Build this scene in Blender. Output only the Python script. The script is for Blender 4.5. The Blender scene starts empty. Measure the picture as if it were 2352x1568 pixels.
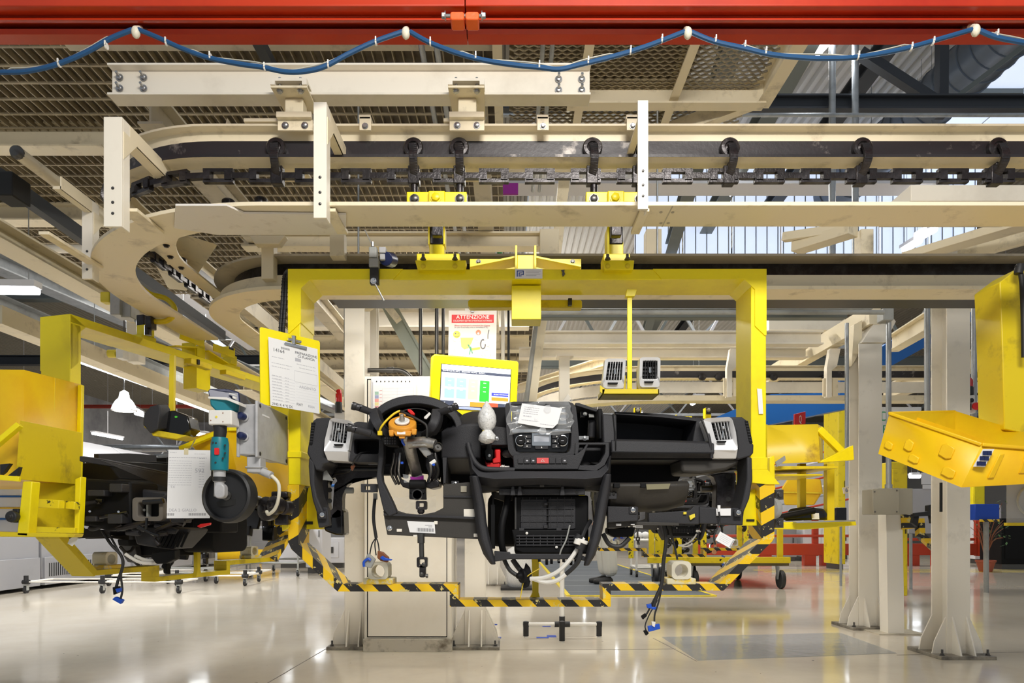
import bpy, bmesh, math, random
from mathutils import Vector, Matrix
random.seed(7)
S = bpy.context.scene
COL = S.collection
# ---------------------------------------------------------------- camera, world, exposure
EYE = 0.85            # lens height above the floor
K = 1568.0            # focal length in pixels of the 2352 px frame (24 mm on 36 mm film)
VX, VY = 1170.0, 1205.0
cam = bpy.data.cameras.new('camera')
cam.sensor_width = 36.0
cam.lens = 24.0
cam.shift_x = (1176 - VX) / 2352
cam.shift_y = (VY - 784) / 2352
cam.clip_end = 200
cam.clip_start = 0.05
co = bpy.data.objects.new('camera', cam)
co.location = (0, 0, EYE)
co.rotation_euler = (math.pi / 2, 0, 0)
COL.objects.link(co)
S.camera = co
wd = bpy.data.worlds.new('hall_daylight')
S.world = wd
wd.use_nodes = True
bg = wd.node_tree.nodes['Background']
bg.inputs[0].default_value = (0.86, 0.93, 1.0, 1)
bg.inputs[1].default_value = 0.30
S.view_settings.view_transform = 'Standard'
S.view_settings.look = 'None'
S.view_settings.gamma = 1
S.view_settings.exposure = 0.28
S.cycles.max_bounces = 6
S.cycles.diffuse_bounces = 3
S.cycles.glossy_bounces = 3
S.cycles.transparent_max_bounces = 8
S.cycles.caustics_reflective = False
S.cycles.caustics_refractive = False


def area_light(name, loc, sx, sy, power, rot=(0, 0, 0), col=(1, .96, .88)):
    l = bpy.data.lights.new(name, 'AREA')
    l.shape = 'RECTANGLE'
    l.size, l.size_y, l.energy, l.color = sx, sy, power, col
    o = bpy.data.objects.new(name, l)
    o.location, o.rotation_euler = loc, rot
    COL.objects.link(o)
    return o


# added fill lights, no such fixtures seen, over the hall and behind the lens
area_light('ceiling_lamp_row', (0.6, -0.1, 3.2), 1.5, .5, 96, (math.radians(40), 0, 0))
area_light('ceiling_lamp_row', (0.0, 4.02, 2.26), 2.2, .12, 24, (math.radians(12), 0, 0))
area_light('ceiling_lamp_row', (0.2, 6.8, 3.2), 3.4, .16, 75)
area_light('ceiling_lamp_row', (1.5, 9.5, 5.5), 9.0, .3, 240)
area_light('ceiling_lamp_row', (-5.0, 9.0, 4.3), .3, 9.0, 160)
area_light('ceiling_lamp_row', (-4.0, 18.0, 4.2), 8.0, 3.0, 330, (math.radians(180), 0, 0))
area_light('ceiling_lamp_row', (3.0, 16.0, 6.0), 14.0, .4, 480)
area_light('ceiling_lamp_row', (-6.0, 32.0, 6.8), 24.0, 10.0, 1500, (math.radians(20), 0, 0))

# ---------------------------------------------------------------- helpers
def W(x, y, D):
    """a point seen at (x, y) of the photograph, standing D metres in front of the lens"""
    return Vector(((x - VX) * D / K, D, EYE + (VY - y) * D / K))


def floorD(y):
    return EYE * K / (y - VY)


def rr(x0, y0, x1, y1, r, n=4):
    p = []
    for cx, cy, a0 in ((x1 - r, y0 + r, -90), (x1 - r, y1 - r, 0), (x0 + r, y1 - r, 90), (x0 + r, y0 + r, 180)):
        for i in range(n + 1):
            a = math.radians(a0 + 90 * i / n)
            p.append((cx + r * math.cos(a), cy + r * math.sin(a)))
    return p


def resample(poly, n):
    P = [Vector(p) for p in poly]
    L = [(P[(i + 1) % len(P)] - P[i]).length for i in range(len(P))]
    T = sum(L)
    out = []
    for k in range(n):
        s = T * k / n
        i = 0
        while s > L[i] and i < len(L) - 1:
            s -= L[i]
            i += 1
        out.append(tuple(P[i].lerp(P[(i + 1) % len(P)], s / max(L[i], 1e-9))))
    return out


def spline(pts, n=6):
    """catmull-rom through 3-D points"""
    P = [Vector(p) for p in pts]
    out = []
    for i in range(len(P) - 1):
        p0, p1, p2, p3 = P[max(i - 1, 0)], P[i], P[i + 1], P[min(i + 2, len(P) - 1)]
        for k in range(n):
            t = k / n
            out.append(0.5 * ((2 * p1) + (p2 - p0) * t + (2 * p0 - 5 * p1 + 4 * p2 - p3) * t * t + (3 * p1 - p0 - 3 * p2 + p3) * t ** 3))
    out.append(P[-1])
    return out


class MB:
    def __init__(s):
        s.v = []
        s.f = []

    def add(s, vs, fs):
        b = len(s.v)
        s.v += [tuple(v) for v in vs]
        s.f += [tuple(b + i for i in f) for f in fs]
        return s

    def loft(s, loops, cap=True, closed=True):
        n = len(loops[0])
        vs = [p for l in loops for p in l]
        fs = []
        for i in range(len(loops) - 1):
            for j in range(n if closed else n - 1):
                k = (j + 1) % n
                fs.append((i * n + j, i * n + k, (i + 1) * n + k, (i + 1) * n + j))
        if cap and closed:
            fs.append(tuple(reversed(range(n))))
            fs.append(tuple((len(loops) - 1) * n + j for j in range(n)))
        return s.add(vs, fs)

    def slab(s, poly, D, t, y=None):
        """an outline seen at depth D, given thickness t straight away from the lens"""
        a = [W(x, y_, D) for x, y_ in poly]
        return s.loft([a, [p + Vector((0, t, 0)) for p in a]])

    def slabD(s, poly, t):
        """the same with a depth of its own at each corner: poly of (x, y, D)"""
        a = [W(*p) for p in poly]
        return s.loft([a, [p + Vector((0, t, 0)) for p in a]])

    def ring(s, outer, inner, D, t, n=40, Di=None):
        Di = D if Di is None else Di
        o = [W(x, y, D) for x, y in resample(outer, n)]
        # start the inner loop at the nearest angle
        i_ = [W(x, y, Di) for x, y in resample(inner, n)]
        T = Vector((0, t, 0))
        return s.loft([o, [p + T for p in o], [p + T for p in i_], i_, o], cap=False)

    def box(s, x0, y0, x1, y1, D, t):
        return s.slab([(x0, y0), (x1, y0), (x1, y1), (x0, y1)], D, t)

    def wbox(s, x0, x1, y0, y1, z0, z1):
        return s.add([(x0, y0, z0), (x1, y0, z0), (x1, y1, z0), (x0, y1, z0), (x0, y0, z1), (x1, y0, z1), (x1, y1, z1), (x0, y1, z1)],
                     [(3, 2, 1, 0), (4, 5, 6, 7), (0, 1, 5, 4), (1, 2, 6, 5), (2, 3, 7, 6), (3, 0, 4, 7)])

    def prof(s, p, q, pts, up=(0, 0, 1)):
        """extrude a 2-D profile (side, up) from p to q"""
        p, q = Vector(p), Vector(q)
        d = (q - p).normalized()
        u = Vector(up)
        if abs(d.dot(u)) > .98:
            u = Vector((0, 1, 0))
        sd = d.cross(u).normalized()
        u = sd.cross(d).normalized()
        return s.loft([[p + sd * a + u * b for a, b in pts], [q + sd * a + u * b for a, b in pts]])

    def bar(s, p, q, w, h, up=(0, 0, 1)):
        w, h = w / 2, h / 2
        return s.prof(p, q, [(-w, -h), (w, -h), (w, h), (-w, h)], up)

    def ibeam(s, p, q, h, w, tf=.01, tw=.008, up=(0, 0, 1)):
        w, h, tw = w / 2, h / 2, tw / 2
        return s.prof(p, q, [(-w, -h), (w, -h), (w, -h + tf), (tw, -h + tf), (tw, h - tf), (w, h - tf), (w, h), (-w, h), (-w, h - tf),
                             (-tw, h - tf), (-tw, -h + tf), (-w, -h + tf)], up)

    def angle(s, p, q, w, h, t=.006, up=(0, 0, 1)):
        return s.prof(p, q, [(0, 0), (w, 0), (w, t), (t, t), (t, h), (0, h)], up)

    def tube(s, pts, r, n=8, r2=None):
        P = [Vector(p) for p in pts]
        r2 = r if r2 is None else r2
        loops = []
        u = None
        for i, p in enumerate(P):
            d = (P[min(i + 1, len(P) - 1)] - P[max(i - 1, 0)])
            if d.length < 1e-9:
                d = Vector((0, 0, 1))
            d.normalize()
            if u is None:
                u = Vector((0, 0, 1)) if abs(d.z) < .9 else Vector((1, 0, 0))
            u = (u - d * u.dot(d))
            if u.length < 1e-6:
                u = d.orthogonal()
            u.normalize()
            w = d.cross(u)
            t = i / max(1, len(P) - 1)
            rad = r + (r2 - r) * t
            loops.append([p + (u * math.cos(6.28318 * k / n) + w * math.sin(6.28318 * k / n)) * rad for k in range(n)])
        return s.loft(loops)

    def cyl(s, p, q, r, n=16, r2=None):
        return s.tube([p, q], r, n, r2)

    def lathe(s, c, axis, prof, n=24):
        """prof: (radius, height along axis)"""
        c, a = Vector(c), Vector(axis).normalized()
        u = a.orthogonal().normalized()
        w = a.cross(u)
        return s.loft([[c + a * h + (u * math.cos(6.28318 * k / n) + w * math.sin(6.28318 * k / n)) * max(r, 1e-4) for k in range(n)] for r, h in prof])

    def ell(s, c, rx, ry, rz, n=12, m=8):
        loops = []
        for i in range(m + 1):
            a = math.pi * i / m - math.pi / 2
            loops.append([Vector(c) + Vector((rx * math.cos(a) * math.cos(6.28318 * k / n), ry * math.cos(a) * math.sin(6.28318 * k / n), rz * math.sin(a))) for k in range(n)])
        return s.loft(loops, cap=False)

    def bolt(s, p, axis, r=.009, h=.008):
        """hex head on a short washer"""
        s.lathe(p, axis, [(r * 1.35, 0), (r * 1.35, h * .25)], 12)
        return s.lathe(p, axis, [(r, h * .2), (r, h), (r * .8, h * 1.15)], 6)


WL = {}


def mk(name, mb, m, parent=None, bevel=0.0, smooth=True, flat=False):
    if parent is None:
        lo = [min(v[i] for v in mb.v) for i in range(3)]
        hi = [max(v[i] for v in mb.v) for i in range(3)]
        base = Vector(((lo[0] + hi[0]) / 2, (lo[1] + hi[1]) / 2, lo[2]))
    else:
        base = WL[parent]
    me = bpy.data.meshes.new(name)
    me.from_pydata([(v[0] - base.x, v[1] - base.y, v[2] - base.z) for v in mb.v], [], mb.f)
    bm = bmesh.new()
    bm.from_mesh(me)
    bmesh.ops.recalc_face_normals(bm, faces=bm.faces)
    bm.to_mesh(me)
    bm.free()
    me.materials.append(m)
    if not flat:
        me.polygons.foreach_set('use_smooth', [True] * len(me.polygons))
        me.set_sharp_from_angle(angle=math.radians(38))
    o = bpy.data.objects.new(name, me)
    COL.objects.link(o)
    WL[o] = base
    if parent is not None:
        o.parent = parent
    else:
        o.location = base
    if bevel:
        b = o.modifiers.new('bevel', 'BEVEL')
        b.width, b.segments, b.limit_method, b.angle_limit = bevel, 2, 'ANGLE', math.radians(40)
        b.harden_normals = False
    return o


def tag(o, label=None, cat=None, group=None, kind=None):
    if label:
        o['label'] = label
    if cat:
        o['category'] = cat
    if group:
        o['group'] = group
    if kind:
        o['kind'] = kind
    return o


def thing(name, label, cat, base, group=None):
    o = bpy.data.objects.new(name, None)
    o.empty_display_size = .1
    COL.objects.link(o)
    o.location = base
    WL[o] = Vector(base)
    return tag(o, label, cat, group)


def solo(name, mb, m, label, cat, group=None, bevel=0.0):
    return tag(mk(name, mb, m, None, bevel), label, cat, group)


def struct(name, mb, m, bevel=0.0, parent=None):
    o = mk(name, mb, m, parent, bevel)
    if parent is None:
        o['kind'] = 'structure'
    return o


def copy_tree(o, M=None, parent=None, skip=()):
    c = o.copy()
    COL.objects.link(c)
    if parent is not None:
        c.parent = parent
    for ch in o.children:
        if ch.name.split('.')[0] not in skip:
            copy_tree(ch, None, c, skip)
    if M is not None:
        c.matrix_world = M @ Matrix.Translation(WL[o])
    return c


def text(s, loc, size, m, parent=None, rot=(math.pi / 2, 0, 0), align='LEFT', name='lettering', M=None, ext=.0004, sx=1.0):
    cu = bpy.data.curves.new(name, 'FONT')
    cu.body, cu.size, cu.align_x, cu.extrude = s, size, align, ext
    cu.resolution_u = 2
    cu.materials.append(m)
    o = bpy.data.objects.new(name, cu)
    COL.objects.link(o)
    me = bpy.data.meshes.new_from_object(o.evaluated_get(bpy.context.evaluated_depsgraph_get()))
    bpy.data.objects.remove(o)
    o = bpy.data.objects.new(name, me)
    COL.objects.link(o)
    base = WL[parent] if parent is not None else Vector((0, 0, 0))
    o.location = Vector(loc) - base
    o.rotation_euler = rot
    o.scale = (sx, 1, 1)
    if parent is not None:
        o.parent = parent
    WL[o] = Vector(loc)
    return o


# ---------------------------------------------------------------- materials
def mat(name, col, rough=.5, metal=0.0, col2=None, ns=6.0, lo=.45, hi=.7, bump=0.0, bs=200.0, emis=0.0, alpha=1.0, trans=0.0, spec=.5, coat=0.0, rv=0.0):
    m = bpy.data.materials.new(name)
    m.use_nodes = True
    N, L = m.node_tree.nodes, m.node_tree.links
    b = N['Principled BSDF']
    b.inputs['Base Color'].default_value = (*col, 1)
    b.inputs['Roughness'].default_value = rough
    b.inputs['Metallic'].default_value = metal
    b.inputs['Specular IOR Level'].default_value = spec
    b.inputs['Coat Weight'].default_value = coat
    b.inputs['Alpha'].default_value = alpha
    b.inputs['Transmission Weight'].default_value = trans
    if emis:
        b.inputs['Emission Color'].default_value = (*col, 1)
        b.inputs['Emission Strength'].default_value = emis
    tc = N.new('ShaderNodeTexCoord')
    if col2 is not None:
        t = N.new('ShaderNodeTexNoise')
        t.inputs['Scale'].default_value = ns
        t.inputs['Detail'].default_value = 8
        t.inputs['Roughness'].default_value = .65
        L.new(tc.outputs['Object'], t.inputs['Vector'])
        r = N.new('ShaderNodeMapRange')
        r.inputs[1].default_value, r.inputs[2].default_value = lo, hi
        L.new(t.outputs['Fac'], r.inputs[0])
        mx = N.new('ShaderNodeMix')
        mx.data_type = 'RGBA'
        mx.inputs[6].default_value = (*col, 1)
        mx.inputs[7].default_value = (*col2, 1)
        L.new(r.outputs[0], mx.inputs[0])
        L.new(mx.outputs[2], b.inputs['Base Color'])
        if rv:
            r2 = N.new('ShaderNodeMapRange')
            r2.inputs[3].default_value, r2.inputs[4].default_value = rough, rough + rv
            L.new(r.outputs[0], r2.inputs[0])
            L.new(r2.outputs[0], b.inputs['Roughness'])
    if bump:
        t2 = N.new('ShaderNodeTexNoise')
        t2.inputs['Scale'].default_value = bs
        t2.inputs['Detail'].default_value = 3
        L.new(tc.outputs['Object'], t2.inputs['Vector'])
        bp = N.new('ShaderNodeBump')
        bp.inputs['Strength'].default_value = bump
        bp.inputs['Distance'].default_value = .002
        L.new(t2.outputs['Fac'], bp.inputs['Height'])
        L.new(bp.outputs[0], b.inputs['Normal'])
    return m


def stripe(name, a, b_, c, period, off, yel=(.92, .58, .008), blk=(.022, .02, .02)):
    """painted hazard bands across the piece, chipped at random"""
    m = mat(name, yel, .42)
    N, L = m.node_tree.nodes, m.node_tree.links
    bs = N['Principled BSDF']
    tc = N['Texture Coordinate'] if 'Texture Coordinate' in N else [n for n in N if n.type == 'TEX_COORD'][0]
    dot = N.new('ShaderNodeVectorMath')
    dot.operation = 'DOT_PRODUCT'
    dot.inputs[1].default_value = (a / period, b_ / period, c / period)
    L.new(tc.outputs['Object'], dot.inputs[0])
    ad = N.new('ShaderNodeMath')
    ad.operation = 'ADD'
    ad.inputs[1].default_value = off + 20
    L.new(dot.outputs['Value'], ad.inputs[0])
    fr = N.new('ShaderNodeMath')
    fr.operation = 'FRACT'
    L.new(ad.outputs[0], fr.inputs[0])
    gt = N.new('ShaderNodeMath')
    gt.operation = 'GREATER_THAN'
    gt.inputs[1].default_value = .5
    L.new(fr.outputs[0], gt.inputs[0])
    t = N.new('ShaderNodeTexNoise')
    t.inputs['Scale'].default_value = 22
    t.inputs['Detail'].default_value = 9
    t.inputs['Roughness'].default_value = .7
    L.new(tc.outputs['Object'], t.inputs['Vector'])
    g2 = N.new('ShaderNodeMath')
    g2.operation = 'GREATER_THAN'
    g2.inputs[1].default_value = .585
    L.new(t.outputs['Fac'], g2.inputs[0])
    m1 = N.new('ShaderNodeMix')
    m1.data_type = 'RGBA'
    m1.inputs[6].default_value = (*yel, 1)
    m1.inputs[7].default_value = (*blk, 1)
    L.new(gt.outputs[0], m1.inputs[0])
    m2 = N.new('ShaderNodeMix')
    m2.data_type = 'RGBA'
    m2.inputs[7].default_value = (.75, .62, .22, 1)
    L.new(g2.outputs[0], m2.inputs[0])
    L.new(m1.outputs[2], m2.inputs[6])
    L.new(m2.outputs[2], bs.inputs['Base Color'])
    return m


CREAM = mat('cream_paint', (.86, .76, .56), .42, col2=(.36, .29, .19), ns=7, lo=.56, hi=.82, bump=.15, bs=60)
BASEM = mat('grimy_base_plate', (.30, .27, .22), .5, col2=(.08, .07, .06), ns=9, lo=.4, hi=.65)
GRAT = mat('grimy_grating_steel', (.44, .37, .25), .5, col2=(.22, .18, .12), ns=2, lo=.4, hi=.7)  # grating colour darkened to hold the dim light of the upper left
CREAMD = mat('cream_paint_grimy', (.56, .50, .39), .5, col2=(.20, .17, .13), ns=5, lo=.52, hi=.8, bump=.2, bs=60)
CREAMW = mat('white_cream_paint', (.90, .84, .73), .4, col2=(.68, .62, .52), ns=2, lo=.5, hi=.8, bump=.12, bs=40)
COLUMN = mat('column_paint', (.86, .81, .72), .4, col2=(.50, .47, .41), ns=3, lo=.55, hi=.8, bump=.15, bs=50)
PLATE = mat('dented_plate', (.80, .76, .72), .45, col2=(.55, .50, .44), ns=9, lo=.56, hi=.75, bump=.7, bs=14)
YEL = mat('yellow_paint', (1.0, .83, .004), .35, col2=(.80, .62, .01), ns=4, lo=.5, hi=.8, bump=.06, bs=40)
YELG = mat('yellow_paint_grimy', (.80, .62, .012), .4, col2=(.30, .20, .02), ns=6, lo=.55, hi=.78, bump=.12, bs=50)
YELC = mat('yellow_paint_chipped', (.92, .74, .012), .4, col2=(.03, .027, .02), ns=16, lo=.56, hi=.60, bump=.2, bs=60)
AMBER = mat('amber_plastic', (.90, .57, .006), .42, col2=(.80, .42, .006), ns=3, lo=.45, hi=.75, bump=.08, bs=30)
AMBERD = mat('amber_plastic_stained', (.85, .62, .02), .4, col2=(.42, .24, .02), ns=6, lo=.55, hi=.68, bump=.1, bs=30)
RED = mat('red_beam_paint', (.50, .035, .006), .32, col2=(.36, .016, .004), ns=1.2, lo=.45, hi=.7)
REDR = mat('red_rail_paint', (.45, .04, .012), .4)
ORNG = mat('orange_bracket_paint', (.85, .12, .02), .35, bump=.4, bs=60)
DARK = mat('black_shadow_gap', (.01, .01, .01), .7)
BLUEC = mat('blue_cable_sheath', (.012, .075, .20), .42, bump=.1, bs=80)
WHITE = mat('white_plastic', (.82, .80, .76), .4)
IVORY = mat('ivory_plastic', (.74, .70, .58), .45, col2=(.6, .5, .25), ns=9, lo=.58, hi=.7)
GREASE = mat('greasy_black_steel', (.030, .026, .027), .30, metal=.55, col2=(.07, .065, .07), ns=16, bump=.5, bs=90)
TRACKM = mat('worn_track_steel', (.035, .032, .036), .38, metal=.3, col2=(.33, .30, .28), ns=7, lo=.60, hi=.72, bump=.2, bs=80)
STEEL = mat('bare_steel', (.45, .45, .46), .32, metal=.9, col2=(.3, .3, .3), ns=20)
STEELD = mat('dark_steel', (.12, .115, .11), .35, metal=.8)
GALV = mat('galvanised_steel', (.42, .44, .46), .4, metal=.55, col2=(.3, .32, .34), ns=8)
GREYP = mat('grey_paint', (.36, .37, .36), .45, col2=(.25, .25, .24), ns=5)
ROOFST = mat('dark_roof_steel', (.045, .05, .06), .5, metal=.3)
ROOFSTL = mat('grey_green_roof_steel', (.15, .17, .165), .5)
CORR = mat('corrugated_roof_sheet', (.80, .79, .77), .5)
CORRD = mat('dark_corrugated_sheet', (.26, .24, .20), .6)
DUCT = mat('duct_sheet', (.12, .15, .20), .4, metal=.4)
PLAS = mat('black_dash_plastic', (.028, .028, .033), .55, bump=.55, bs=420, spec=.4)
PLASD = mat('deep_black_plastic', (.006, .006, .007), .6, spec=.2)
PLASG = mat('gloss_black_plastic', (.008, .008, .009), .12)
PLASB = mat('brownish_black_plastic', (.040, .036, .032), .6, bump=.2, bs=200)
SILV = mat('satin_silver_plastic', (.80, .80, .82), .30, metal=.25, spec=.6)
CHROME = mat('chrome', (.8, .8, .8), .1, metal=1)
CASTAL = mat('cast_aluminium', (.46, .44, .41), .35, metal=.8, col2=(.25, .23, .21), ns=18, bump=.3, bs=120)
ORSP = mat('orange_plastic', (.75, .32, .03), .4)
REDP = mat('red_plastic', (.75, .02, .02), .35)
HAZ = mat('hazard_button_red', (.70, .09, .09), .5)
PURP = mat('purple_sticker', (.32, .01, .28), .5)
BLUEP = mat('blue_plastic', (.01, .08, .55), .4)
BROWNP = mat('brown_plastic', (.22, .07, .025), .5)
TEAL = mat('teal_tool_plastic', (.004, .19, .25), .4, bump=.1, bs=80)
NAVY = mat('navy_battery_plastic', (.012, .02, .085), .35)
ALU = mat('light_grey_box_enamel', (.48, .48, .50), .38, col2=(.38, .38, .40), ns=12, bump=.1, bs=60)
RUBBER = mat('black_rubber', (.018, .018, .02), .55)
PAPER = mat('white_paper', (.86, .86, .88), .6)
INK = mat('printed_ink', (.16, .16, .18), .6)
INKL = mat('pale_ink', (.5, .5, .55), .6)
INKR = mat('red_ink', (.60, .012, .015), .5)
INKG = mat('green_ink', (.05, .35, .2), .5)
INKY = mat('yellow_ink', (.8, .65, .05), .5)
INKB = mat('blue_ink', (.03, .1, .45), .5)
FLOORM = None
BLUEB = mat('blue_beam_paint', (.008, .10, .36), .4)
BLUEX = mat('blue_crate_plastic', (.006, .06, .45), .4)
GREYM = mat('grey_machine_enamel', (.30, .30, .32), .4, col2=(.26, .26, .27), ns=2)
WHM = mat('white_machine_enamel', (.70, .70, .74), .35)
CABM = mat('cabinet_enamel', (.90, .85, .76), .38, col2=(.82, .76, .66), ns=1.5)
BOXG = mat('beige_grey_box_enamel', (.36, .33, .26), .5, bump=.15, bs=150)
MATG = mat('grey_floor_mat', (.085, .10, .12), .5)
BUBBLE = mat('bubble_wrap', (.88, .88, .88), .22, trans=.15, col2=(.66, .66, .66), ns=120, lo=.5, hi=.6, bump=1.0, bs=130)
FILM = mat('clear_plastic_film', (.85, .87, .9), .08, alpha=.20, spec=.8)
CLOTH = mat('white_work_cloth', (.68, .67, .62), .8, bump=.4, bs=30)
SKIN = mat('skin', (.55, .33, .24), .5)
TUBE = mat('lit_fluorescent_tube', (.93, .97, 1.0), .3, emis=9.0)
LAMPW = mat('lit_lamp_glass', (1, .93, .75), .3, emis=4.0)
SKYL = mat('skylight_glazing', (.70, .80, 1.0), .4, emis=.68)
SCRN = mat('screen_white', (.85, .88, .95), .4, emis=.7)


def scr(name, c, e=.65):
    return mat(name, c, .4, emis=e)


S_TEAL, S_PEACH, S_GREEN = scr('screen_aqua', (.30, .72, .62)), scr('screen_peach', (1, .76, .38)), scr('screen_green', (.03, .42, .04))
S_BLUE, S_ORG, S_NAVY, S_RED = scr('screen_blue', (.05, .06, .55)), scr('screen_orange', (.9, .28, .03)), scr('screen_slate', (.05, .06, .10)), scr('screen_red', (.8, .09, .04))
BEACON = mat('red_beacon_lens', (.55, .008, .01), .15)
GREENP = mat('green_paint', (.02, .25, .06), .4)
TERRA = mat('terracotta', (.35, .08, .04), .6)
LEAF = mat('leaf_green', (.06, .14, .04), .6)
# ================================================================ FLOOR AND HALL
def floor_material():
    m = mat('polished_floor', (.70, .63, .52), .07, col2=(.56, .49, .39), ns=1.1, lo=.4, hi=.75, rv=.10, spec=.6)
    N, L = m.node_tree.nodes, m.node_tree.links
    b = N['Principled BSDF']
    tc = [n for n in N if n.type == 'TEX_COORD'][0]
    # small black specks and scuffs
    t = N.new('ShaderNodeTexNoise')
    t.inputs['Scale'].default_value = 26
    t.inputs['Detail'].default_value = 2
    L.new(tc.outputs['Object'], t.inputs['Vector'])
    g = N.new('ShaderNodeMapRange')
    g.inputs[1].default_value, g.inputs[2].default_value = .775, .80
    L.new(t.outputs['Fac'], g.inputs[0])
    mx = N.new('ShaderNodeMix')
    mx.data_type = 'RGBA'
    src = b.inputs['Base Color'].links[0].from_socket
    L.new(src, mx.inputs[6])
    mx.inputs[7].default_value = (.06, .05, .05, 1)
    L.new(g.outputs[0], mx.inputs[0])
    L.new(mx.outputs[2], b.inputs['Base Color'])
    t3 = N.new('ShaderNodeTexNoise')
    t3.inputs['Scale'].default_value = 2.5
    t3.inputs['Detail'].default_value = 2
    L.new(tc.outputs['Object'], t3.inputs['Vector'])
    bp = N.new('ShaderNodeBump')
    bp.inputs['Strength'].default_value = .25
    bp.inputs['Distance'].default_value = .004
    L.new(t3.outputs['Fac'], bp.inputs['Height'])
    L.new(bp.outputs[0], b.inputs['Normal'])
    return m


FLOORM = floor_material()
struct('floor', MB().wbox(-22, 26, -4, 46, -.1, 0), FLOORM)
# sawn joints
def fl(x, y):
    return W(x, y, floorD(y))


def floor_strip(name, pts, w, m, label, cat, z=.001):
    mb = MB()
    for a, b_ in zip(pts[:-1], pts[1:]):
        mb.bar(Vector((a.x, a.y, z)), Vector((b_.x, b_.y, z)), w, .002)
    return tag(mk(name, mb, m), label, cat)


JOINT = mat('floor_joint_filler', (.16, .14, .12), .6)
for k, (a, b_) in enumerate((((615, 1568), (748, 1490)), ((1045, 1493), (1552, 1490)), ((1552, 1492), (1600, 1518)), ((1500, 1465), (1552, 1492)), ((2060, 1504), (2352, 1497)))):
    p, q = fl(*a), fl(*b_)
    o = mk('trim_%d' % (k + 1), MB().bar(Vector((p.x, p.y, .0006)), Vector((q.x, q.y, .0006)), .006, .001), JOINT)
    o['kind'] = 'structure'
# clear tape sheet on the floor, right
sheet = [fl(1520, 1463), fl(1930, 1453), fl(2060, 1500), fl(1602, 1517)]
mb = MB().loft([[Vector((p.x, p.y, .0008)) for p in sheet], [Vector((p.x, p.y, .0022)) for p in sheet]])
TAPE = mat('clear_floor_film', (.55, .56, .56), .10, alpha=.55, bump=.8, bs=9, spec=.9)
solo('floor_film', mb, TAPE, 'creased clear film stuck flat on the floor in front of the cream columns', 'film')
# grey rubber mat with yellow border
matp = [fl(1238, 1288), fl(1306, 1369), fl(1642, 1369), fl(1560, 1288)]
t_ = thing('floor_mat', 'long grey rubber walkway mat edged with yellow tape, under the worker', 'mat', (matp[1].x, matp[1].y, 0))
quad = [Vector((p.x, p.y, 0)) for p in matp]
far = [quad[0] + (quad[0] - quad[1]) * 1.0, quad[3] + (quad[3] - quad[2]) * .6]
quad[0], quad[3] = Vector((quad[1].x - .02, 16, 0)), Vector((quad[2].x - .2, 16, 0))
cx = sum((p for p in quad), Vector()) / 4
mk('mat_sheet', MB().loft([[Vector((p.x, p.y, .001)) for p in quad], [Vector((p.x, p.y, .010)) for p in quad]]), MATG, t_)
eb = MB()
for i in (0, 1, 2):
    a, b_ = quad[i], quad[(i + 1) % 4]
    eb.bar(a + Vector((0, 0, .0065)), b_ + Vector((0, 0, .0065)), .05, .011)
mk('yellow_edge', eb, YELG, t_)
# cross joints of the rubber tiles
jb = MB()
for i in range(9):
    y = quad[1].y + .45 + i * .9
    jb.wbox(quad[1].x + .03, quad[2].x - .1, y, y + .012, .010, .0108)
mk('mat_seam', jb, mat('mat_seam_white', (.45, .47, .48), .5), t_)
# blue L marks of tape
marks = [((1276, 1433), (1330, 1433)), ((1218, 1435), (1260, 1440)), ((1230, 1463), (1290, 1463)), ((1122, 1434), (1142, 1434)), ((1138, 1464), (1150, 1464))]
for k, ((x0, y0), (x1, y1)) in enumerate((((1120, 1434), (1142, 1434)), ((1136, 1464), (1151, 1464)))):
    p, q = fl(x0, y0), fl(x1, y1)
    floor_strip('floor_tape', [p, q], .05, BLUEX, ['short blue tape dash on the floor just right of the pillar foot, the farther one', 'short blue tape dash on the floor just right of the pillar foot, the nearer one'][k], 'tape')
for k, (y0, xa, xb, xc) in enumerate(((1434, 1219, 1248, 1258), (1464, 1232, 1260, 1272))):
    p, q, r, s_ = fl(xa, y0), fl(xb, y0), fl(xb, y0 - (0 if k == 0 else 5)), fl(xc, y0 + (4 if k == 0 else -3))
    mb = MB().bar(Vector((p.x, p.y, .0012)), Vector((q.x, q.y, .0012)), .045, .0016)
    c = fl(xb + 7, y0 + (3 if k == 0 else -3))
    mb.wbox(c.x - .035, c.x + .035, c.y - .05, c.y + .05, .0004, .0016)
    solo('floor_tape', mb, BLUEX, ['blue L of tape on the floor under the white pipe stand, the farther one', 'blue L of tape on the floor under the white pipe stand, the nearer one'][k], 'tape')

# far walls of the hall
struct('wall_back', MB().wbox(-22, 26, 45, 45.3, 0, 11), mat('far_wall_panel', (.36, .36, .38), .6, col2=(.16, .16, .18), ns=.6))
struct('wall_left', MB().wbox(-22.3, -22, 6, 45, 0, 11), mat('far_side_wall', (.40, .40, .42), .6, col2=(.22, .22, .24), ns=.6))
struct('wall_right', MB().wbox(26, 26.3, 6, 45, 0, 11), mat('far_right_wall', (.45, .45, .46), .6))

# ---- roof: corrugated sheet slopes with skylight bands and dark trusses
def corrugated(x0, x1, y0, y1, z0, z1, pitch, amp, along='x'):
    """sheet between y0 and y1, ribs running along y, z from z0 to z1"""
    mb = MB()
    n = max(2, int((x1 - x0) / pitch))
    top = []
    for i in range(n):
        x = x0 + (x1 - x0) * i / n
        w = (x1 - x0) / n
        top += [(x, 0), (x + w * .35, 0), (x + w * .5, amp), (x + w * .85, amp)]
    a = [Vector((x, y0, z0 + h)) for x, h in top]
    b_ = [Vector((x, y1, z1 + h)) for x, h in top]
    mb.loft([a, b_], cap=False, closed=False)
    return mb


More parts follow.
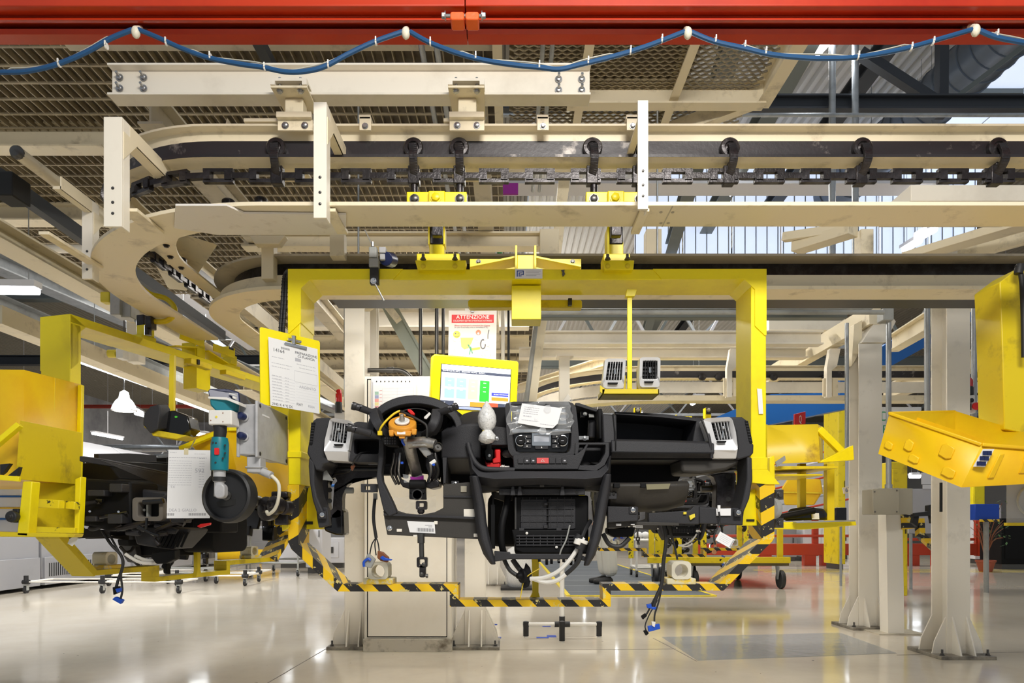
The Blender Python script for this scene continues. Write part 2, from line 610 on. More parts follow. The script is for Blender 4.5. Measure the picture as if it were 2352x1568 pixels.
RZ = 7.6
rn = 0
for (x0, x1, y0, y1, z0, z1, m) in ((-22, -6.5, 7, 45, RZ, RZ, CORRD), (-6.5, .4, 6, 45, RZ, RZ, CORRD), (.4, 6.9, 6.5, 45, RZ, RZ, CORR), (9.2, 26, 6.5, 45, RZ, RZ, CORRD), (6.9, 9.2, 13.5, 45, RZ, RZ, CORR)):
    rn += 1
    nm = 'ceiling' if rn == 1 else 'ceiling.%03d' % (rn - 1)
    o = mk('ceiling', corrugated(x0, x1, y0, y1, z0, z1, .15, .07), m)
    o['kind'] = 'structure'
# skylight glazing between the sheets, lit by the day outside
for k, (x0, x1, y0, y1) in enumerate(((6.95, 8.0, 6.5, 13.4), (8.05, 9.1, 6.5, 13.4))):
    w = mk('window_%d' % (k + 1), MB().wbox(x0, x1, y0, y1, RZ + .05, RZ + .07), SKYL)
    w['kind'] = 'structure'
    fb = MB()
    for i in range(6):
        y = y0 + (y1 - y0) * i / 5
        fb.bar((x0, y, RZ), (x1, y, RZ), .05, .07)
    mk('window_frame', fb, ROOFSTL, w)
# vertical glazing (north light) far behind: row of bright panes
for k in range(7):
    x0 = 2.3 + k * .9
    w = mk('window_%d' % (k + 3), MB().wbox(x0, x0 + .86, 12.5, 12.55, 5.7, 7.5), SKYL)
    w['kind'] = 'structure'
    fb = MB()
    for j in range(5):
        fb.bar((x0 + j * .2, 12.46, 5.7), (x0 + j * .2, 12.46, 7.5), .016, .02)
    mk('window_frame', fb, GALV, w)

def truss_label(i):
    return ''


# roof beams and purlins
def roof_beam(p, q, h, w, m, label, kind='i'):
    mb = MB()
    if kind == 'i':
        mb.ibeam(p, q, h, w, .02, .015)
    elif kind == 'pipe':
        mb.cyl(p, q, w / 2, 16)
    else:
        mb.bar(p, q, w, h)
    return solo('roof_beam' if kind != 'pipe' else 'roof_pipe', mb, m, label, 'beam' if kind != 'pipe' else 'pipe')


roof_beam((-3.2, 7.5, 5.47), (20, 7.5, 5.47), .16, .12, ROOFST, 'dark steel girder crossing the roof at the far right, just over the conveyor rail')
roof_beam((2.1, 5.2, 5.9), (2.1 + 2.2, 24, 5.9), .22, .2, ROOFSTL, 'grey green roof girder running away beside the corrugated sheet')
roof_beam((3.2, 5.0, 6.3), (4.2, 24, 6.3), .25, .22, ROOFSTL, 'wide grey green roof girder left of the ribbed air duct')
roof_beam((4.4, 5.0, 6.6), (5.2, 24, 6.6), .2, .2, ROOFST, 'dark roof girder against the corrugated roof sheet, right of the green girders')
roof_beam((-9, 14, 5.8), (14, 14, 5.8), .3, .16, ROOFST, 'dark girder crossing the hall farther back over the yellow frame')
roof_beam((-9, 20, 5.6), (16, 20, 5.6), .35, .16, ROOFSTL, 'grey girder crossing the hall farthest back under the bright panes')
roof_beam((4.75, 7.6, 5.55), (3.9, 7.6, 6.1), .1, .1, ROOFST, 'dark diagonal roof brace below the blue cable', 'bar')
roof_beam((4.82, 7.62, 5.4), (4.84, 7.62, 7.6), .1, .1, ROOFST, 'dark upright roof post left of the ribbed duct', 'bar')
roof_beam((7.2, 7.6, 7.3), (4.9, 7.6, 5.55), .05, .05, ROOFSTL, 'thin pale roof brace across the skylight', 'bar')
roof_beam((3.5, 7.4, 3.6), (3.5, 7.4, 7.4), .06, .07, GALV, 'left one of the twin grey conduits rising past the lit tube', 'pipe')
roof_beam((3.75, 7.4, 3.6), (3.75, 7.4, 7.4), .06, .07, GALV, 'right one of the twin grey conduits rising past the lit tube', 'pipe')
roof_beam((-3, 7.3, 5.23), (9.5, 7.3, 5.23), .04, .04, GALV, 'thin grey pipe under the dark roof girder', 'pipe')
# ribbed air duct
d = thing('air_duct', 'round ribbed dark blue air duct climbing under the skylight', 'duct', (4.5, 9, 6))
p, q = Vector((6.05, 6.3, 6.76)), Vector((5.75, 12.2, 6.7))
mk('duct_body', MB().cyl(p, q, .33, 28), DUCT, d)
rb = MB()
for i in range(26):
    c = p.lerp(q, i / 26)
    rb.lathe(c, q - p, [(.33, 0), (.345, .01), (.345, .03), (.33, .04)], 28)
r_ = mk('duct_rib', rb, DUCT, d)
# fluorescent strips in the roof
def strip_lamp(p, q, label, w=.16, power=0, housing=True):
    p, q = Vector(p), Vector(q)
    t = thing('fluorescent_lamp', label, 'lamp', (p + q) / 2)
    mk('lamp_housing', MB().bar(p + Vector((0, 0, .05)), q + Vector((0, 0, .05)), w, .05), WHM, t)
    mk('lit_tube', MB().cyl(p, q, w * .3, 12), TUBE, t)
    zt = RZ if (not -4.6 < p.x < .3 or p.y > 13) else 3.405
    mb = MB()
    for f in (.15, .85):
        c = p.lerp(q, f)
        mb.cyl((c.x, c.y, c.z + .05), (c.x, c.y, max(zt, c.z + .1)), .004, 6)
    mk('hanger_wire', mb, GALV, t)
    if power:
        c, dv = (p + q) / 2, q - p
        area_light('lamp_glow', c - Vector((0, 0, .12)), dv.length, .12, power, (0, 0, math.atan2(dv.y, dv.x)), (.9, .95, 1))
    return t


strip_lamp(W(1880, 118, 8), W(1915, 78, 7.2), 'short bright lamp under the red beam at upper right', .16, 25)
strip_lamp(W(1665, 462, 11.5), W(1695, 418, 10.5), 'lit roof lamp seen through the chain between two trolleys')
strip_lamp(W(1600, 560, 14.5), W(1630, 530, 13.5), 'lit roof lamp just under the guide rail, right of the conveyor hangers')
strip_lamp(W(2078, 573, 11), W(2112, 553, 10.2), 'lit roof lamp, lower one of a pair right of the cream upright')
strip_lamp(W(2112, 545, 10), W(2145, 527, 9.3), 'lit roof lamp, upper one of a pair right of the cream upright')
strip_lamp(W(-60, 667, 5.2), W(88, 669, 5.2), 'bright horizontal tube lamp at the left edge of the picture', .09, 20)
strip_lamp(W(188, 826, 6.2), W(340, 882, 8.2), 'long bright tube lamp beside the leaning yellow beam', .13, 40)
strip_lamp(W(408, 914, 9.5), W(482, 942, 11.5), 'bright tube lamp behind the blue battery of the power tool', .14, 30)
strip_lamp(W(437, 992, 16), W(474, 1000, 17), 'small far tube lamp above the white machine hood', .16)
strip_lamp(W(440, 758, 9), W(462, 775, 10), 'small tube lamp in shadow below the chain', .10)
strip_lamp(W(300, 935, 17), W(325, 948, 20), 'far tube lamp right of the bell shaped lamp', .16)
strip_lamp(W(1590, 925, 15), W(1608, 912, 14.5), 'short lamp far behind the frame, near the yellow beam', .2)
strip_lamp(W(2282, 972, 14), W(2315, 960, 14), 'far lamp beside the right yellow post', .3)
strip_lamp(W(2090, 1092, 22), W(2112, 1092, 22), 'far lamp behind the junction box pillar', .3)
# ================================================================ OVERHEAD STEEL
def sweep(mb, path, prof):
    """extrude a (out, up) profile along a level path; out is to the right of travel"""
    loops = []
    n = len(path)
    for i, p in enumerate(path):
        a, b_ = path[max(i - 1, 0)], path[min(i + 1, n - 1)]
        t = Vector((b_.x - a.x, b_.y - a.y, 0)).normalized()
        r = Vector((t.y, -t.x, 0))
        loops.append([p + r * o + Vector((0, 0, u)) for o, u in prof])
    return mb.loft(loops)


def bend_path(xr, y, cx, cy, R, z, yend, n=18):
    """from the right at depth y, round a left-hand quarter bend, then away from the lens"""
    P = [Vector((xr, y, z)), Vector((xr * .3 + cx * .7, y, z))]
    for i in range(n + 1):
        a = math.pi / 2 * i / n
        P.append(Vector((cx - R * math.sin(a), cy - R * math.cos(a), z)))
    P.append(Vector((cx - R, (cy + yend) / 2, z)))
    P.append(Vector((cx - R, yend, z)))
    return P


def iprof(h, w, tf=.009, tw=.008):
    w2, t2 = w / 2, tw / 2
    return [(-w2, 0), (w2, 0), (w2, tf), (t2, tf), (t2, h - tf), (w2, h - tf), (w2, h), (-w2, h), (-w2, h - tf), (-t2, h - tf), (-t2, tf), (-w2, tf)]


# ---- red crane rail across the top
def Yz(y, D):
    return (D, EYE + (VY - y) * D / K)


rail = thing('crane_rail', 'red crane rail running across the very top of the picture', 'crane rail', (0, 2.3, 2.4))
pr = [Yz(-60, 2.20), Yz(13, 2.20), Yz(17, 2.205), Yz(39, 2.25), Yz(42, 2.235), Yz(46, 2.235), Yz(52, 2.25), Yz(54, 2.30), (2.40, Yz(54, 2.30)[1]), (2.40, Yz(-60, 2.2)[1])]
mb = MB()
XL, XR = -2.2, 2.6
XM = (1068 - VX) * 2.2 / K
for a, b_ in ((XL, XM - .0015), (XM + .0015, XR)):
    mb.loft([[Vector((a, y, z)) for y, z in pr], [Vector((b_, y, z)) for y, z in pr]])
mk('rail_body', mb, RED, rail, .002)
p2 = [Yz(66, 2.30), Yz(79, 2.31), (2.36, Yz(79, 2.31)[1]), (2.36, Yz(66, 2.30)[1])]
mb = MB()
for a, b_ in ((XL, XM - .0015), (XM + .0015, XR)):
    mb.loft([[Vector((a, y, z)) for y, z in p2], [Vector((b_, y, z)) for y, z in p2]])
mk('lower_lip', mb, RED, rail)
mb = MB().wbox(XL, XR, 2.325, 2.35, Yz(66, 2.30)[1], Yz(54, 2.3)[1])
mk('rail_slot', mb, DARK, rail)
for x0, x1 in ((1034, 1066), (1069, 1100)):
    o = mk('splice_lug', MB().slab(rr(x0, 26, x1, 45, 5), 2.185, .05), ORNG, rail, .003)
    o['label'] = 'bright orange splice lug'
mk('splice_bolt', MB().cyl(W(1020, 36, 2.2), W(1110, 36, 2.2), .005, 8).bolt(W(1024, 36, 2.2), (-1, 0, 0), .010, .012).bolt(W(1106, 36, 2.2), (1, 0, 0), .010, .012), STEEL, rail)

# ---- festoon
segs = [[(-60, 168), (0, 166), (60, 164), (130, 148), (200, 119), (255, 88), (305, 68)],
        [(318, 68), (360, 85), (420, 112), (480, 133), (550, 147), (600, 154), (655, 165), (700, 164), (745, 153), (800, 124), (860, 96), (925, 73)],
        [(942, 73), (985, 97), (1050, 122), (1110, 138), (1180, 149), (1240, 155), (1285, 159), (1330, 149), (1400, 132), (1480, 108), (1572, 73)],
        [(1588, 74), (1640, 95), (1710, 111), (1770, 125), (1850, 133), (1910, 134), (1970, 131), (2060, 116), (2150, 92), (2232, 68)],
        [(2250, 70), (2290, 86), (2352, 98), (2420, 110)]]
cabl = thing('festoon_cable', 'blue cable hanging in waves below the red crane rail', 'cable', W(1170, 120, 2.24))
mb, wb = MB(), MB()
for sg in segs:
    pts = spline([W(x, y, 2.24) for x, y in sg], 5)
    mb.tube(pts, .0078, 8)
    n = len(pts)
    wb.tube([p + Vector((0, .004, .006 + .010 * abs(math.sin(i * .21)) * (1 if .2 < i / n < .8 else 0))) for i, p in enumerate(pts)], .0028, 6)
mk('cable_sheath', mb, BLUEC, cabl)
o = mk('thin_wire', wb, mat('beige_wire', (.45, .43, .36), .5), cabl)
for x, y in ((137, 147), (245, 106), (383, 98), (484, 131), (609, 156), (755, 150), (864, 97), (989, 98), (1093, 131), (1239, 152), (1351, 142), (1448, 118), (1520, 92), (1643, 93), (1710, 106), (1758, 120), (1970, 130), (2092, 110), (2142, 97), (2288, 80)):
    c = W(x, y, 2.24)
    mk('cable_tie', MB().lathe(c - Vector((.003, 0, 0)), (1, 0, 0), [(.0092, 0), (.0102, 0), (.0102, .005), (.0092, .005)], 10).wbox(c.x - .002, c.x + .002, c.y - .012, c.y - .008, c.z - .002, c.z + .012), WHITE, cabl)
for k, (x, y) in enumerate(((312, 74), (932, 76), (1580, 76), (2241, 70))):
    t = thing('cable_trolley', ['white cable trolley holding the blue cable over the left end of the white beam', 'white cable trolley left of the orange splice', 'white cable trolley over the hexagon mesh', 'white cable trolley beside the ribbed air duct'][k], 'cable trolley', W(x, y, 2.24), 'cable trolleys under the red rail')
    c = W(x, y, 2.24)
    mk('trolley_body', MB().ell(c, .014, .014, .020).cyl(c + Vector((0, 0, .012)), c + Vector((0, .03, .035)), .008, 10), IVORY, t)
    mk('trolley_stem', MB().cyl(c + Vector((0, .03, .03)), c + Vector((0, .07, .06)), .005, 8), STEEL, t)

# ---- white I-beam with bolts
wbm = thing('support_beam', 'white H beam with bolts at both ends, hanging above the chain conveyor', 'beam', W(800, 200, 3.04))
H0, H1 = EYE + 1.89, EYE + 2.03
XA, XB = (258 - VX) * 3.04 / K, (1357 - VX) * 3.0 / K
mk('beam_body', MB().ibeam((XA, 3.042, (H0 + H1) / 2), (XB, 3.042, (H0 + H1) / 2), H1 - H0, .086, .010, .008), CREAMW, wbm, .0015)
for x, y in ((275, 178), (330, 178), (275, 203), (330, 203), (1283, 182), (1336, 182), (1283, 207), (1336, 207)):
    c = W(x, y, 3.035)
    mk('bolt', MB().bolt(c, (0, -1, 0), .012, .010).cyl(c, c + Vector((0, -.030, .008)), .006, 8), STEEL, wbm)

# ---- suspension brackets between white beam and conveyor rail
for k, px in enumerate((675, 1073)):
    lab = ['riveted cream hanger bracket under the left part of the white H beam', 'riveted cream hanger bracket under the middle of the white H beam'][k]
    t = thing('hanger_bracket', lab, 'bracket', W(px, 240, 3.0), 'brackets carrying the conveyor rail')
    X = (px - VX) * 3.0 / K
    w = .078
    z = H0 - .004
    mk('top_plate', MB().loft([[Vector((X - w, 2.93, z)), Vector((X + w, 2.93, z)), Vector((X + w * .95, 3.17, z)), Vector((X - w * .95, 3.17, z))], [Vector((X - w, 2.93, z - .01)), Vector((X + w, 2.93, z - .01)), Vector((X + w * .95, 3.17, z - .01)), Vector((X - w * .95, 3.17, z - .01))]]), CREAM, t, .001)
    mk('clamp_plate', MB().wbox(X - w, X + w, 2.925, 3.0, H0 + .012, H0 + .024).wbox(X - w, X - w + .02, 2.925, 2.945, H0 - .004, H0 + .012).wbox(X + w - .02, X + w, 2.925, 2.945, H0 - .004, H0 + .012), CREAMW, t)
    for dx in (-.045, .045):
        for yy in (2.95, 3.13):
            mk('bolt', MB().bolt((X + dx, yy, z - .01), (0, 0, -1), .011, .010).cyl((X + dx, yy, z), (X + dx, yy, z + .045), .006, 8), STEEL, t)
    mk('stub_post', MB().wbox(X - .04, X + .04, 3.0, 3.06, EYE + 1.56, z - .01), CREAM, t, .004)
    mk('arm_plate', MB().wbox(X - .065, X + .065, 2.60, 3.06, EYE + 1.536, EYE + 1.548), CREAM, t)
    X2 = (px - 675) * 0 + (px + (5 if k == 0 else 0) - VX) * 2.6 / K
    mk('clip_plate', MB().wbox(X2 - .066, X2 + .066, 2.588, 2.6, EYE + 1.495, EYE + 1.556).wbox(X2 - .066, X2 + .066, 2.57, 2.6, EYE + 1.535, EYE + 1.556), CREAM, t, .001)
    for dx in (-.037, .037):
        mk('bolt', MB().bolt((X2 + dx, 2.588, EYE + 1.513), (0, -1, 0), .010, .009), STEEL, t)

# ---- power conveyor: rail, chain, trolleys
CY, CZ, CH = 2.65, EYE + 1.404, .127
path = bend_path(4.6, CY, -1.15, 3.30, .65, CZ, 13.0)
conv = thing('conveyor_rail', 'upper cream I profile conveyor rail with black worn inside, bending at the left', 'conveyor rail', (0, CY, CZ))
mk('rail_profile', sweep(MB(), path, iprof(CH, .09, .009, .010)), CREAM, conv, .001)
# worn black running strip along the web and the flange
pw = [Vector((p.x, p.y, p.z)) for p in path]
mb = sweep(MB(), pw, [(-.0065, .0085), (-.0052, .0085), (-.0052, .081), (-.0065, .081)])
sweep(mb, pw, [(.0052, .0085), (.0065, .0085), (.0065, .081), (.0052, .081)])
sweep(mb, pw, [(-.0456, -.0005), (-.0448, -.0005), (-.0448, .0095), (-.0456, .0095)])
mk('running_strip', mb, TRACKM, conv)
for k, (px, py) in enumerate(((840, 288), (1247, 287), (1452, 290))):
    X = (px - VX) * 2.6 / K
    mk('rail_clip', MB().wbox(X - .022, X + .022, 2.590, 2.6, EYE + 1.497, EYE + 1.548).wbox(X - .024, X + .020, 2.59, 2.66, EYE + 1.540, EYE + 1.556), CREAM, conv, .001)
    mk('bolt', MB().bolt((X, 2.590, EYE + 1.512), (0, -1, 0), .009, .009), STEEL, conv)
for px in (520, 600):
    X = (px - VX) * 2.66 / K
    mk('rail_fin', MB().loft([[Vector((X - .012, 2.66, EYE + 1.53)), Vector((X + .003, 2.66, EYE + 1.53)), Vector((X + .003, 2.66, EYE + 1.585))], [Vector((X - .012, 2.70, EYE + 1.53)), Vector((X + .003, 2.70, EYE + 1.53)), Vector((X + .003, 2.70, EYE + 1.585))]]), CREAM, conv)


def along(s):
    """position and heading at distance s from X=4.6 along the conveyor"""
    L0 = 4.6 + 1.15
    La = .65 * math.pi / 2
    if s < L0:
        return Vector((4.6 - s, CY, 0)), math.pi
    if s < L0 + La:
        a = (s - L0) / .65
        return Vector((-1.15 - .65 * math.sin(a), 3.30 - .65 * math.cos(a), 0)), math.pi - a
    return Vector((-1.80, 3.30 + s - L0 - La, 0)), math.pi / 2


CHZ = EYE + 1.352
chain = thing('conveyor_chain', 'greasy black link chain running below the upper conveyor rail', 'chain', (0, CY, CHZ))


def at_origin(mb, name, m, parent):
    """mesh built about the origin, to be placed by location and rotation"""
    o = mk(name, MB().add([Vector(v) + WL[parent] for v in mb.v], mb.f), m, parent)
    return o


mb = MB()
for z in (-.020, .020):
    mb.wbox(-.058, .058, -.010, .010, z - .007, z + .007)
    mb.cyl((-.047, 0, z - .006 * (1 if z < 0 else -1)), (-.047, 0, z + .007 * (-1 if z < 0 else 1)), .010, 8)
    mb.cyl((.047, 0, z - .006 * (1 if z < 0 else -1)), (.047, 0, z + .007 * (-1 if z < 0 else 1)), .010, 8)
outer0 = at_origin(mb, 'chain_link', GREASE, chain)
mb = MB()
mb.bar((-.05, 0, 0), (.05, 0, 0), .02, .022)
mb.bar((-.062, 0, 0), (-.036, 0, 0), .030, .034)
mb.bar((.036, 0, 0), (.062, 0, 0), .030, .034)
inner0 = at_origin(mb, 'chain_link', GREASE, chain)
s, i = 1.1, 0
first = {}
while s < 11:
    for src, ds in ((outer0, 0), (inner0, .089)):
        p, h = along(s + ds)
        o = src if src not in first else src.copy()
        if src in first:
            COL.objects.link(o)
        first[src] = 1
        o.location = (p.x - WL[chain].x, p.y - WL[chain].y, 0)
        o.rotation_euler = (0, 0, h)
    s += .178
    i += 1


def s_of(px, D=2.60):
    return 4.6 - (px - VX) * D / K


tro0 = thing('chain_trolley', 'black wheeled trolley on the conveyor rail', 'trolley', (0, 0, 0), 'black trolleys on the upper conveyor rail')
zc = EYE + 1.452
mk('wheel', MB().lathe((0, -.003, zc), (0, -1, 0), [(.034, -.002), (.038, 0), (.038, .022), (.034, .026), (.022, .027), (.018, .022), (.010, .024), (.010, .032), (.002, .034)], 24), GREASE, tro0)
arm = [Vector((0, -.040, zc + .004)), Vector((.004, -.052, zc - .03)), Vector((.004, -.054, zc - .06)), Vector((.003, -.03, zc - .085)), Vector((0, -.01, zc - .10)), Vector((0, 0, CHZ))]
mb = MB()
sp = spline(arm, 4)
for a, b_ in zip(sp[:-1], sp[1:]):
    mb.bar(a, b_ + (b_ - a) * .15, .030, .012, (0, -1, .2))
mk('arm', mb, GREASE, tro0, .002)
mk('chain_clamp', MB().wbox(-.022, .022, -.018, .018, CHZ - .035, CHZ + .035).cyl((0, -.02, CHZ + .04), (0, .02, CHZ + .04), .008, 8), GREASE, tro0, .003)
tl = {628: 'black trolley on the rail left of the left cream strap', 947: 'black trolley above the left end of the left yellow load bar', 1053: 'black trolley above the right end of the left yellow load bar',
      1363: 'black trolley above the left end of the right yellow load bar', 1470: 'black trolley half hidden behind the right cream strap', 1682: 'first black trolley right of the right cream strap',
      1990: 'second black trolley right of the right cream strap', 2305: 'black trolley farthest right on the rail, in the dark'}
fst = True
for s, lab in [(s_of(px), tl[px]) for px in tl] + [(6.38, 'black trolley in the bend of the rail at the left'), (8.3, 'black trolley on the receding part of the rail'), (9.5, 'farther black trolley on the receding rail, over the yellow triangle plate')]:
    p, h = along(s)
    o = tro0 if fst else copy_tree(tro0)
    fst = False
    o.location = (p.x, p.y, 0)
    o.rotation_euler = (0, 0, h + math.pi)
    o['label'] = lab

# ---- lower guide plate, hung on straps, bending at the left
GH = EYE + 1.122
GP = bend_path(4.4, 2.485, -.883, 3.456, .971, GH, 4.15, 26)
guide = thing('guide_rail', 'wide flat cream guide rail below the chain, curving back at the left', 'guide rail', (0, 2.485, GH))
mk('guide_plate', sweep(MB(), GP, [(-.085, 0), (.085, 0), (.085, .014), (.078, .014), (.078, .006), (-.078, .006), (-.078, .014), (-.085, .014)]), CREAM, guide, .001)
jx = (1538 - VX) * 2.45 / K
mk('joint_strip', MB().wbox(jx - .002, jx + .002, 2.40, 2.57, GH - .0008, GH), CREAMD, guide)
for px, py in ((1518, 487), (1545, 487), (1518, 512), (1535, 512)):
    D = (GH - EYE) * K / (VY - py)
    mk('bolt', MB().bolt(((px - VX) * D / K, D, GH), (0, 0, -1), .005, .003), CREAMD, guide)
mk('splice_plate', MB().loft([[Vector(((x - VX) * D / K, D, GH - .003)) for x, D in ((403, 2.38), (520, 2.38), (560, 2.44), (795, 2.45), (795, 2.62), (500, 2.62), (400, 2.56))],
                               [Vector(((x - VX) * D / K, D, GH - .010)) for x, D in ((403, 2.38), (520, 2.38), (560, 2.44), (795, 2.45), (795, 2.62), (500, 2.62), (400, 2.56))]]), PLATE, guide)['label'] = 'dented white patch plate under the rail'
# inner bolted bend shoe
shoe = [Vector((-1.0 - .62 * math.sin(a), 3.37 - .62 * math.cos(a), 0)) for a in [math.pi / 2 * i / 14 for i in range(15)]]
sh = [Vector((-.85, 2.75, 0))] + shoe + [Vector((-1.62, 4.1, 0))]
mk('bend_shoe', sweep(MB(), [p + Vector((0, 0, EYE + 1.27)) for p in sh], [(-.04, 0), (.04, 0), (.04, .01), (-.04, .01)]), CREAM, guide)
for i, p in enumerate(sh[1:-1:2]):
    mk('shoe_roller', MB().lathe(p + Vector((0, 0, EYE + 1.28)), (0, 0, 1), [(.022, 0), (.026, .004), (.026, .03), (.02, .036)], 14).bolt(p + Vector((0, 0, EYE + 1.27)), (0, 0, -1), .011, .009), GREASE, guide)


def strap(x0, x1, yt, yb, D, label, xt=None):
    t = thing('rail_strap', label, 'strap', W((x0 + x1) / 2, yb, D), 'cream C straps that carry the guide rail')
    a, b_ = W(x0, yt, D), W(x1, yb, D)
    xm = (a.x + b_.x) / 2
    w = b_.x - a.x
    mk('front_leg', MB().wbox(a.x, b_.x, D, D + .012, b_.z, a.z).wbox(b_.x - .006, b_.x - .0001, D + .012, D + .05, b_.z, a.z - .0001), CREAMW, t, .001)
    mk('top_arm', MB().wbox(xm - w * .3, xm + w * .49, D + .013, CY + .05, a.z - .05, a.z - .038).wbox(b_.x - .0062, b_.x - .0002, D + .051, CY + .05, a.z - .05, a.z), CREAM, t, .001)
    mk('top_gusset', MB().loft([[Vector((b_.x - .004, D + .01, a.z - .045)), Vector((b_.x - .004, D + .10, a.z - .045)), Vector((b_.x - .004, D + .01, a.z - .14))], [Vector((b_.x + .002, D + .01, a.z - .045)), Vector((b_.x + .002, D + .10, a.z - .045)), Vector((b_.x + .002, D + .01, a.z - .14))]]), CREAM, t)
    mk('foot_arm', MB().wbox(xm, xm + w * .9, D + .0505, 2.60, GH - .016, GH - .004), CREAM, t, .001)
    for zz in (.15, .28, .38):
        mk('rivet', MB().bolt((xm, D, a.z - (a.z - b_.z) * (zz + .5)), (0, -1, 0), .004, .003), STEELD, t)
    return t


strap(720, 750, 234, 500, 2.36, 'cream C strap in front of the chain, left of the middle')
strap(1465, 1489, 230, 480, 2.36, 'cream C strap in front of the chain at centre right')
strap(238, 280, 268, 520, 2.36, 'big cream C strap at the outside of the bend')
strap(188, 212, 460, 640, 2.9, 'smaller cream strap hanging behind the bend at the far left')

# ---- load bars, hook blocks
for k, px in enumerate((1003, 1415)):
    t = thing('load_bar', ['yellow load bar between two trolleys, left one', 'yellow load bar between two trolleys, right one'][k], 'load bar', W(px, 450, CY), 'yellow load bars under the chain')
    mk('cross_bar', MB().box(px - 69, 440, px + 69, 464, 2.635, .035), YEL, t, .003)
    mk('pivot_block', MB().box(px - 19, 437, px + 19, 470, 2.618, .06), YEL, t, .004)
    mk('pivot_bolt', MB().bolt(W(px - 2, 454, 2.618), (0, -1, 0), .016, .012), YEL, t)
    for dx in (-51, 53):
        mk('pin', MB().cyl(W(px + dx, 400, CY), W(px + dx, 446, CY), .014, 10), GREASE, t)
        mk('nut', MB().bolt(W(px + dx, 457, 2.635), (0, -1, 0), .014, .012), STEELD, t)
    mk('drop_stem', MB().box(px - 11, 468, px + 13, 540, 2.66, .03), GREASE, t, .003)

# ---- second conveyor behind (return track)
R2 = bend_path(5.2, 3.42, -1.10, 3.90, .48, EYE + 1.18, 9.5, 18)
ret = thing('return_conveyor', 'second black and cream conveyor track behind the yellow frame, bending at the left', 'conveyor rail', (0, 3.42, EYE + 1.18))
mk('upper_channel', sweep(MB(), R2, [(-.06, .143), (-.06, .155), (.06, .155), (.06, .06), (.0, .06), (.0, .067), (.05, .067), (.05, .143)]), CREAMD, ret)
mk('black_liner', sweep(MB(), R2, [(.040, .068), (.046, .068), (.046, .142), (.040, .142)]), GREASE, ret)
mk('lower_plate', sweep(MB(), R2, [(-.075, -.03), (-.085, -.03), (-.085, -.012), (-.075, -.012), (-.075, -.024), (.07, -.024), (.07, -.03)]), CREAM, ret, .001)
mk('web_plate', sweep(MB(), R2, [(-.03, -.02), (-.024, -.02), (-.024, .06), (-.03, .06)]), CREAM, ret)
blk = thing('track_beam', 'black grimy track beam low behind the yellow top beam', 'conveyor rail', (1, 3.7, EYE + 1.2))
mk('beam_body', MB().ibeam((-.95, 3.72, EYE + 1.255), (5.2, 3.72, EYE + 1.255), .10, .16, .012, .01), mat('black_oily_beam', (.012, .011, .010), .35), blk)
# ---- third receding rail with lit panel (left) and cream duct beams
def beamY(x, y, D0, D1, w, h, m, name, label, cat='beam', kind='bar', dx=0.0, dz=0.0):
    a = W(x, y, D0)
    b_ = Vector((a.x + dx, D1, a.z + dz))
    mb = MB()
    if kind == 'i':
        mb.ibeam(a, b_, h, w, .012, .01)
    elif kind == 'pipe':
        mb.cyl(a, b_, w / 2, 14)
    else:
        mb.bar(a, b_, w, h)
    return solo(name, mb, m, label, cat)


def beamX(x0, x1, y, D, h, w, m, name, label, cat='beam', kind='i'):
    a, b_ = W(x0, y, D), W(x1, y, D)
    mb = MB()
    if kind == 'i':
        mb.ibeam(a, b_, h, w, .012, .01)
    elif kind == 'pipe':
        mb.cyl(a, b_, w / 2, 14)
    else:
        mb.bar(a, b_, w, h)
    return solo(name, mb, m, label, cat)


# ---- mezzanine of steel grating
MZ = EYE + 2.56
gt = thing('grating_floor', 'underside of the steel grating platform over the left half', 'platform', (-2, 5, MZ))
mb = MB()
x = -4.6
while x < -.05:
    mb.wbox(x, x + .006, 3.2, 7.6, MZ, MZ + .035)
    x += .055
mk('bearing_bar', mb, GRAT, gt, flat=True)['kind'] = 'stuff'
mb = MB()
y = 3.2
while y < 7.6:
    mb.wbox(-4.6, -.05, y, y + .014, MZ - .004, MZ + .008)
    y += .15
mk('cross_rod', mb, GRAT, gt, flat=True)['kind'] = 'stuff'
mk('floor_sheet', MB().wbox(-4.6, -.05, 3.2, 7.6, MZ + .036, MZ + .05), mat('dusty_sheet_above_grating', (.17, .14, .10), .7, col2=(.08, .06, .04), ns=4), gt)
beamX(-60, 245, 318, 4.45, .16, .12, CREAM, 'platform_beam', 'cream H beam under the grating at the upper left')
beamX(-60, 235, 493, 5.5, .14, .14, CREAM, 'platform_beam', 'cream H beam under the grating, lower one at the left edge')
beamX(150, 1135, 92, 3.62, .06, .08, CREAMD, 'platform_beam', 'cream edge beam of the grating just under the red rail')
beamY(345, 250, 3.2, 7.0, .12, .14, CREAMD, 'platform_beam', 'cream joist running back from the left end of the white H beam', 'beam', 'i')
beamY(-60, 508, 3.5, 12, .16, .10, CREAM, 'platform_beam', 'long slanting cream edge beam of the platform at the left edge', 'beam', 'i')
beamY(1095, 245, 3.3, 7.6, .10, .12, CREAMD, 'platform_beam', 'cream joist at the right edge of the grating', 'beam', 'i')
beamY(38, 349, 2.9, 7.5, .055, .055, CREAM, 'sloping_pipe', 'round cream pipe end with dark cap at the upper left', 'pipe', 'pipe')
_p = bpy.data.objects['sloping_pipe']
mk('end_cap', MB().lathe(W(38, 349, 2.9), (0, -1, 0), [(.026, -.02), (.029, 0), (.022, .012), (.002, .018)], 20), STEELD, _p)
beamY(-20, 395, 3.1, 5.6, .05, .07, ROOFST, 'cable_tray', 'dark narrow rail sloping under the cream pipe at the left', 'rail', dz=-.05)
beamY(590, 88, 3.3, 3.6, .05, .05, ROOFST, 'short_rail', 'dark short bar under the grating left of the splice', 'bar')
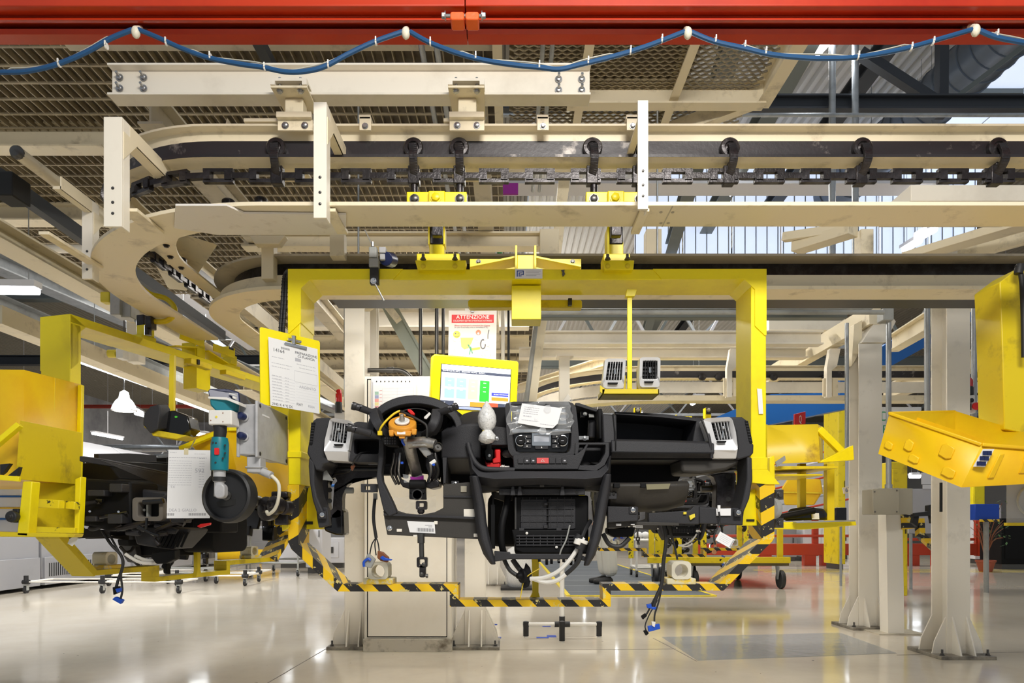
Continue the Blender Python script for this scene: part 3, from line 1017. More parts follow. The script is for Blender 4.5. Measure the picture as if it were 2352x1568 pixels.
for k, (x, y) in enumerate(((965, 90), (1000, 90))):
    beamY(x, y, 3.35, 7.5, .03, .03, GALV, 'conduit_pipe', ['left one of two grey conduits below the grating near the middle', 'right one of two grey conduits below the grating near the middle'][k], 'pipe', 'pipe')
bb = solo('junction_box', MB().box(-20, 392, 28, 448, 3.0, .12), DARK, 'black box on the dark rail at the left edge', 'box', bevel=.006)

# hexagon mesh platform at the right
hx = thing('mesh_platform', 'cream framed platform with hexagonal expanded metal at upper right', 'platform', (.7, 3.9, MZ))
mb = MB()


def strand(a, b_):
    mb.bar(a, b_, .008, .010)


cw, ch = .052, .030
X0, X1, Y0, Y1 = 0.0, 1.42, 3.25, 4.75
j = 0
y = Y0
while y < Y1:
    x = X0 + (cw / 2 if j % 2 else 0)
    while x < X1:
        a = Vector((x, y, MZ))
        strand(a, a + Vector((cw / 2, ch * .55, 0)))
        strand(a + Vector((cw / 2, ch * .55, 0)), a + Vector((cw, 0, 0)))
        x += cw
    y += ch
    j += 1
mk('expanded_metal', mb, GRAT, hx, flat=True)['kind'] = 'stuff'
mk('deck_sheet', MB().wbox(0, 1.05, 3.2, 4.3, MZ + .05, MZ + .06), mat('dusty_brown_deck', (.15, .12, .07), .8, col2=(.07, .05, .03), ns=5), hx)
fx = (1750 - VX) * 4.05 / K
mk('frame_side', MB().ibeam((fx, 3.1, MZ - .02), (fx, 4.05, MZ - .02), .14, .08, .01, .01), CREAM, hx)
mk('frame_front', MB().ibeam((0.34, 4.02, MZ - .03), (fx, 4.02, MZ - .03), .14, .08, .01, .01), CREAM, hx)
for px in (1142, 1352, 1590):
    X = (px - VX) * 3.6 / K
    mk('joist', MB().ibeam((X, 3.1, MZ - .02), (X, 4.8, MZ - .02), .10, .05, .008, .008), CREAM, hx)
mk('joist_back', MB().ibeam((-.05, 4.75, MZ - .03), (1.2, 4.75, MZ - .03), .14, .08, .01, .01), CREAM, hx)
mk('brace', MB().bar(W(1752, 222, 4.05), W(1440, 340, 4.4), .06, .09), CREAM, hx)
for x, y in ((1248, 90), (1270, 90)):
    a = W(x, y, 3.3)
    mk('conduit', MB().cyl(a, a + Vector((0, 1.5, 0)), .012, 8), GALV, hx)
# ================================================================ THE YELLOW HANGER IN FRONT
SB = stripe('hazard_bands_bottom', 1, 0, 1, .115, .1)
SL = stripe('hazard_bands_left_arm', 1, .5, 0, .084, .35)
SR = stripe('hazard_bands_right_arm', 0, .5, 1, .080, .3)
SP = stripe('hazard_bands_right_post', .55, .5, -1, .105, .2)
SQ = stripe('hazard_bands_left_post', .6, .6, -1, .15, .55)
F0, FD = 2.75, .185
HC = W(1211, 1392, 2.84)
hg = thing('yellow_hanger', 'big yellow hanger frame with hazard striped bottom, in the centre around the dashboard', 'hanger frame', HC)
mk('top_beam', MB().box(662, 618, 1760, 642, F0, FD), YEL, hg, .003)
mk('post', MB().box(662, 642, 690, 1113, F0, FD), YEL, hg, .003)
mk('post', MB().box(1725, 642, 1760, 1108, F0, FD), YEL, hg, .003)
mk('sleeve_plate', MB().slab([(661, 617), (925, 617), (903, 641), (712, 642), (691, 662), (691, 740), (664, 765), (661, 765)], F0 - .005, .19), YEL, hg, .001)
mk('sleeve_plate', MB().slab([(1761, 617), (1500, 617), (1520, 641), (1710, 641), (1734, 664), (1734, 748), (1757, 770), (1761, 770)], F0 - .005, .19), YEL, hg, .001)
mk('collar', MB().box(660, 1036, 692, 1050, F0 - .006, .2), YEL, hg, .002)
mk('collar', MB().slab([(1722, 1050), (1763, 1050), (1763, 1078), (1722, 1078)], F0 - .004, .19), YEL, hg, .002)
mk('knee_gusset', MB().slab([(1728, 1078), (1763, 1078), (1792, 1112), (1763, 1112), (1728, 1108)], F0 - .006, .02), YEL, hg, .001)
mk('lower_post', MB().slab([(660, 1113), (687, 1113), (685, 1250), (669, 1261), (662, 1245)], F0, .15), SQ, hg, .001)
mk('lower_post', MB().slab([(1744, 1108), (1779, 1108), (1779, 1234), (1774, 1243), (1750, 1238)], F0, .15), SP, hg, .001)
mk('side_plate', MB().slab([(643, 1152), (664, 1154), (664, 1212), (648, 1220)], F0 - .01, .12), YELC, hg, .002)
mk('slant_bar', MB().slab([(669, 1261), (685, 1248), (786, 1341), (775, 1358)], F0, .15), SL, hg, .001)
mk('slant_bar', MB().slab([(1652, 1340), (1662, 1356), (1774, 1243), (1750, 1238)], F0, .15), SR, hg, .001)
mk('bottom_bar', MB().slab([(775, 1358), (786, 1341), (1053, 1341), (1053, 1358)], F0, .10), SB, hg, .001)
mk('bottom_bar', MB().box(1033, 1377, 1403, 1393, F0, .10), SB, hg, .001)
mk('bottom_bar', MB().slab([(1384, 1340), (1652, 1340), (1662, 1356), (1384, 1356)], F0, .10), SB, hg, .001)
mk('step_bar', MB().box(1033, 1358, 1053, 1377, F0, .10), SB, hg, .001)
mk('step_bar', MB().box(1385, 1356, 1403, 1377, F0, .10), SB, hg, .001)
# rear support straps (unseen fronts, carry the dashboard)
mk('centre_strut', MB().slab([(1221, 1210), (1239, 1210), (1237, 1360), (1243, 1380), (1214, 1380), (1223, 1360)], 2.87, .03), YELG, hg, .002)
mk('seat_bracket', MB().slab([(708, 1120), (722, 1110), (740, 1185), (740, 1215), (700, 1215), (693, 1190)], 2.86, .06), YEL, hg, .002)
mk('seat_bracket', MB().slab([(1738, 1120), (1722, 1130), (1706, 1175), (1706, 1207), (1742, 1207)], 2.80, .06), YEL, hg, .002)
mk('bracket_slot', MB().box(698, 1197, 718, 1204, 2.855, .01), DARK, hg)
mk('bracket_slot', MB().box(1715, 1192, 1733, 1197, 2.795, .01), DARK, hg)
# centre bracket
mk('centre_plate', MB().box(1175, 655, 1243, 733, 2.80, .10), YEL, hg, .002)
mk('centre_block', MB().box(1188, 585, 1228, 618, 2.80, .08), YEL, hg, .002)
for x in (1183, 1227):
    mk('lifting_ear', MB().slab([(x, 563), (x + 5, 563), (x + 5, 618), (x, 618)], 2.77, .10), YEL, hg, .001)
for sx in (-1, 1):
    c = 1207
    mk('wing_gusset', MB().slab([(c + sx * 24, 587), (c + sx * 24, 592), (c + sx * 128, 613), (c + sx * 128, 608)], 2.80, .10), YEL, hg, .001)
    mk('wing_plate', MB().box(min(c + sx * 24, c + sx * 128), 594, max(c + sx * 24, c + sx * 128), 618, 2.93, .012), YEL, hg, .001)
    mk('bolt', MB().bolt(W(c + sx * 108, 601, 2.93), (0, -1, 0), .008, .008), STEELD, hg)
mk('guide_bar', MB().slab([(1075, 690), (1080, 687), (1176, 689), (1176, 705), (1080, 706), (1075, 702)], 2.97, .05), YELG, hg, .004)
mk('guide_bar', MB().slab([(1243, 688), (1335, 688), (1337, 692), (1337, 706), (1243, 706)], 2.97, .05), YELG, hg, .004)
mk('band_clip', MB().box(1305, 684, 1314, 700, 2.95, .08), GREASE, hg, .002)
# name plate with a square spiral emblem
npl = mk('name_plate', MB().box(1183, 617, 1246, 639, F0 - .009, .004), PAPER, hg)
mb = MB()
for a in ((1187, 621, 1203, 623.2), (1187, 621, 1189.4, 635), (1191.5, 625.5, 1193.6, 635), (1191.5, 625.5, 1199, 627.4), (1200.8, 621, 1203, 631.5), (1195.5, 629.5, 1203, 631.5), (1195.5, 629.5, 1197.6, 635)):
    mb.box(*a, F0 - .0096, .0008)
mk('emblem', mb, INKB, npl)
mb = MB()
for i, w in enumerate((34, 30, 33, 24)):
    mb.box(1208, 622 + i * 3.4, 1208 + w, 623 + i * 3.4, F0 - .0096, .0008)
mk('small_print', mb, INKL, npl)
mk('paint_mark', MB().slab([(1289, 620), (1297, 619), (1296, 624), (1298, 629), (1293, 635), (1291, 630), (1292, 625)], F0 - .0075, .004), STEELD, hg)
# hook blocks on the top beam
for k, cx in enumerate((1003, 1415)):
    w = 1 if k == 0 else .62
    mk('hook_block', MB().box(cx - 16, 520, cx + 16, 560, 2.765, .05), GREASE, hg, .004)
    mk('hook_pin', MB().lathe(W(cx, 535, 2.765), (0, -1, 0), [(.020, 0), (.020, .008), (.011, .010), (.011, .03), (.008, .034)], 18), STEEL, hg)
    mk('hook_neck', MB().box(cx - 17, 555, cx + 17, 590, 2.77, .07), YEL, hg, .003)
    mk('hook_back_plate', MB().box(cx - 20, 520, cx - 16, 560, 2.76, .06).box(cx + 15, 520, cx + 19, 560, 2.76, .06) if k == 0 else MB().box(cx - 20, 520, cx - 15, 585, 2.75, .08), YEL, hg, .001)
    mk('hook_base', MB().box(cx - 46 * w, 582, cx + 52 * w, 606, 2.74, .09), YEL, hg, .003)
    mk('hook_lip', MB().slab([(cx - 50 * w, 597), (cx + 68 * w, 597), (cx + 64 * w, 619), (cx - 44 * w, 619)], 2.715, .05), YEL, hg, .003)
    for dx in (-31 * w, 42 * w):
        mk('bolt', MB().cyl(W(cx + dx, 596, 2.70), W(cx + dx, 584, 2.70), .006, 8).bolt(W(cx + dx, 596, 2.70), (0, 0, 1), .009, .008), STEELD, hg)
        mk('bolt', MB().bolt(W(cx + dx, 611, 2.715), (0, -1, 0), .008, .004), YELG, hg)
# hanging rod, tray
mk('tray_rod', MB().box(1441, 670, 1452, 893, 2.80, .008), YEL, hg, .001)
mk('rod_foot', MB().slab([(1440, 664), (1463, 664), (1458, 680), (1437, 680)], 2.79, .03), YEL, hg, .001)
mk('tray', MB().box(1383, 893, 1514, 905, 2.74, .008).box(1383, 903, 1514, 905, 2.74, .13).slab([(1378, 884), (1390, 893), (1387, 905), (1378, 900)], 2.74, .004).box(1511, 893, 1514, 905, 2.74, .13).box(1383, 893, 1386, 905, 2.74, .13), YELG, hg, .001)
mk('tray_divider', MB().box(1463, 848, 1467, 895, 2.83, .01).box(1433, 862, 1437, 895, 2.83, .01), YELG, hg)
mk('price_sticker', MB().slab([(1739, 892), (1750, 893), (1753, 950), (1743, 950)], F0 - .0065, .002), PAPER, hg)
# gland nozzles, side motors on the right lower post
for y in (1137, 1202):
    mk('rubber_buffer', MB().box(1781, y - 13, 1800, y + 10, 2.80, .05).bolt(W(1791, y - 1, 2.80), (0, -1, 0), .011, .01), STEELD, hg, .004)
mk('bearing', MB().lathe(W(1782, 1168, 2.80), (-1, -.35, 0), [(.040, 0), (.044, .012), (.044, .028), (.030, .034), (.022, .036), (.010, .045), (.010, .06)], 24), GREYP, hg)
# ivory support blocks
for k, (x0, x1, y0, y1) in enumerate(((845, 891, 1292, 1330), (1543, 1588, 1289, 1330))):
    o_ = rr(x0, y0, x1, y1, 7)
    cx, cy = (x0 + x1) / 2, (y0 + y1) / 2 + 1
    i_ = [(cx + 15 * math.cos(a), cy + 15 * math.sin(a)) for a in [(-math.pi / 2 + 2 * math.pi * j / 40) for j in range(40)]]
    oo = [(x - 0, y) for x, y in o_]
    # order the outer loop to start at the top too
    k0 = min(range(len(oo)), key=lambda q: abs(oo[q][0] - cx) + abs(oo[q][1] - y0))
    oo = [((x0 + x1) / 2, y0)] + oo[0:] if False else oo
    mb = MB()
    N_ = 40
    o2 = []
    for j in range(N_):
        a = -math.pi / 2 + 2 * math.pi * j / N_
        dx, dy = math.cos(a), math.sin(a)
        s_ = min((x1 - x0) / 2 / max(abs(dx), 1e-6), (y1 - y0) / 2 / max(abs(dy), 1e-6))
        s_ = min(s_, 26)
        o2.append((cx + dx * s_, (y0 + y1) / 2 + dy * s_))
    o3, i3 = [W(x, y, F0 - .01) for x, y in o2], [W(x, y, F0 - .01) for x, y in i_]
    T = Vector((0, .09, 0))
    mb.loft([o3, [p + T for p in o3], [p + T for p in i3], i3, o3], cap=False)
    mk('support_block', mb, IVORY, hg, .002)
    mk('block_base', MB().box(x0 - 11, 1328, x1 + 11, 1342, F0 - .005, .10), mat('yellow_stained_ivory', (.72, .66, .45), .5, col2=(.85, .6, .05), ns=14, lo=.5, hi=.55), hg, .004)
# sensor valve on the top beam
vs = thing('valve_sensor', 'small grey and black valve with thin probe clipped on the yellow top beam', 'sensor', W(860, 640, 2.72))
mk('clamp_strip', MB().box(849, 595, 869, 651, 2.72, .025), RUBBER, vs, .002)
mk('valve_body', MB().box(847, 566, 865, 590, 2.71, .03).box(847, 592, 869, 612, 2.71, .03), GREYP, vs, .003)
mk('valve_body', MB().box(870, 566, 886, 580, 2.74, .03).box(872, 582, 884, 596, 2.74, .03), ALU, vs, .003)
mk('motor_cap', MB().cyl(W(886, 594, 2.75), W(900, 598, 2.82), .028, 14), NAVY, vs, .002)
mk('probe', MB().cyl(W(862, 652, 2.72), W(882, 690, 2.72), .0035, 8).cyl(W(854, 560, 2.72), W(838, 528, 2.72), .002, 6).cyl(W(856, 556, 2.72), W(856, 566, 2.72), .006, 8), STEEL, vs)
mk('bolt', MB().bolt(W(858, 645, 2.72), (0, -1, 0), .009, .01), CHROME, vs)
# ribbed hose over the corner
hs = thing('ribbed_hose', 'black ribbed hose pair hanging over the left corner of the yellow frame', 'hose', W(646, 770, 2.75))
for dx in (0, 7):
    pts = spline([W(660 + dx, 622, 2.85), W(652 + dx, 640, 2.78), W(648 + dx, 700, 2.76), W(643 + dx, 770, 2.76), W(644 + dx, 800, 2.8)], 14)
    mb = MB().tube(pts, .0065, 10)
    for a in pts[::2]:
        mb.lathe(a - Vector((0, 0, .002)), (0, 0, 1), [(.0065, 0), (.0082, .001), (.0082, .004), (.0065, .005)], 10)
    mk('hose_tube', mb, RUBBER, hs)

# vents standing on the tray
def loose_vent(x0, y0, x1, y1, lean, D, label, tilt=0):
    t = thing('air_vent', label, 'air vent', W((x0 + x1) / 2, y1, D), 'silver air vents on the yellow tray')
    xm = y0 + (y1 - y0) * .74
    ou = [(x0 + lean, y0 + 3), (x0 + lean + 4, y0), (x1 + lean * .6 - 3, y0), (x1 + lean * .6, y0 + 4), (x1, xm), (x1 - 2, y1 - 4), (x0 + 3, y1 - 4), (x0, xm)]
    ap = [(x0 + lean + 7, y0 + 8), (x1 + lean * .6 - 7, y0 + 8), (x1 - 6, xm - 4), (x0 + 7, xm - 4)]
    N_ = 32
    O, I = resample(ou, N_), resample(ap, N_)
    # match starting angles
    mb = MB()
    o3 = [W(x, y, D + (.014 if y > xm + 3 else 0)) for x, y in O]
    i3 = [W(x, y, D + .006) for x, y in I]
    best = min(range(N_), key=lambda s: sum((o3[j] - i3[(j + s) % N_]).length for j in range(N_)))
    i3 = i3[best:] + i3[:best]
    T = Vector((0, .05, 0))
    mb.loft([o3, [p + T for p in o3], [p + T for p in i3], i3, o3], cap=False)
    mk('bezel', mb, SILV, t, .001)
    mk('duct_box', MB().slab(ap, D + .035, .05), PLASD, t)
    n = 6
    for i in range(1, n):
        f = i / n
        a = W(ap[0][0] + (ap[1][0] - ap[0][0]) * f, ap[0][1], D + .008)
        b_ = W(ap[3][0] + (ap[2][0] - ap[3][0]) * f, ap[3][1], D + .008)
        mk('slat', MB().bar(a, b_, .0014, .014, (0, 1, 0)), SILV if not tilt else PLAS, t)
    for f in (.2, .4, .6, .8):
        a = W(ap[0][0] * (1 - f) + ap[3][0] * f, ap[0][1] * (1 - f) + ap[3][1] * f, D + .03)
        b_ = W(ap[1][0] * (1 - f) + ap[2][0] * f, ap[1][1] * (1 - f) + ap[2][1] * f, D + .03)
        mk('cross_slat', MB().bar(a, b_, .002, .006), PLAS, t)
    cx, cy = (ap[0][0] + ap[2][0]) / 2, (ap[0][1] + ap[2][1]) / 2
    mk('slider_knob', MB().box(cx - 2.5, cy - 6, cx + 2.5, cy + 7, D + .001, .012), CHROME, t, .001)
    mk('thumb_wheel', MB().slab([(x0 + 12, xm + 1), (x1 - 14, xm + 1), (x1 - 16, xm + 5), (x0 + 14, xm + 5)], D - .001, .01), PLASD, t, .001)


loose_vent(1384, 823, 1434, 896, 6, 2.745, 'silver air vent with pale slats at the left end of the yellow tray')
loose_vent(1468, 820, 1516, 893, 2, 2.745, 'silver air vent with black slats at the right end of the yellow tray', 1)


# ---------------------------------------------------------------- flat printed things in a tilted plane
class Plane:
    def __init__(s, tl, tr, bl):
        s.o = tl
        s.u = (tr - tl)
        s.v = (bl - tl)
        s.wd, s.ht = s.u.length, s.v.length
        s.un, s.vn = s.u.normalized(), s.v.normalized()
        s.n = s.un.cross(s.vn).normalized()      # away from the viewer
        if s.n.y < 0:
            s.n = -s.n

    def p(s, a, b_, d=0.0):
        return s.o + s.u * a + s.v * b_ + s.n * d

    def rect(s, mb, a0, b0, a1, b1, d0=-.0008, d1=0.0):
        q = [(a0, b0), (a1, b0), (a1, b1), (a0, b1)]
        mb.loft([[s.p(a, b_, d0) for a, b_ in q], [s.p(a, b_, d1) for a, b_ in q]])
        return mb

    def text(s, body, a, b_, size, m, parent, align='LEFT', d=-.0010, sx=1.0):
        o = text(body, (0, 0, 0), size, m, None, align=align)
        up = -s.vn
        nrm = -s.n
        M = Matrix((s.un * sx, up, s.n * -1)).transposed().to_4x4()
        loc = s.p(a, b_, d)
        if parent is not None:
            o.parent = parent
            loc = loc - WL[parent]
        o.rotation_euler = (0, 0, 0)
        o.data.transform(M)
        o.location = loc
        return o


def printed_lines(pl, parent, rows, m=INKL, seed=1):
    """rows of illegible small print: (a0, a1, b, height)"""
    R = random.Random(seed)
    mb = MB()
    for a0, a1, b_, h in rows:
        a = a0
        while a < a1:
            w = R.uniform(.02, .07)
            pl.rect(mb, a, b_, min(a + w, a1), b_ + h)
            a += w + .012
    o = mk('small_print', mb, m, parent, flat=True)
    o['kind'] = 'stuff'
    return o


# clipboard
cb = thing('clipboard', 'yellow clipboard hooked on the left post of the frame', 'clipboard', W(670, 945, 2.62))
DL, DR = 2.56, 2.73
cpl = Plane(W(597, 750, DL), W(735, 783, DR), W(598, 928, DL))
mk('board', MB().loft([[cpl.p(a, b_, d) for a, b_ in ((.02, 0), (.98, 0), (1, .02), (1, .98), (.98, 1), (.02, 1), (0, .98), (0, .02))] for d in (0, .006)]), YEL, cb, .001)
ppl = Plane(W(615, 774, DL + .01), W(728, 802, DR - .01), W(620, 931, DL + .01))
ppl.o = ppl.o - cpl.n * .004
sht = thing('job_sheet', 'white printed job sheet numbered 14164 clipped to the yellow clipboard', 'paper', ppl.p(.5, 1))
mk('sheet', ppl.rect(MB(), 0, 0, 1, 1, -.0006, .0006), PAPER, sht)
mb = MB().cyl(cpl.p(.52, .03, -.012), cpl.p(.52, .14, -.012), .010, 12).cyl(cpl.p(.42, .09, -.014), cpl.p(.64, .09, -.014), .006, 10)
cpl.rect(mb, .36, .14, .74, .175, -.016, -.006)
mk('spring_clip', mb, CHROME, cb, .001)
ppl.text('14164', .08, .19, .019, INK, sht)
ppl.text('PREPARAZIONE', .98, .15, .0135, INK, sht, 'RIGHT')
ppl.text('CS PLANCIA', .93, .20, .0135, INK, sht, 'RIGHT')
ppl.text('ARGENTO', .94, .66, .0155, INKL, sht, 'RIGHT')
ppl.text('2945 K 4 YJ SX', .03, .985, .0135, INK, sht)
ppl.text('FIAT', .52, .93, .0135, INK, sht)
ppl.text('FISSA', .76, .93, .0125, INKL, sht)
mb = MB()
for i in range(12):
    ppl.rect(mb, .24 + i * .015, .10, .248 + i * .015, .13)
mk('barcode', mb, INK, sht)
mk('grey_patch', ppl.rect(MB(), .52, .215, .64, .265), INKL, sht)
mb = MB()
for a0, b0, a1, b1 in ((.5, .41, .97, .415), (.5, .575, .97, .58), (.5, .41, .503, .58), (.967, .41, .97, .58)):
    ppl.rect(mb, a0, b0, a1, b1)
for i in range(9):
    ppl.rect(mb, .04, .56 + i * .044, .5, .5625 + i * .044)
for i in range(7):
    ppl.rect(mb, .52, .60 + i * .042, .97, .601 + i * .042)
mk('ruled_line', mb, INKL, sht)['kind'] = 'stuff'
printed_lines(ppl, sht, [(.06, .3, .27, .008), (.55, .95, .30, .008), (.05, .45, .36, .008), (.6, .93, .35, .008), (.05, .4, .41, .008)] + [(.05, .24, .545 + i * .044, .009) for i in range(9)] + [(.3, .38, .545 + i * .044, .007) for i in range(9)])

# grey control box on the post
gb = thing('control_box', 'light grey enamelled box with two navy knobs beside the left post', 'control box', Vector((-.945, 2.6, EYE + .25)))
mk('box_body', MB().wbox(-.980, -.912, 2.47, 2.78, EYE + .252, EYE + .438), ALU, gb, .006)
mk('box_lid', MB().wbox(-.914, -.904, 2.45, 2.79, EYE + .243, EYE + .446), ALU, gb, .003)
for yy in (2.475, 2.765):
    for zz in (.258, .432):
        mk('screw', MB().bolt((-.904, yy, EYE + zz), (1, 0, 0), .006, .003), STEELD, gb)
mk('small_label', MB().wbox(-.904, -.903, 2.50, 2.57, EYE + .40, EYE + .406), PAPER, gb)
mk('hinge_flange', MB().wbox(-.985, -.975, 2.462, 2.475, EYE + .245, EYE + .445), ALU, gb, .002)
for y in (958, 1003):
    c = W(562, y, 2.47)
    kb = mk('knob', MB().lathe(c, (0, -1, 0), [(.016, -.01), (.016, .006), (.0135, .008)], 20), ALU, gb)
    mk('knob_cap', MB().lathe(c, (-.25, -1, .1), [(.0125, 0), (.014, .02), (.012, .03), (.002, .034)], 20), NAVY, gb)
mk('plug_housing', MB().wbox(-.955, -.905, 2.48, 2.54, EYE + .19, EYE + .25).wbox(-.96, -.90, 2.475, 2.545, EYE + .205, EYE + .213), ALU, gb, .005)
mk('plug_gland', MB().cyl((-.912, 2.5, EYE + .198), (-.868, 2.49, EYE + .180), .014, 12), ALU, gb)
mk('white_cable', MB().tube(spline([(-.868, 2.49, EYE + .180), (-.842, 2.49, EYE + .15), (-.845, 2.50, EYE + .10), (-.865, 2.52, EYE + .06), (-.895, 2.54, EYE + .04), (-.91, 2.56, EYE + .05)], 6), .0065, 10), IVORY, gb)
# hand wheel
hw = thing('hand_wheel', 'black hand wheel below the grey box, left of the frame', 'hand wheel', W(530, 1190, 2.55))
c = W(527, 1139, 2.52)
ax = Vector((-.18, -1, .05))
mk('rim', MB().lathe(c, ax, [(.080, -.03), (.098, -.028), (.100, 0), (.098, .022), (.090, .028), (.084, .022), (.082, .004), (.080, -.01)], 40), RUBBER, hw)
mk('disc', MB().lathe(c, ax, [(.082, -.002), (.082, .008), (.03, .012), (.018, .014), (.002, .014)], 40), RUBBER, hw)
mk('hub', MB().lathe(c, ax, [(.018, 0), (.018, .02), (.010, .022), (.010, .04)], 20), STEELD, hw)
mk('grip_slot', MB().slab([(498, 1152), (530, 1146), (568, 1144), (566, 1154), (525, 1162), (500, 1163)], 2.502, .012), DARK, hw)
mk('shaft', MB().cyl(c, c - ax.normalized() * .2, .02, 12), STEELD, hw)
gm = thing('gear_motor', 'black greasy gear and bearing block between hand wheel and frame post', 'gear', W(635, 1210, 2.75))
for x, y, r, D in ((615, 1168, .045, 2.66), (632, 1160, .034, 2.62), (655, 1165, .028, 2.66)):
    c = W(x, y, D)
    mk('gear_disc', MB().lathe(c, (-.5, -1, 0), [(r, -.02), (r * 1.05, -.01), (r * 1.05, .01), (r * .8, .016), (r * .4, .018), (r * .3, .03), (.003, .032)], 22), GREASE, gm)
mk('bearing_block', MB().box(622, 1128, 660, 1142, 2.70, .08).box(630, 1142, 662, 1205, 2.72, .06), GREASE, gm, .006)
# battery nutrunner
nt = thing('battery_tool', 'teal cordless angle driver with navy battery, hung head down beside the grey box', 'power tool', W(503, 1145, 2.42))
mk('battery', MB().slabD([(477, 897, 2.40), (481, 892, 2.40), (519, 892, 2.40), (549, 900, 2.44), (551, 924, 2.44), (519, 915, 2.40), (480, 912, 2.40)], .07), NAVY, nt, .004)
mk('battery_band', MB().slab([(478, 910), (520, 912), (548, 922), (548, 929), (520, 918), (478, 915)], 2.395, .07), WHITE, nt, .001)
mk('battery_label', MB().slab([(526, 902), (541, 906), (541, 908), (526, 904)], 2.398, .01).slab([(534, 909), (541, 911), (541, 916), (534, 914)], 2.398, .01), WHITE, nt)
mk('battery_foot', MB().slabD([(481, 914, 2.40), (519, 916, 2.40), (541, 924, 2.43), (540, 940, 2.43), (527, 946, 2.41), (495, 943, 2.40), (482, 930, 2.40)], .065), TEAL, nt, .006)
mk('foam_block', MB().slab(rr(478, 941, 532, 975, 3), 2.39, .07), WHITE, nt, .004)
mk('foam_mark', MB().cyl(W(497, 957, 2.39), W(497, 957, 2.388), .004, 8), INKY, nt)
for dx, dy in ((484, 965), (512, 948), (512, 968)):
    mk('foam_screw', MB().cyl(W(dx, dy, 2.39), W(dx, dy, 2.3885), .002, 6), BROWNP, nt)
mk('taped_grip', MB().tube([W(505, 972, 2.42), W(506, 990, 2.42), W(504, 1010, 2.42)], .024, 14, .020), RUBBER, nt)
mk('tool_body', MB().loft([[W(505, 1005, 2.42) + Vector((.026 * math.cos(a), .03 * math.sin(a), 0)) for a in [6.283 * i / 16 for i in range(16)]],
                            [W(505, 1020, 2.42) + Vector((.030 * math.cos(a), .034 * math.sin(a), 0)) for a in [6.283 * i / 16 for i in range(16)]],
                            [W(504, 1065, 2.42) + Vector((.030 * math.cos(a), .033 * math.sin(a), 0)) for a in [6.283 * i / 16 for i in range(16)]],
                            [W(504, 1080, 2.42) + Vector((.030 * math.cos(a), .030 * math.sin(a), 0)) for a in [6.283 * i / 16 for i in range(16)]]]), TEAL, nt, .001)
mk('trigger', MB().slab(rr(492, 1028, 502, 1044, 2), 2.382, .02), REDP, nt, .001)
for x, y in ((489, 1016), (496, 1017), (517, 1022), (517, 1040), (512, 1052), (495, 1062)):
    mk('vent_hole', MB().cyl(W(x, y, 2.3855), W(x, y, 2.40), .0035, 8), RUBBER, nt)
mk('tool_neck', MB().cyl(W(504, 1080, 2.42), W(504, 1106, 2.42), .021, 16).cyl(W(504, 1106, 2.42), W(503, 1140, 2.42), .017, 16), ALU, nt, .001)
mk('neck_ring', MB().cyl(W(504, 1095, 2.42), W(504, 1105, 2.42), .0225, 16), RUBBER, nt)
mk('angle_head', MB().slab(rr(491, 1110, 515, 1144, 10), 2.40, .035), ALU, nt, .004)
mk('drive_shaft', MB().cyl(W(503, 1134, 2.42), W(516, 1137, 2.47), .006, 10), STEEL, nt)
# ================================================================ THE DASHBOARD
DB = thing('dashboard', 'black van dashboard with bare steering column, hanging in the centre yellow frame', 'dashboard', W(1215, 1340, 2.70))


def xs(secs, Dref=2.6):
    """loft across the width: (x pixel at Dref, closed profile of (y, D))"""
    loops = []
    for x, pr in secs:
        X = (x - VX) * Dref / K
        loops.append([Vector((X, D, EYE + (VY - y) * D / K)) for y, D in pr])
    return MB().loft(loops)


def ringm(outer, inner, D, t, Di=None, n=48):
    """frame between two outlines with matched starting corners"""
    Di = D if Di is None else Di
    O, I = resample(outer, n), resample(inner, n)
    o3, i3 = [W(x, y, D) for x, y in O], [W(x, y, Di) for x, y in I]
    best = min(range(n), key=lambda s: sum((o3[j] - i3[(j + s) % n]).length for j in range(n)))
    i3 = i3[best:] + i3[:best]
    T = Vector((0, t, 0))
    return MB().loft([o3, [p + T for p in o3], [p + T for p in i3], i3, o3], cap=False)


# --- end caps with side grilles
capL = mk('end_cap', MB().slab([(706, 1032), (716, 975), (719, 966), (726, 960), (755, 958), (762, 964), (752, 1000), (745, 1040), (757, 1062), (742, 1066), (738, 1080), (725, 1080), (711, 1052), (705, 1040)], 2.60, .22), PLAS, DB, .006)
capR = mk('end_cap', MB().slab([(1676, 957), (1705, 957), (1717, 966), (1724, 990), (1727, 1015), (1732, 1021), (1731, 1040), (1724, 1048), (1694, 1056), (1688, 1045), (1696, 1030), (1690, 990)], 2.60, .22), PLAS, DB, .006)
for par, q in ((capL, [(715, 970), (724, 970), (717, 1021), (710, 1021)]), (capR, [(1711, 966), (1718, 966), (1729, 1017), (1722, 1017)])):
    mk('side_grille', MB().slab(q, 2.597, .004), PLASD, par)
    mb = MB()
    for i in range(1, 8):
        f = i / 8
        mb.bar(W(q[0][0] * (1 - f) + q[3][0] * f, q[0][1] * (1 - f) + q[3][1] * f, 2.596), W(q[1][0] * (1 - f) + q[2][0] * f, q[1][1] * (1 - f) + q[2][1] * f, 2.596), .003, .003)
    mk('grille_bar', mb, PLAS, par)['kind'] = 'stuff'


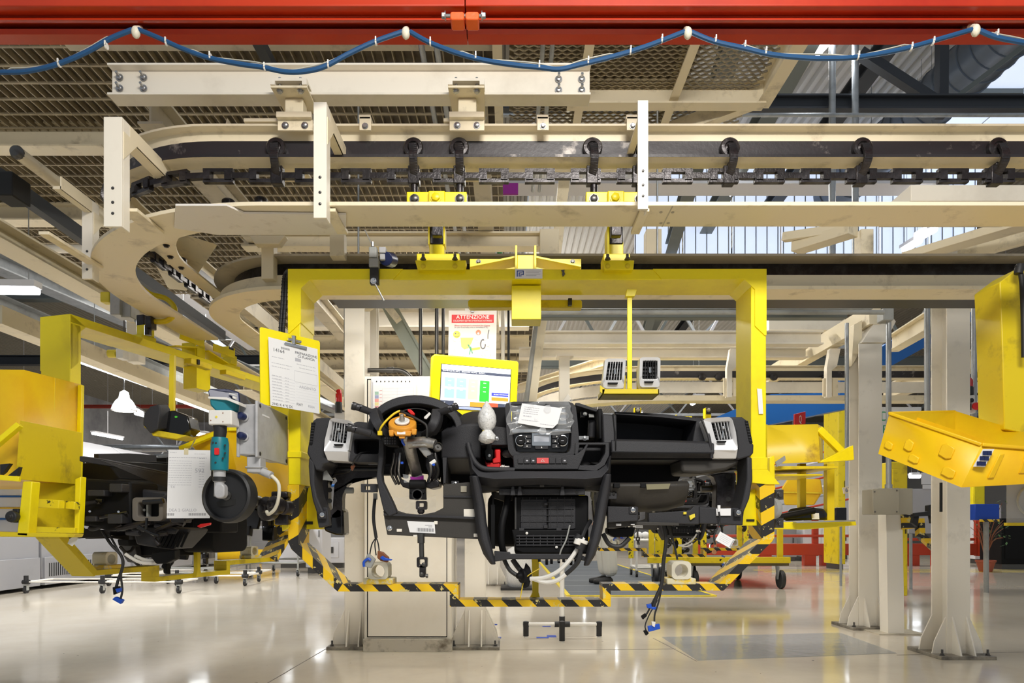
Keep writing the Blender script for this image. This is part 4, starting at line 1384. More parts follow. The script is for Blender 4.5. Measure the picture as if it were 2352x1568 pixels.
# --- silver vent panels
def dash_vent(ou, lower, ap, name):
    p = mk('vent_panel', ringm(ou, ap, 2.575, .10, 2.590), SILV, DB, .003)
    p['label'] = name
    a = [W(x, y, 2.575) for x, y in (lower[0], lower[1])]
    b_ = [W(x, y, 2.600) for x, y in (lower[2], lower[3])]
    T = Vector((0, .09, 0))
    mk('lower_lip', MB().loft([[a[0], a[1], b_[0], b_[1]], [a[0] + T, a[1] + T, b_[0] + T, b_[1] + T]]), SILV, p, .002)
    mk('vent_box', MB().slab(ap, 2.625, .05), PLASD, p)
    for i in range(1, 6):
        f = i / 6
        mk('slat', MB().bar(W(ap[0][0] * (1 - f) + ap[1][0] * f, ap[0][1] * (1 - f) + ap[1][1] * f, 2.60), W(ap[3][0] * (1 - f) + ap[2][0] * f, ap[3][1] * (1 - f) + ap[2][1] * f, 2.60), .0016, .014, (0, 1, 0)), SILV, p)
    mb = MB()
    for f in (.17, .34, .5, .67, .84):
        mb.bar(W(ap[0][0] * (1 - f) + ap[3][0] * f, ap[0][1] * (1 - f) + ap[3][1] * f, 2.617), W(ap[1][0] * (1 - f) + ap[2][0] * f, ap[1][1] * (1 - f) + ap[2][1] * f, 2.617), .003, .006)
    mk('cross_slat', mb, PLAS, p)['kind'] = 'stuff'
    cx, cy = sum(q[0] for q in ap) / 4, sum(q[1] for q in ap) / 4
    mk('slider_knob', MB().lathe(W(cx + 1, cy - 6, 2.595), (0, -1, 0), [(.006, 0), (.006, .012), (.004, .015), (.001, .016)], 14).box(cx, cy, cx + 2, cy + 16, 2.592, .006), CHROME, p)
    yb = max(q[1] for q in ap)
    mk('thumb_wheel', MB().slab([(cx - 12, yb + 1), (cx + 10, yb + 1), (cx + 8, yb + 5), (cx - 10, yb + 5)], 2.570, .012), PLASD, p, .001)


dash_vent([(757, 964), (764, 959), (806, 966), (810, 975), (806, 1000), (800, 1036), (744, 1036), (746, 1010)], [(744, 1036), (800, 1036), (800, 1060), (752, 1057)],
          [(763, 968), (799, 974), (794, 1018), (756, 1011)], 'silver vent panel at the left end')
dash_vent([(1616, 965), (1622, 960), (1675, 957), (1682, 962), (1690, 990), (1695, 1030), (1690, 1034), (1637, 1033), (1628, 1000)], [(1637, 1033), (1695, 1030), (1691, 1053), (1639, 1053)],
          [(1634, 970), (1675, 967), (1683, 1008), (1645, 1011)], 'silver vent panel at the right end')

# --- left pocket panel
mk('pocket_panel', ringm([(806, 975), (820, 968), (845, 970), (872, 985), (873, 1062), (803, 1060), (801, 1040)], rr(813, 1008, 870, 1042, 4), 2.61, .12), PLAS, DB, .004)
mk('pocket_box', MB().box(811, 1006, 872, 1044, 2.70, .08), PLASD, DB)
# --- instrument hood: thick arch sweeping back
n = 22


def arch(cx, cy, rx, ry, a0, a1, n=22):
    return [(cx + rx * math.cos(math.radians(a0 + (a1 - a0) * i / n)), cy - ry * math.sin(math.radians(a0 + (a1 - a0) * i / n))) for i in range(n + 1)]


oa = arch(953, 985, 110, 78, 190, -8)
ia = arch(953, 985, 99, 66, 190, -8)
ob = arch(953, 985, 104, 70, 190, -8)
ib = arch(953, 985, 88, 50, 190, -8)
ic = arch(953, 985, 94, 58, 190, -8)
hood = [[W(*oa[i], 2.58), W(*ob[i], 2.95), W(*ib[i], 2.95), W(*ic[i], 2.62), W(*ic[i], 2.575)] for i in range(n + 1)]
mk('instrument_hood', MB().loft(hood), PLAS, DB, .004)
mk('instrument_back', MB().slab(arch(953, 1000, 100, 70, 185, -5), 2.90, .04), PLASD, DB)
for x in (905, 1000):
    mk('gauge_ring', MB().lathe(W(x, 965, 2.90), (0, -1, .1), [(.055, 0), (.055, .02), (.050, .022), (.048, .004)], 28), PLAS, DB)
mk('gauge_screen', MB().box(940, 945, 968, 975, 2.885, .01), PLASG, DB, .001)
mk('hood_side', MB().slab([(1040, 935), (1062, 952), (1066, 970), (1050, 985), (1028, 992), (1015, 985), (1035, 965)], 2.70, .1), PLASD, DB, .006)
# --- column shroud: two curved horns
hl = spline([W(855, 938, 2.50), W(860, 958, 2.47), W(868, 975, 2.46), W(882, 990, 2.48), W(896, 998, 2.52)], 4)
hr = spline([W(1002, 938, 2.50), W(1000, 958, 2.47), W(994, 975, 2.46), W(982, 990, 2.48), W(968, 998, 2.52)], 4)
for h_ in (hl, hr):
    loops = []
    for i, p in enumerate(h_):
        d_ = (h_[min(i + 1, len(h_) - 1)] - h_[max(i - 1, 0)]).normalized()
        s_ = Vector((d_.z, 0, -d_.x)).normalized()
        w = .017 if i < len(h_) * .6 else .012
        loops.append([p - s_ * w, p - s_ * w + Vector((0, .10, 0)), p + s_ * w + Vector((0, .10, 0)), p + s_ * w])
    mk('column_shroud', MB().loft(loops), PLAS, DB, .005)
# stalks
def stalk(pts, rs, label, m=RUBBER):
    P = [W(*p) for p in pts]
    mb = MB()
    for (a, b_, r0, r1) in zip(P[:-1], P[1:], rs[:-1], rs[1:]):
        mb.tube([a, b_], r0, 14, r1)
    o = mk('control_stalk', mb, PLAS, DB, .001)
    o['label'] = label
    mk('stalk_grip', MB().tube([P[0], P[0].lerp(P[1], .5)], rs[0] * 1.14, 14), RUBBER, o, .002)
    d_ = (P[1] - P[0])
    mb = MB()
    for f, g in ((.15, 0), (.55, .002), (.95, -.002), (1.3, .001)):
        q = P[0] + d_ * f
        rr_ = rs[0] * 1.16
        mb.wbox(q.x - .004, q.x + .004, q.y - rr_ - .0006, q.y - rr_ + .001, q.z + g + .004, q.z + g + .006)
    mk('white_symbol', mb, INKL, o)
    return o


stalk([(808, 931, 2.46), (826, 936, 2.47), (852, 946, 2.50), (862, 950, 2.52)], [.013, .0135, .0125, .010], 'upper left stalk')
stalk([(1050, 932, 2.46), (1036, 938, 2.47), (1010, 947, 2.50), (1000, 950, 2.52)], [.012, .0125, .012, .010], 'right stalk')
stalk([(797, 980, 2.44), (815, 985, 2.45), (850, 995, 2.48), (880, 1006, 2.52)], [.0135, .0145, .0135, .009], 'lower left stalk')
mk('switch_block', MB().slab([(876, 992), (905, 1000), (914, 1006), (912, 1024), (884, 1022), (874, 1008)], 2.50, .06), PLASD, DB, .003)
mb = MB()
for i in range(5):
    for j in range(3):
        mb.box(883 + i * 5.5, 1004 + j * 6, 886.5 + i * 5.5, 1008 + j * 6, 2.498, .004)
mk('switch_fins', mb, PLAS, DB)['kind'] = 'stuff'
mk('switch_block', MB().slab([(955, 990), (992, 988), (996, 1004), (980, 1014), (955, 1012)], 2.55, .06), PLASD, DB, .003)
# clock spring
ca = Vector((.03, -.60, .80)).normalized()
c = W(925, 984, 2.47)
mk('clock_spring', MB().lathe(c, ca, [(.02, 0), (.046, 0), (.050, .004), (.050, .022), (.047, .026), (.028, .026), (.024, .018), (.002, .018)], 40), ORSP, DB, .001)
for dx, dy in ((-27, 20), (25, 17)):
    mk('spring_ear', MB().slab([(925 + dx - 6, 975 + dy - 8), (925 + dx + 7, 975 + dy - 8), (925 + dx + 5, 975 + dy + 5), (925 + dx - 4, 975 + dy + 6)], 2.425, .02), ORSP, DB, .003)
mk('spring_front', MB().slab([(903, 990), (946, 990), (942, 1000), (908, 1000)], 2.424, .02), ORSP, DB, .002)
mk('spring_label', MB().box(912, 991, 931, 997, 2.4225, .002), PAPER, DB)
mk('spring_plug', MB().slab([(915, 1000), (930, 1000), (929, 1006), (917, 1006)], 2.43, .02), ORSP, DB, .001)
mk('spring_tab', MB().slab([(916, 948), (929, 948), (934, 960), (917, 960)], 2.51, .03), ORSP, DB, .002)
mk('white_ring', MB().lathe(c + ca * .026, ca, [(.018, 0), (.026, 0), (.027, .006), (.022, .009), (.018, .006)], 32), WHITE, DB, .001)
mk('splined_shaft', MB().lathe(c + ca * .02, ca, [(.010, -.02), (.010, .022), (.008, .026), (.007, .038), (.003, .038)], 12), CASTAL, DB, .001)
mk('yellow_wire', MB().tube(spline([W(919, 943, 2.49), W(905, 950, 2.48), (W(888, 965, 2.46)), W(876, 980, 2.46), W(872, 990, 2.47)], 6), .0042, 8).box(867, 989, 877, 999, 2.46, .012), mat('yellow_cable', (.85, .62, .02), .4), DB, .001)
mk('black_wire', MB().tube(spline([W(920, 944, 2.49), W(935, 950, 2.47), W(960, 963, 2.46), W(978, 975, 2.46), W(981, 990, 2.46), W(980, 1007, 2.47)], 6), .0042, 8).tube(spline([W(925, 943, 2.5), W(950, 938, 2.52), W(975, 941, 2.52), W(985, 948, 2.5)], 6), .0022, 6), RUBBER, DB)
mk('white_plug', MB().slab([(974, 957), (986, 946), (990, 950), (980, 962), (974, 961)], 2.49, .012), WHITE, DB, .001)
mk('red_lever', MB().slab([(936, 944), (936, 939), (944, 940), (952, 948), (952, 953), (944, 951)], 2.48, .015), REDP, DB, .002)
# steering column
mk('column_tube', MB().tube([W(938, 1008, 2.52), W(942, 1032, 2.54), W(960, 1100, 2.66)], .024, 20, .021), CASTAL, DB, .001)
mk('column_head', MB().lathe(W(935, 1006, 2.52), (0, -.5, .8), [(.016, 0), (.030, 0), (.030, .02), (.022, .028), (.012, .03), (.010, .04)], 24), CASTAL, DB, .001)
mk('bearing_collar', MB().lathe(W(938, 1003, 2.50), ca, [(.012, .01), (.021, .01), (.021, .03), (.014, .032)], 20), RUBBER, DB)
mk('ignition_lock', MB().tube([W(938, 1018, 2.49), W(975, 1014, 2.48), W(1000, 1020, 2.47)], .021, 18, .018).box(946, 1019, 996, 1024, 2.462, .02), CASTAL, DB, .002)
mk('lock_cylinder', MB().lathe(W(1006, 1026, 2.455), (.35, -1, .1), [(.015, -.02), (.017, .004), (.0135, .008), (.0125, .0), (.004, .0), (.002, .003)], 24), STEELD, DB)
mk('lock_foot', MB().slab([(960, 1028), (978, 1022), (992, 1040), (990, 1050), (975, 1048)], 2.48, .03), CASTAL, DB, .003)
mk('lock_connector', MB().slab([(980, 1047), (993, 1042), (999, 1054), (986, 1062)], 2.47, .03), PLASD, DB, .002)
mk('white_connector', MB().slab([(985, 1062), (998, 1053), (1002, 1060), (992, 1068)], 2.468, .02), WHITE, DB, .002)
mk('blue_connector', MB().slab([(991, 1066), (997, 1063), (1000, 1068), (995, 1070)], 2.466, .01).box(920, 1060, 926, 1065, 2.50, .01), BLUEP, DB, .001)
mk('column_head_wire', MB().tube(spline([W(925, 1006, 2.46), W(924, 1014, 2.46), W(929, 1022, 2.47)], 5), .004, 8), BLUEP, DB)
for sx, x0 in ((-1, 920), (1, 985)):
    for k in range(3):
        x = x0 + sx * k * 7
        mk('column_bracket', MB().tube(spline([W(x, 1040, 2.60), W(x + 3 * sx, 1060, 2.60), W(x + (4 + k * 2) * sx, 1085, 2.62), W(x + (12 + k) * -sx * .3, 1112, 2.64)], 5), .0055, 8), [STEEL, GREASE, STEELD][k], DB)
mk('column_cradle', MB().slab([(920, 1098), (930, 1104), (945, 1110), (985, 1108), (1002, 1100), (1010, 1106), (1008, 1118), (990, 1122), (975, 1118), (945, 1124), (925, 1118), (917, 1106)], 2.60, .10), GREASE, DB, .004)
mk('column_side_box', MB().slab([(903, 1030), (925, 1025), (932, 1045), (930, 1095), (918, 1095), (905, 1060)], 2.66, .1), PLASD, DB, .006)
mk('column_side_box', MB().slab([(975, 1048), (1005, 1040), (1012, 1060), (1005, 1100), (985, 1098), (976, 1070)], 2.68, .1), GREASE, DB, .006)
mk('clear_clamp', MB().slab([(925, 1088), (937, 1090), (950, 1096), (962, 1092), (972, 1088), (972, 1106), (928, 1108)], 2.585, .006), FILM, DB)
ps = mk('part_sticker', MB().slab([(942, 1094), (956, 1096), (973, 1091), (973, 1104), (958, 1107), (944, 1108)], 2.578, .003), PURP, DB)
mk('column_plate', ringm([(940, 1104), (978, 1104), (977, 1126), (978, 1147), (940, 1146)], arch(959, 1136, 13, 11, 0, 345, 20), 2.56, .03), PLASD, DB, .003)
mk('plate_roller', MB().cyl(W(941, 1112, 2.565), W(978, 1112, 2.565), .018, 14), PLASD, DB, .003)
mk('glass_eye', MB().lathe(W(959, 1136, 2.57), (0, -1, 0), [(.012, 0), (.019, 0), (.021, .010), (.018, .014), (.014, .006)], 24), STEEL, DB)
mk('upper_joint', ringm(rr(955, 1150, 980, 1170, 3), rr(962, 1155, 973, 1164, 2), 2.57, .03), GREASE, DB, .003)
mk('upper_joint_cup', MB().lathe(W(967, 1168, 2.585), (0, 0, -1), [(.012, 0), (.014, .006), (.014, .012), (.008, .02)], 14), GREASE, DB)
# lower steering shaft
sh_ = mk('steering_shaft', MB().cyl(W(967, 1225, 2.58), W(967, 1247, 2.58), .0135, 14).cyl(W(968, 1245, 2.58), W(969, 1284, 2.58), .0095, 12), STEELD, DB)
mk('universal_joint', ringm(rr(957, 1279, 981, 1303, 4), rr(963, 1284, 975, 1297, 3), 2.565, .03).slab(rr(963, 1296, 977, 1326, 4), 2.565, .03), GREASE, DB, .003)
mk('joint_bolt', MB().bolt(W(973, 1296, 2.565), (0, -1, 0), .006, .005).bolt(W(968, 1318, 2.565), (0, -1, 0), .006, .005).cyl(W(978, 1322, 2.58), W(983, 1322, 2.58), .008, 8), STEELD, DB)

# --- driver's lower trim
mk('trim_arm', MB().slab([(873, 985), (882, 1010), (881, 1050), (876, 1085), (878, 1105), (900, 1150), (912, 1178), (893, 1186), (880, 1170), (868, 1120), (864, 1095), (868, 1060), (870, 1020)], 2.56, .05), PLAS, DB, .004)
mk('trim_clip', ringm([(829, 1111), (866, 1111), (866, 1130), (829, 1130)], [(838, 1116), (850, 1116), (850, 1125), (838, 1125)], 2.60, .02), PLAS, DB, .001)
mk('knee_panel', MB().slab([(880, 1172), (905, 1170), (930, 1178), (965, 1182), (998, 1176), (1018, 1166), (1018, 1112), (1050, 1109), (1085, 1106), (1090, 1110), (1098, 1190), (1100, 1238), (1060, 1236), (889, 1228), (884, 1200)], 2.58, .03), PLASB, DB, .003)
mk('knee_ridge', MB().bar(W(882, 1181, 2.575), W(1095, 1190, 2.575), .02, .010), PLAS, DB, .002)
mk('knee_crease', MB().bar(W(1018, 1140, 2.577), W(1092, 1141, 2.577), .006, .006), PLAS, DB)
kl = mk('part_label', MB().slab([(935, 1196), (998, 1199), (1000, 1225), (941, 1222)], 2.577, .002), PAPER, DB)
mb = MB()
for i in range(19):
    x = 958 + i * 2.1
    mb.box(x, 1212 + i * .07, x + (1.3 if i % 3 else .7), 1220 + i * .07, 2.5765, .0006)
mb.box(976, 1205, 993, 1206, 2.5765, .0006).box(984, 1209, 993, 1210, 2.5765, .0006)
mk('barcode', mb, INK, kl)
for x0, y0, x1, y1 in ((1065, 1169, 1093, 1188), (911, 1214, 923, 1221), (997, 1196, 1005, 1204), (1088, 1225, 1100, 1233), (949, 1228, 958, 1233), (1058, 1116, 1072, 1130)):
    mk('clip_window', MB().box(x0, y0, x1, y1, 2.5765, .004), CABM if x0 != 1058 else BOXG, DB, .001)
for x, y in ((895, 1213),):
    mk('screw', MB().lathe(W(x, y, 2.58), (0, -1, 0), [(.010, 0), (.010, .003), (.007, .004), (.004, .001), (.003, .003)], 18), CHROME, DB)
for x, y, D in ((740, 1182, 2.60), (1454, 1171, 2.57), (1696, 1177, 2.60), (1045, 1112, 2.59)):
    mk('screw', MB().box(x - 9, y - 8, x + 9, y + 9, D, .012), PLAS, DB, .002)
    mk('screw', MB().lathe(W(x, y, D), (0, -1, 0), [(.009, 0), (.009, .003), (.006, .004), (.004, .001), (.003, .003)], 18), CHROME, DB)

# --- centre body between hood and radio
mk('centre_body', xs([(1012, [(990, 2.60), (985, 2.75), (985, 2.95), (1110, 2.95), (1052, 2.60)]), (1035, [(984, 2.58), (972, 2.70), (972, 2.95), (1110, 2.95), (1052, 2.58)]),
                      (1062, [(976, 2.57), (950, 2.66), (954, 2.95), (1110, 2.95), (1052, 2.57)]), (1082, [(974, 2.57), (944, 2.66), (950, 2.95), (1110, 2.95), (1052, 2.57)]),
                      (1104, [(974, 2.57), (944, 2.66), (950, 2.95), (1110, 2.95), (1052, 2.57)])], 2.58), PLAS, DB, .006)
mk('centre_ledge', MB().slab([(1104, 975), (1170, 982), (1172, 1022), (1076, 1022), (1104, 1018)], 2.575, .10), PLAS, DB, .004)
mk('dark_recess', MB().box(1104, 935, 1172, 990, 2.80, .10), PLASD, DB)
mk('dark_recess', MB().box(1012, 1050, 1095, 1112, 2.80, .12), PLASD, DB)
mk('recess_side', MB().slab([(1016, 1050), (1026, 1050), (1024, 1108), (1018, 1112)], 2.58, .20), PLAS, DB, .002)
mk('brown_spacer', MB().box(1170 - 8, 925, 1172, 1000, 2.62, .2), PLAS, DB, .003)
# shifter bay
mk('shifter_bay', MB().slab([(1074, 1020), (1180, 1020), (1180, 1080), (1110, 1078), (1090, 1062)], 2.72, .10), PLASD, DB)
mk('bay_rim', MB().tube(spline([W(1075, 1018, 2.56), W(1081, 1040, 2.55), W(1092, 1062, 2.54), W(1110, 1075, 2.53), W(1140, 1078, 2.53), W(1182, 1079, 2.53)], 6), .010, 10), PLAS, DB)
mk('shift_bracket', MB().slab([(1110, 1046), (1115, 1040), (1115, 1068), (1128, 1072), (1150, 1076), (1150, 1030), (1136, 1030), (1136, 1054), (1146, 1054), (1128, 1064), (1118, 1060)], 2.60, .05), REDP, DB, .003)
mk('shift_bracket', MB().slab([(1138, 1032), (1149, 1032), (1150, 1062), (1132, 1064), (1131, 1054), (1139, 1050)], 2.575, .03), REDP, DB, .003)
mk('bracket_lug', MB().box(1118, 1062, 1148, 1075, 2.58, .04), REDP, DB, .004)
mk('shift_lever', MB().slab([(1116, 1002), (1129, 1002), (1129, 1030), (1133, 1034), (1132, 1050), (1128, 1058), (1116, 1056), (1113, 1036), (1117, 1030)], 2.56, .02), PLASD, DB, .003)
mk('lever_rivet', MB().bolt(W(1124, 1046, 2.56), (0, -1, 0), .004, .003), STEEL, DB)
mk('cable_end', MB().cyl(W(1149, 1072, 2.60), W(1170, 1072, 2.60), .004, 10).lathe(W(1151, 1072, 2.60), (1, 0, 0), [(.006, 0), (.009, .004), (.006, .008), (.009, .012), (.005, .014)], 12), WHITE, DB)
mk('grey_grommet', MB().ell(W(1165, 1042, 2.66), .022, .02, .016), GREYP, DB)
mk('metal_nut', MB().bolt(W(1140, 1007, 2.575), (0, -1, 0), .007, .006).bolt(W(1343, 1006, 2.575), (0, -1, 0), .007, .006).box(1330, 1001, 1352, 1009, 2.58, .02), STEEL, DB)
# bubble wrapped knob
bw = []
for y, r in ((921, .003), (930, .012), (943, .026), (955, .033), (968, .0335), (980, .028), (988, .016), (993, .022), (1000, .031), (1010, .030), (1016, .020), (1019, .006)):
    c = W(1119 - (990 - min(y, 990)) * .02, y, 2.50)
    bw.append([c + Vector((r * (1 + .07 * math.sin(5 * a + y)) * math.cos(a), r * (1 + .07 * math.cos(4 * a + y)) * math.sin(a), 0)) for a in [6.2832 * i / 22 for i in range(22)]])
o = mk('bubble_wrap_cover', MB().loft(bw), BUBBLE, DB)
o['label'] = 'white bubble wrap over the gear knob'
mk('yellow_tie', MB().lathe(W(1118, 990, 2.50), (0, 0, 1), [(.0165, -.002), (.018, 0), (.0165, .002)], 16), INKY, DB)

# --- radio / climate tower
tower = ringm([(1160, 930), (1172, 922), (1310, 922), (1322, 930), (1326, 960), (1330, 1010), (1322, 1040), (1312, 1050), (1180, 1050), (1168, 1038), (1164, 1000)],
              [(1176, 930), (1304, 930), (1310, 936), (1312, 990), (1310, 1030), (1304, 1040), (1188, 1040), (1182, 1030), (1176, 990), (1174, 936)], 2.55, .12)
mk('tower_frame', tower, PLAS, DB, .005)
mk('radio_face', MB().slab([(1176, 930), (1306, 930), (1312, 940), (1312, 988), (1176, 988)], 2.585, .05), PLASG, DB, .002)
mk('radio_cage', MB().slab([(1185, 938), (1300, 938), (1303, 975), (1182, 975)], 2.575, .015), CHROME, DB, .003)
mk('climate_face', MB().slab([(1178, 992), (1310, 992), (1304, 1034), (1298, 1038), (1192, 1038), (1186, 1034)], 2.575, .04), PLASG, DB, .002)
mk('chrome_trim', MB().slab([(1176, 985), (1312, 985), (1312, 990), (1176, 994)], 2.565, .02), CHROME, DB, .001)
for x, y in ((1196, 1012), (1292, 1012)):
    k_ = mk('rotary_knob', MB().lathe(W(x, y, 2.57), (0, -1, 0), [(.018, 0), (.0175, .018), (.015, .021), (.002, .021)], 28), PLASD, DB, .001)
    mk('chrome_ring', MB().lathe(W(x, y, 2.573), (0, -1, 0), [(.018, 0), (.021, .002), (.021, .004), (.018, .005)], 28), CHROME, k_)
    mk('knob_mark', MB().box(x - 3, y - 1, x + 3, y + .5, 2.5485, .001), INKL, k_)
for x0, y0, x1, y1 in ((1198, 998, 1220, 1006), (1205, 1008, 1220, 1017), (1201, 1019, 1220, 1029), (1268, 998, 1290, 1006), (1268, 1008, 1283, 1017), (1268, 1019, 1288, 1029), (1229, 1023, 1259, 1031)):
    b_ = mk('climate_button', MB().slab(rr(x0, y0, x1, y1, 2), 2.568, .012), PLAS, DB, .001)
    cx, cy = (x0 + x1) / 2, (y0 + y1) / 2
    mk('button_symbol', MB().slab([(cx - 2, cy + 1.5), (cx, cy - 2), (cx + 2, cy + 1.5)], 2.5675, .001), WHITE, b_)
mk('display_frame', ringm([(1222, 994), (1265, 994), (1265, 1023), (1222, 1023)], [(1226, 999), (1262, 999), (1262, 1014), (1226, 1014)], 2.567, .01), CHROME, DB)
mk('display', MB().box(1225, 998, 1263, 1015, 2.570, .004), mat('pale_display', (.55, .58, .66), .3), DB)
# film and note
film = []
for i in range(13):
    row = []
    for j in range(13):
        u, v = i / 12, j / 12
        x = 1167 + 148 * u + 5 * math.sin(9 * v + 3 * u)
        y = 922 + 73 * v + 4 * math.sin(8 * u + 2 * v) - (22 * max(0, 1 - abs(u - .92) * 9) if v < .12 else 0)
        row.append(W(x, y, 2.545 + .012 * math.sin(11 * u + 5 * v) * math.cos(7 * v - 3 * u)))
    film.append(row)
mb = MB().add([p for r_ in film for p in r_] + [p + Vector((0, .0006, 0)) for r_ in film for p in r_], [(i * 13 + j, i * 13 + j + 1, (i + 1) * 13 + j + 1, (i + 1) * 13 + j) for i in range(12) for j in range(12)])
mk('clear_film_wrap', mb, FILM, DB)
loops_ = MB()
for cx in (1190, 1294):
    for r_ in (.012, .016, .02):
        loops_.tube([W(cx, 955, 2.565) + Vector((r_ * math.cos(a), 0, r_ * .7 * math.sin(a))) for a in [6.283 * i / 20 for i in range(21)]], .001, 5)
mk('wire_loop', loops_, CHROME, DB)
note = thing('instruction_note', 'white instruction note under the clear film on the radio', 'paper', W(1240, 988, 2.54))
npn = Plane(W(1199, 926, 2.54), W(1291, 937, 2.53), W(1189, 971, 2.54))
mb = MB().loft([[npn.p(a, b_, d) for a, b_ in ((0, 0), (1, 0), (.98, .78), (.88, 1.05), (.68, 1.08), (0, 1))] for d in (0, .0015)])
mk('note_sheet', mb, PAPER, note)
printed_lines(npn, note, [(.08, .45, .15 + i * .1, .02) for i in range(4)] + [(.1, .3, .58, .05), (.08, .5, .8, .02), (.55, .9, .9, .02)], INKL, 4)
for x, y in ((1258, 938), (1246, 989)):
    mk('round_tab', MB().lathe(W(x, y, 2.528), (0, -1, 0), [(.014, 0), (.014, .001), (.002, .001)], 20), FILM, note)
# --- right of the tower: open bay
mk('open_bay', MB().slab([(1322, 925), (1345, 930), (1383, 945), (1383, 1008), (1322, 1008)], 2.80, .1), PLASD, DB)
mk('bay_top', MB().slab([(1322, 925), (1330, 925), (1385, 944), (1385, 950), (1322, 931)], 2.66, .2), PLAS, DB, .002)
mk('bay_post', MB().slab([(1373, 938), (1383, 938), (1384, 1008), (1376, 1008)], 2.62, .15), PLASD, DB, .004)
mk('bay_duct', MB().cyl(W(1360, 965, 2.72), W(1358, 1005, 2.72), .016, 12).box(1334, 944, 1344, 958, 2.70, .02), PLAS, DB, .002)
mk('bay_clip', MB().slab([(1352, 950), (1364, 950), (1365, 958), (1353, 958)], 2.68, .01).bolt(W(1344, 950, 2.68), (0, -1, 0), .006, .005), GREYP, DB, .001)

# --- switch row and cup pocket
mk('switch_panel', MB().slab([(1178, 1044), (1322, 1044), (1340, 1030), (1348, 1018), (1352, 1019), (1328, 1078), (1180, 1078)], 2.535, .10), PLAS, DB, .004)
xb = [1189, 1203, 1218, 1232, 1261, 1276, 1290, 1304]
for i in range(7):
    hz = i == 3
    o = mk('hazard_button' if hz else 'switch_button', MB().slab(rr(xb[i] + .6, 1051, xb[i + 1] - .6, 1064, 2 if i in (0, 6) else 1), 2.530, .012), HAZ if hz else PLAS, DB, .001)
    cx = (xb[i] + xb[i + 1]) / 2
    if hz:
        o['label'] = 'red hazard warning button'
        mb = MB()
        tri = [W(cx - 4, 1060, 2.5285), W(cx + 4, 1060, 2.5285), W(cx, 1054, 2.5285)]
        for a in range(3):
            mb.bar(tri[a], tri[(a + 1) % 3], .001, .001)
        mk('warning_triangle', mb, WHITE, o)
    elif i in (1, 2, 6):
        mk('button_symbol', MB().slab(rr(cx - 2.4, 1056, cx + 2.4, 1059, 1), 2.5293, .001), INKL, o)
mk('cup_pocket', ringm([(1322, 1016), (1398, 1016), (1399, 1045), (1388, 1068), (1370, 1080), (1326, 1078), (1320, 1066)], [(1331, 1021), (1391, 1021), (1390, 1040), (1378, 1062), (1366, 1068), (1330, 1068), (1324, 1064)], 2.54, .10), PLAS, DB, .004)
mk('pocket_back', MB().slab([(1325, 1018), (1395, 1018), (1393, 1045), (1375, 1070), (1325, 1072)], 2.66, .04), PLAS, DB)
mk('coin_disc', MB().lathe(W(1342, 1067, 2.60), (0, -.3, 1), [(.022, 0), (.024, .004), (.020, .008), (.002, .008)], 24).lathe(W(1368, 1065, 2.62), (0, -.3, 1), [(.018, 0), (.020, .004), (.016, .008), (.002, .008)], 24), PLASD, DB)
# --- console band: wide curved lip turning into two legs
cl = [(1082, 1040), (1090, 1063), (1105, 1077), (1140, 1081), (1240, 1082), (1340, 1081), (1375, 1079), (1392, 1066), (1399, 1048)]
co_ = [(1075, 1050), (1080, 1090), (1092, 1110), (1130, 1118), (1240, 1112), (1350, 1118), (1388, 1112), (1402, 1090), (1404, 1045)]
a3 = [W(x, y, 2.50 + .05 * abs(x - 1240) / 160) for x, y in cl]
m3 = [W((x + u) / 2, (y + v) / 2, 2.475 + .05 * abs(x - 1240) / 160) for (x, y), (u, v) in zip(cl, co_)]
b3 = [W(x, y, 2.52 + .05 * abs(x - 1240) / 160) for x, y in co_]
T = Vector((0, .14, 0))
mk('console_lip', MB().loft([[a, m, b_, b_ + T, a + T] for a, m, b_ in zip(a3, m3, b3)]), PLAS, DB, .005)


def leg(pts, D0=2.53):
    loops = []
    for (x, y, w, D) in pts:
        loops.append([W(x - w, y, D + .02), W(x - w * .3, y, D), W(x + w * .6, y, D), W(x + w, y, D + .02), W(x + w, y, D + .13), W(x - w, y, D + .13)])
    return MB().loft(loops)


mk('console_leg', leg([(1088, 1092, 10, 2.50), (1093, 1115, 12, 2.51), (1101, 1160, 13, 2.52), (1105, 1200, 13, 2.52), (1112, 1240, 14, 2.52), (1122, 1272, 12, 2.52), (1133, 1296, 6, 2.53)]), PLAS, DB, .005)
mk('console_leg', leg([(1396, 1088, 8, 2.50), (1391, 1115, 12, 2.51), (1384, 1150, 13, 2.52), (1375, 1200, 13, 2.52), (1366, 1240, 13, 2.52), (1356, 1275, 11, 2.52), (1346, 1299, 6, 2.53)]), PLAS, DB, .005)
mk('console_soffit', MB().slab([(1100, 1112), (1240, 1104), (1384, 1112), (1382, 1128), (1310, 1120), (1200, 1120), (1106, 1130)], 2.58, .10), PLASB, DB, .004)
mk('latch_bay', MB().slab([(1198, 1099), (1295, 1099), (1290, 1118), (1202, 1118)], 2.535, .03), PLASD, DB, .002)
mk('latch', MB().box(1206, 1103, 1216, 1108, 2.53, .01).box(1280, 1103, 1290, 1108, 2.53, .01), GREYP, DB, .001)
mk('latch_post', MB().box(1240, 1100, 1250, 1118, 2.53, .02), PLASB, DB, .001)
mk('cross_rail', MB().box(1146, 1122, 1344, 1136, 2.56, .03), PLAS, DB, .002)
for x in (1178, 1194, 1292):
    mk('rail_rib', MB().slab([(x - 3, 1116), (x + 3, 1116), (x + 6, 1137), (x - 6, 1137)], 2.545, .02), PLAS, DB, .002)
for x in (1153, 1325):
    mk('rail_hole', MB().cyl(W(x, 1130, 2.558), W(x, 1130, 2.565), .006, 12), DARK, DB)
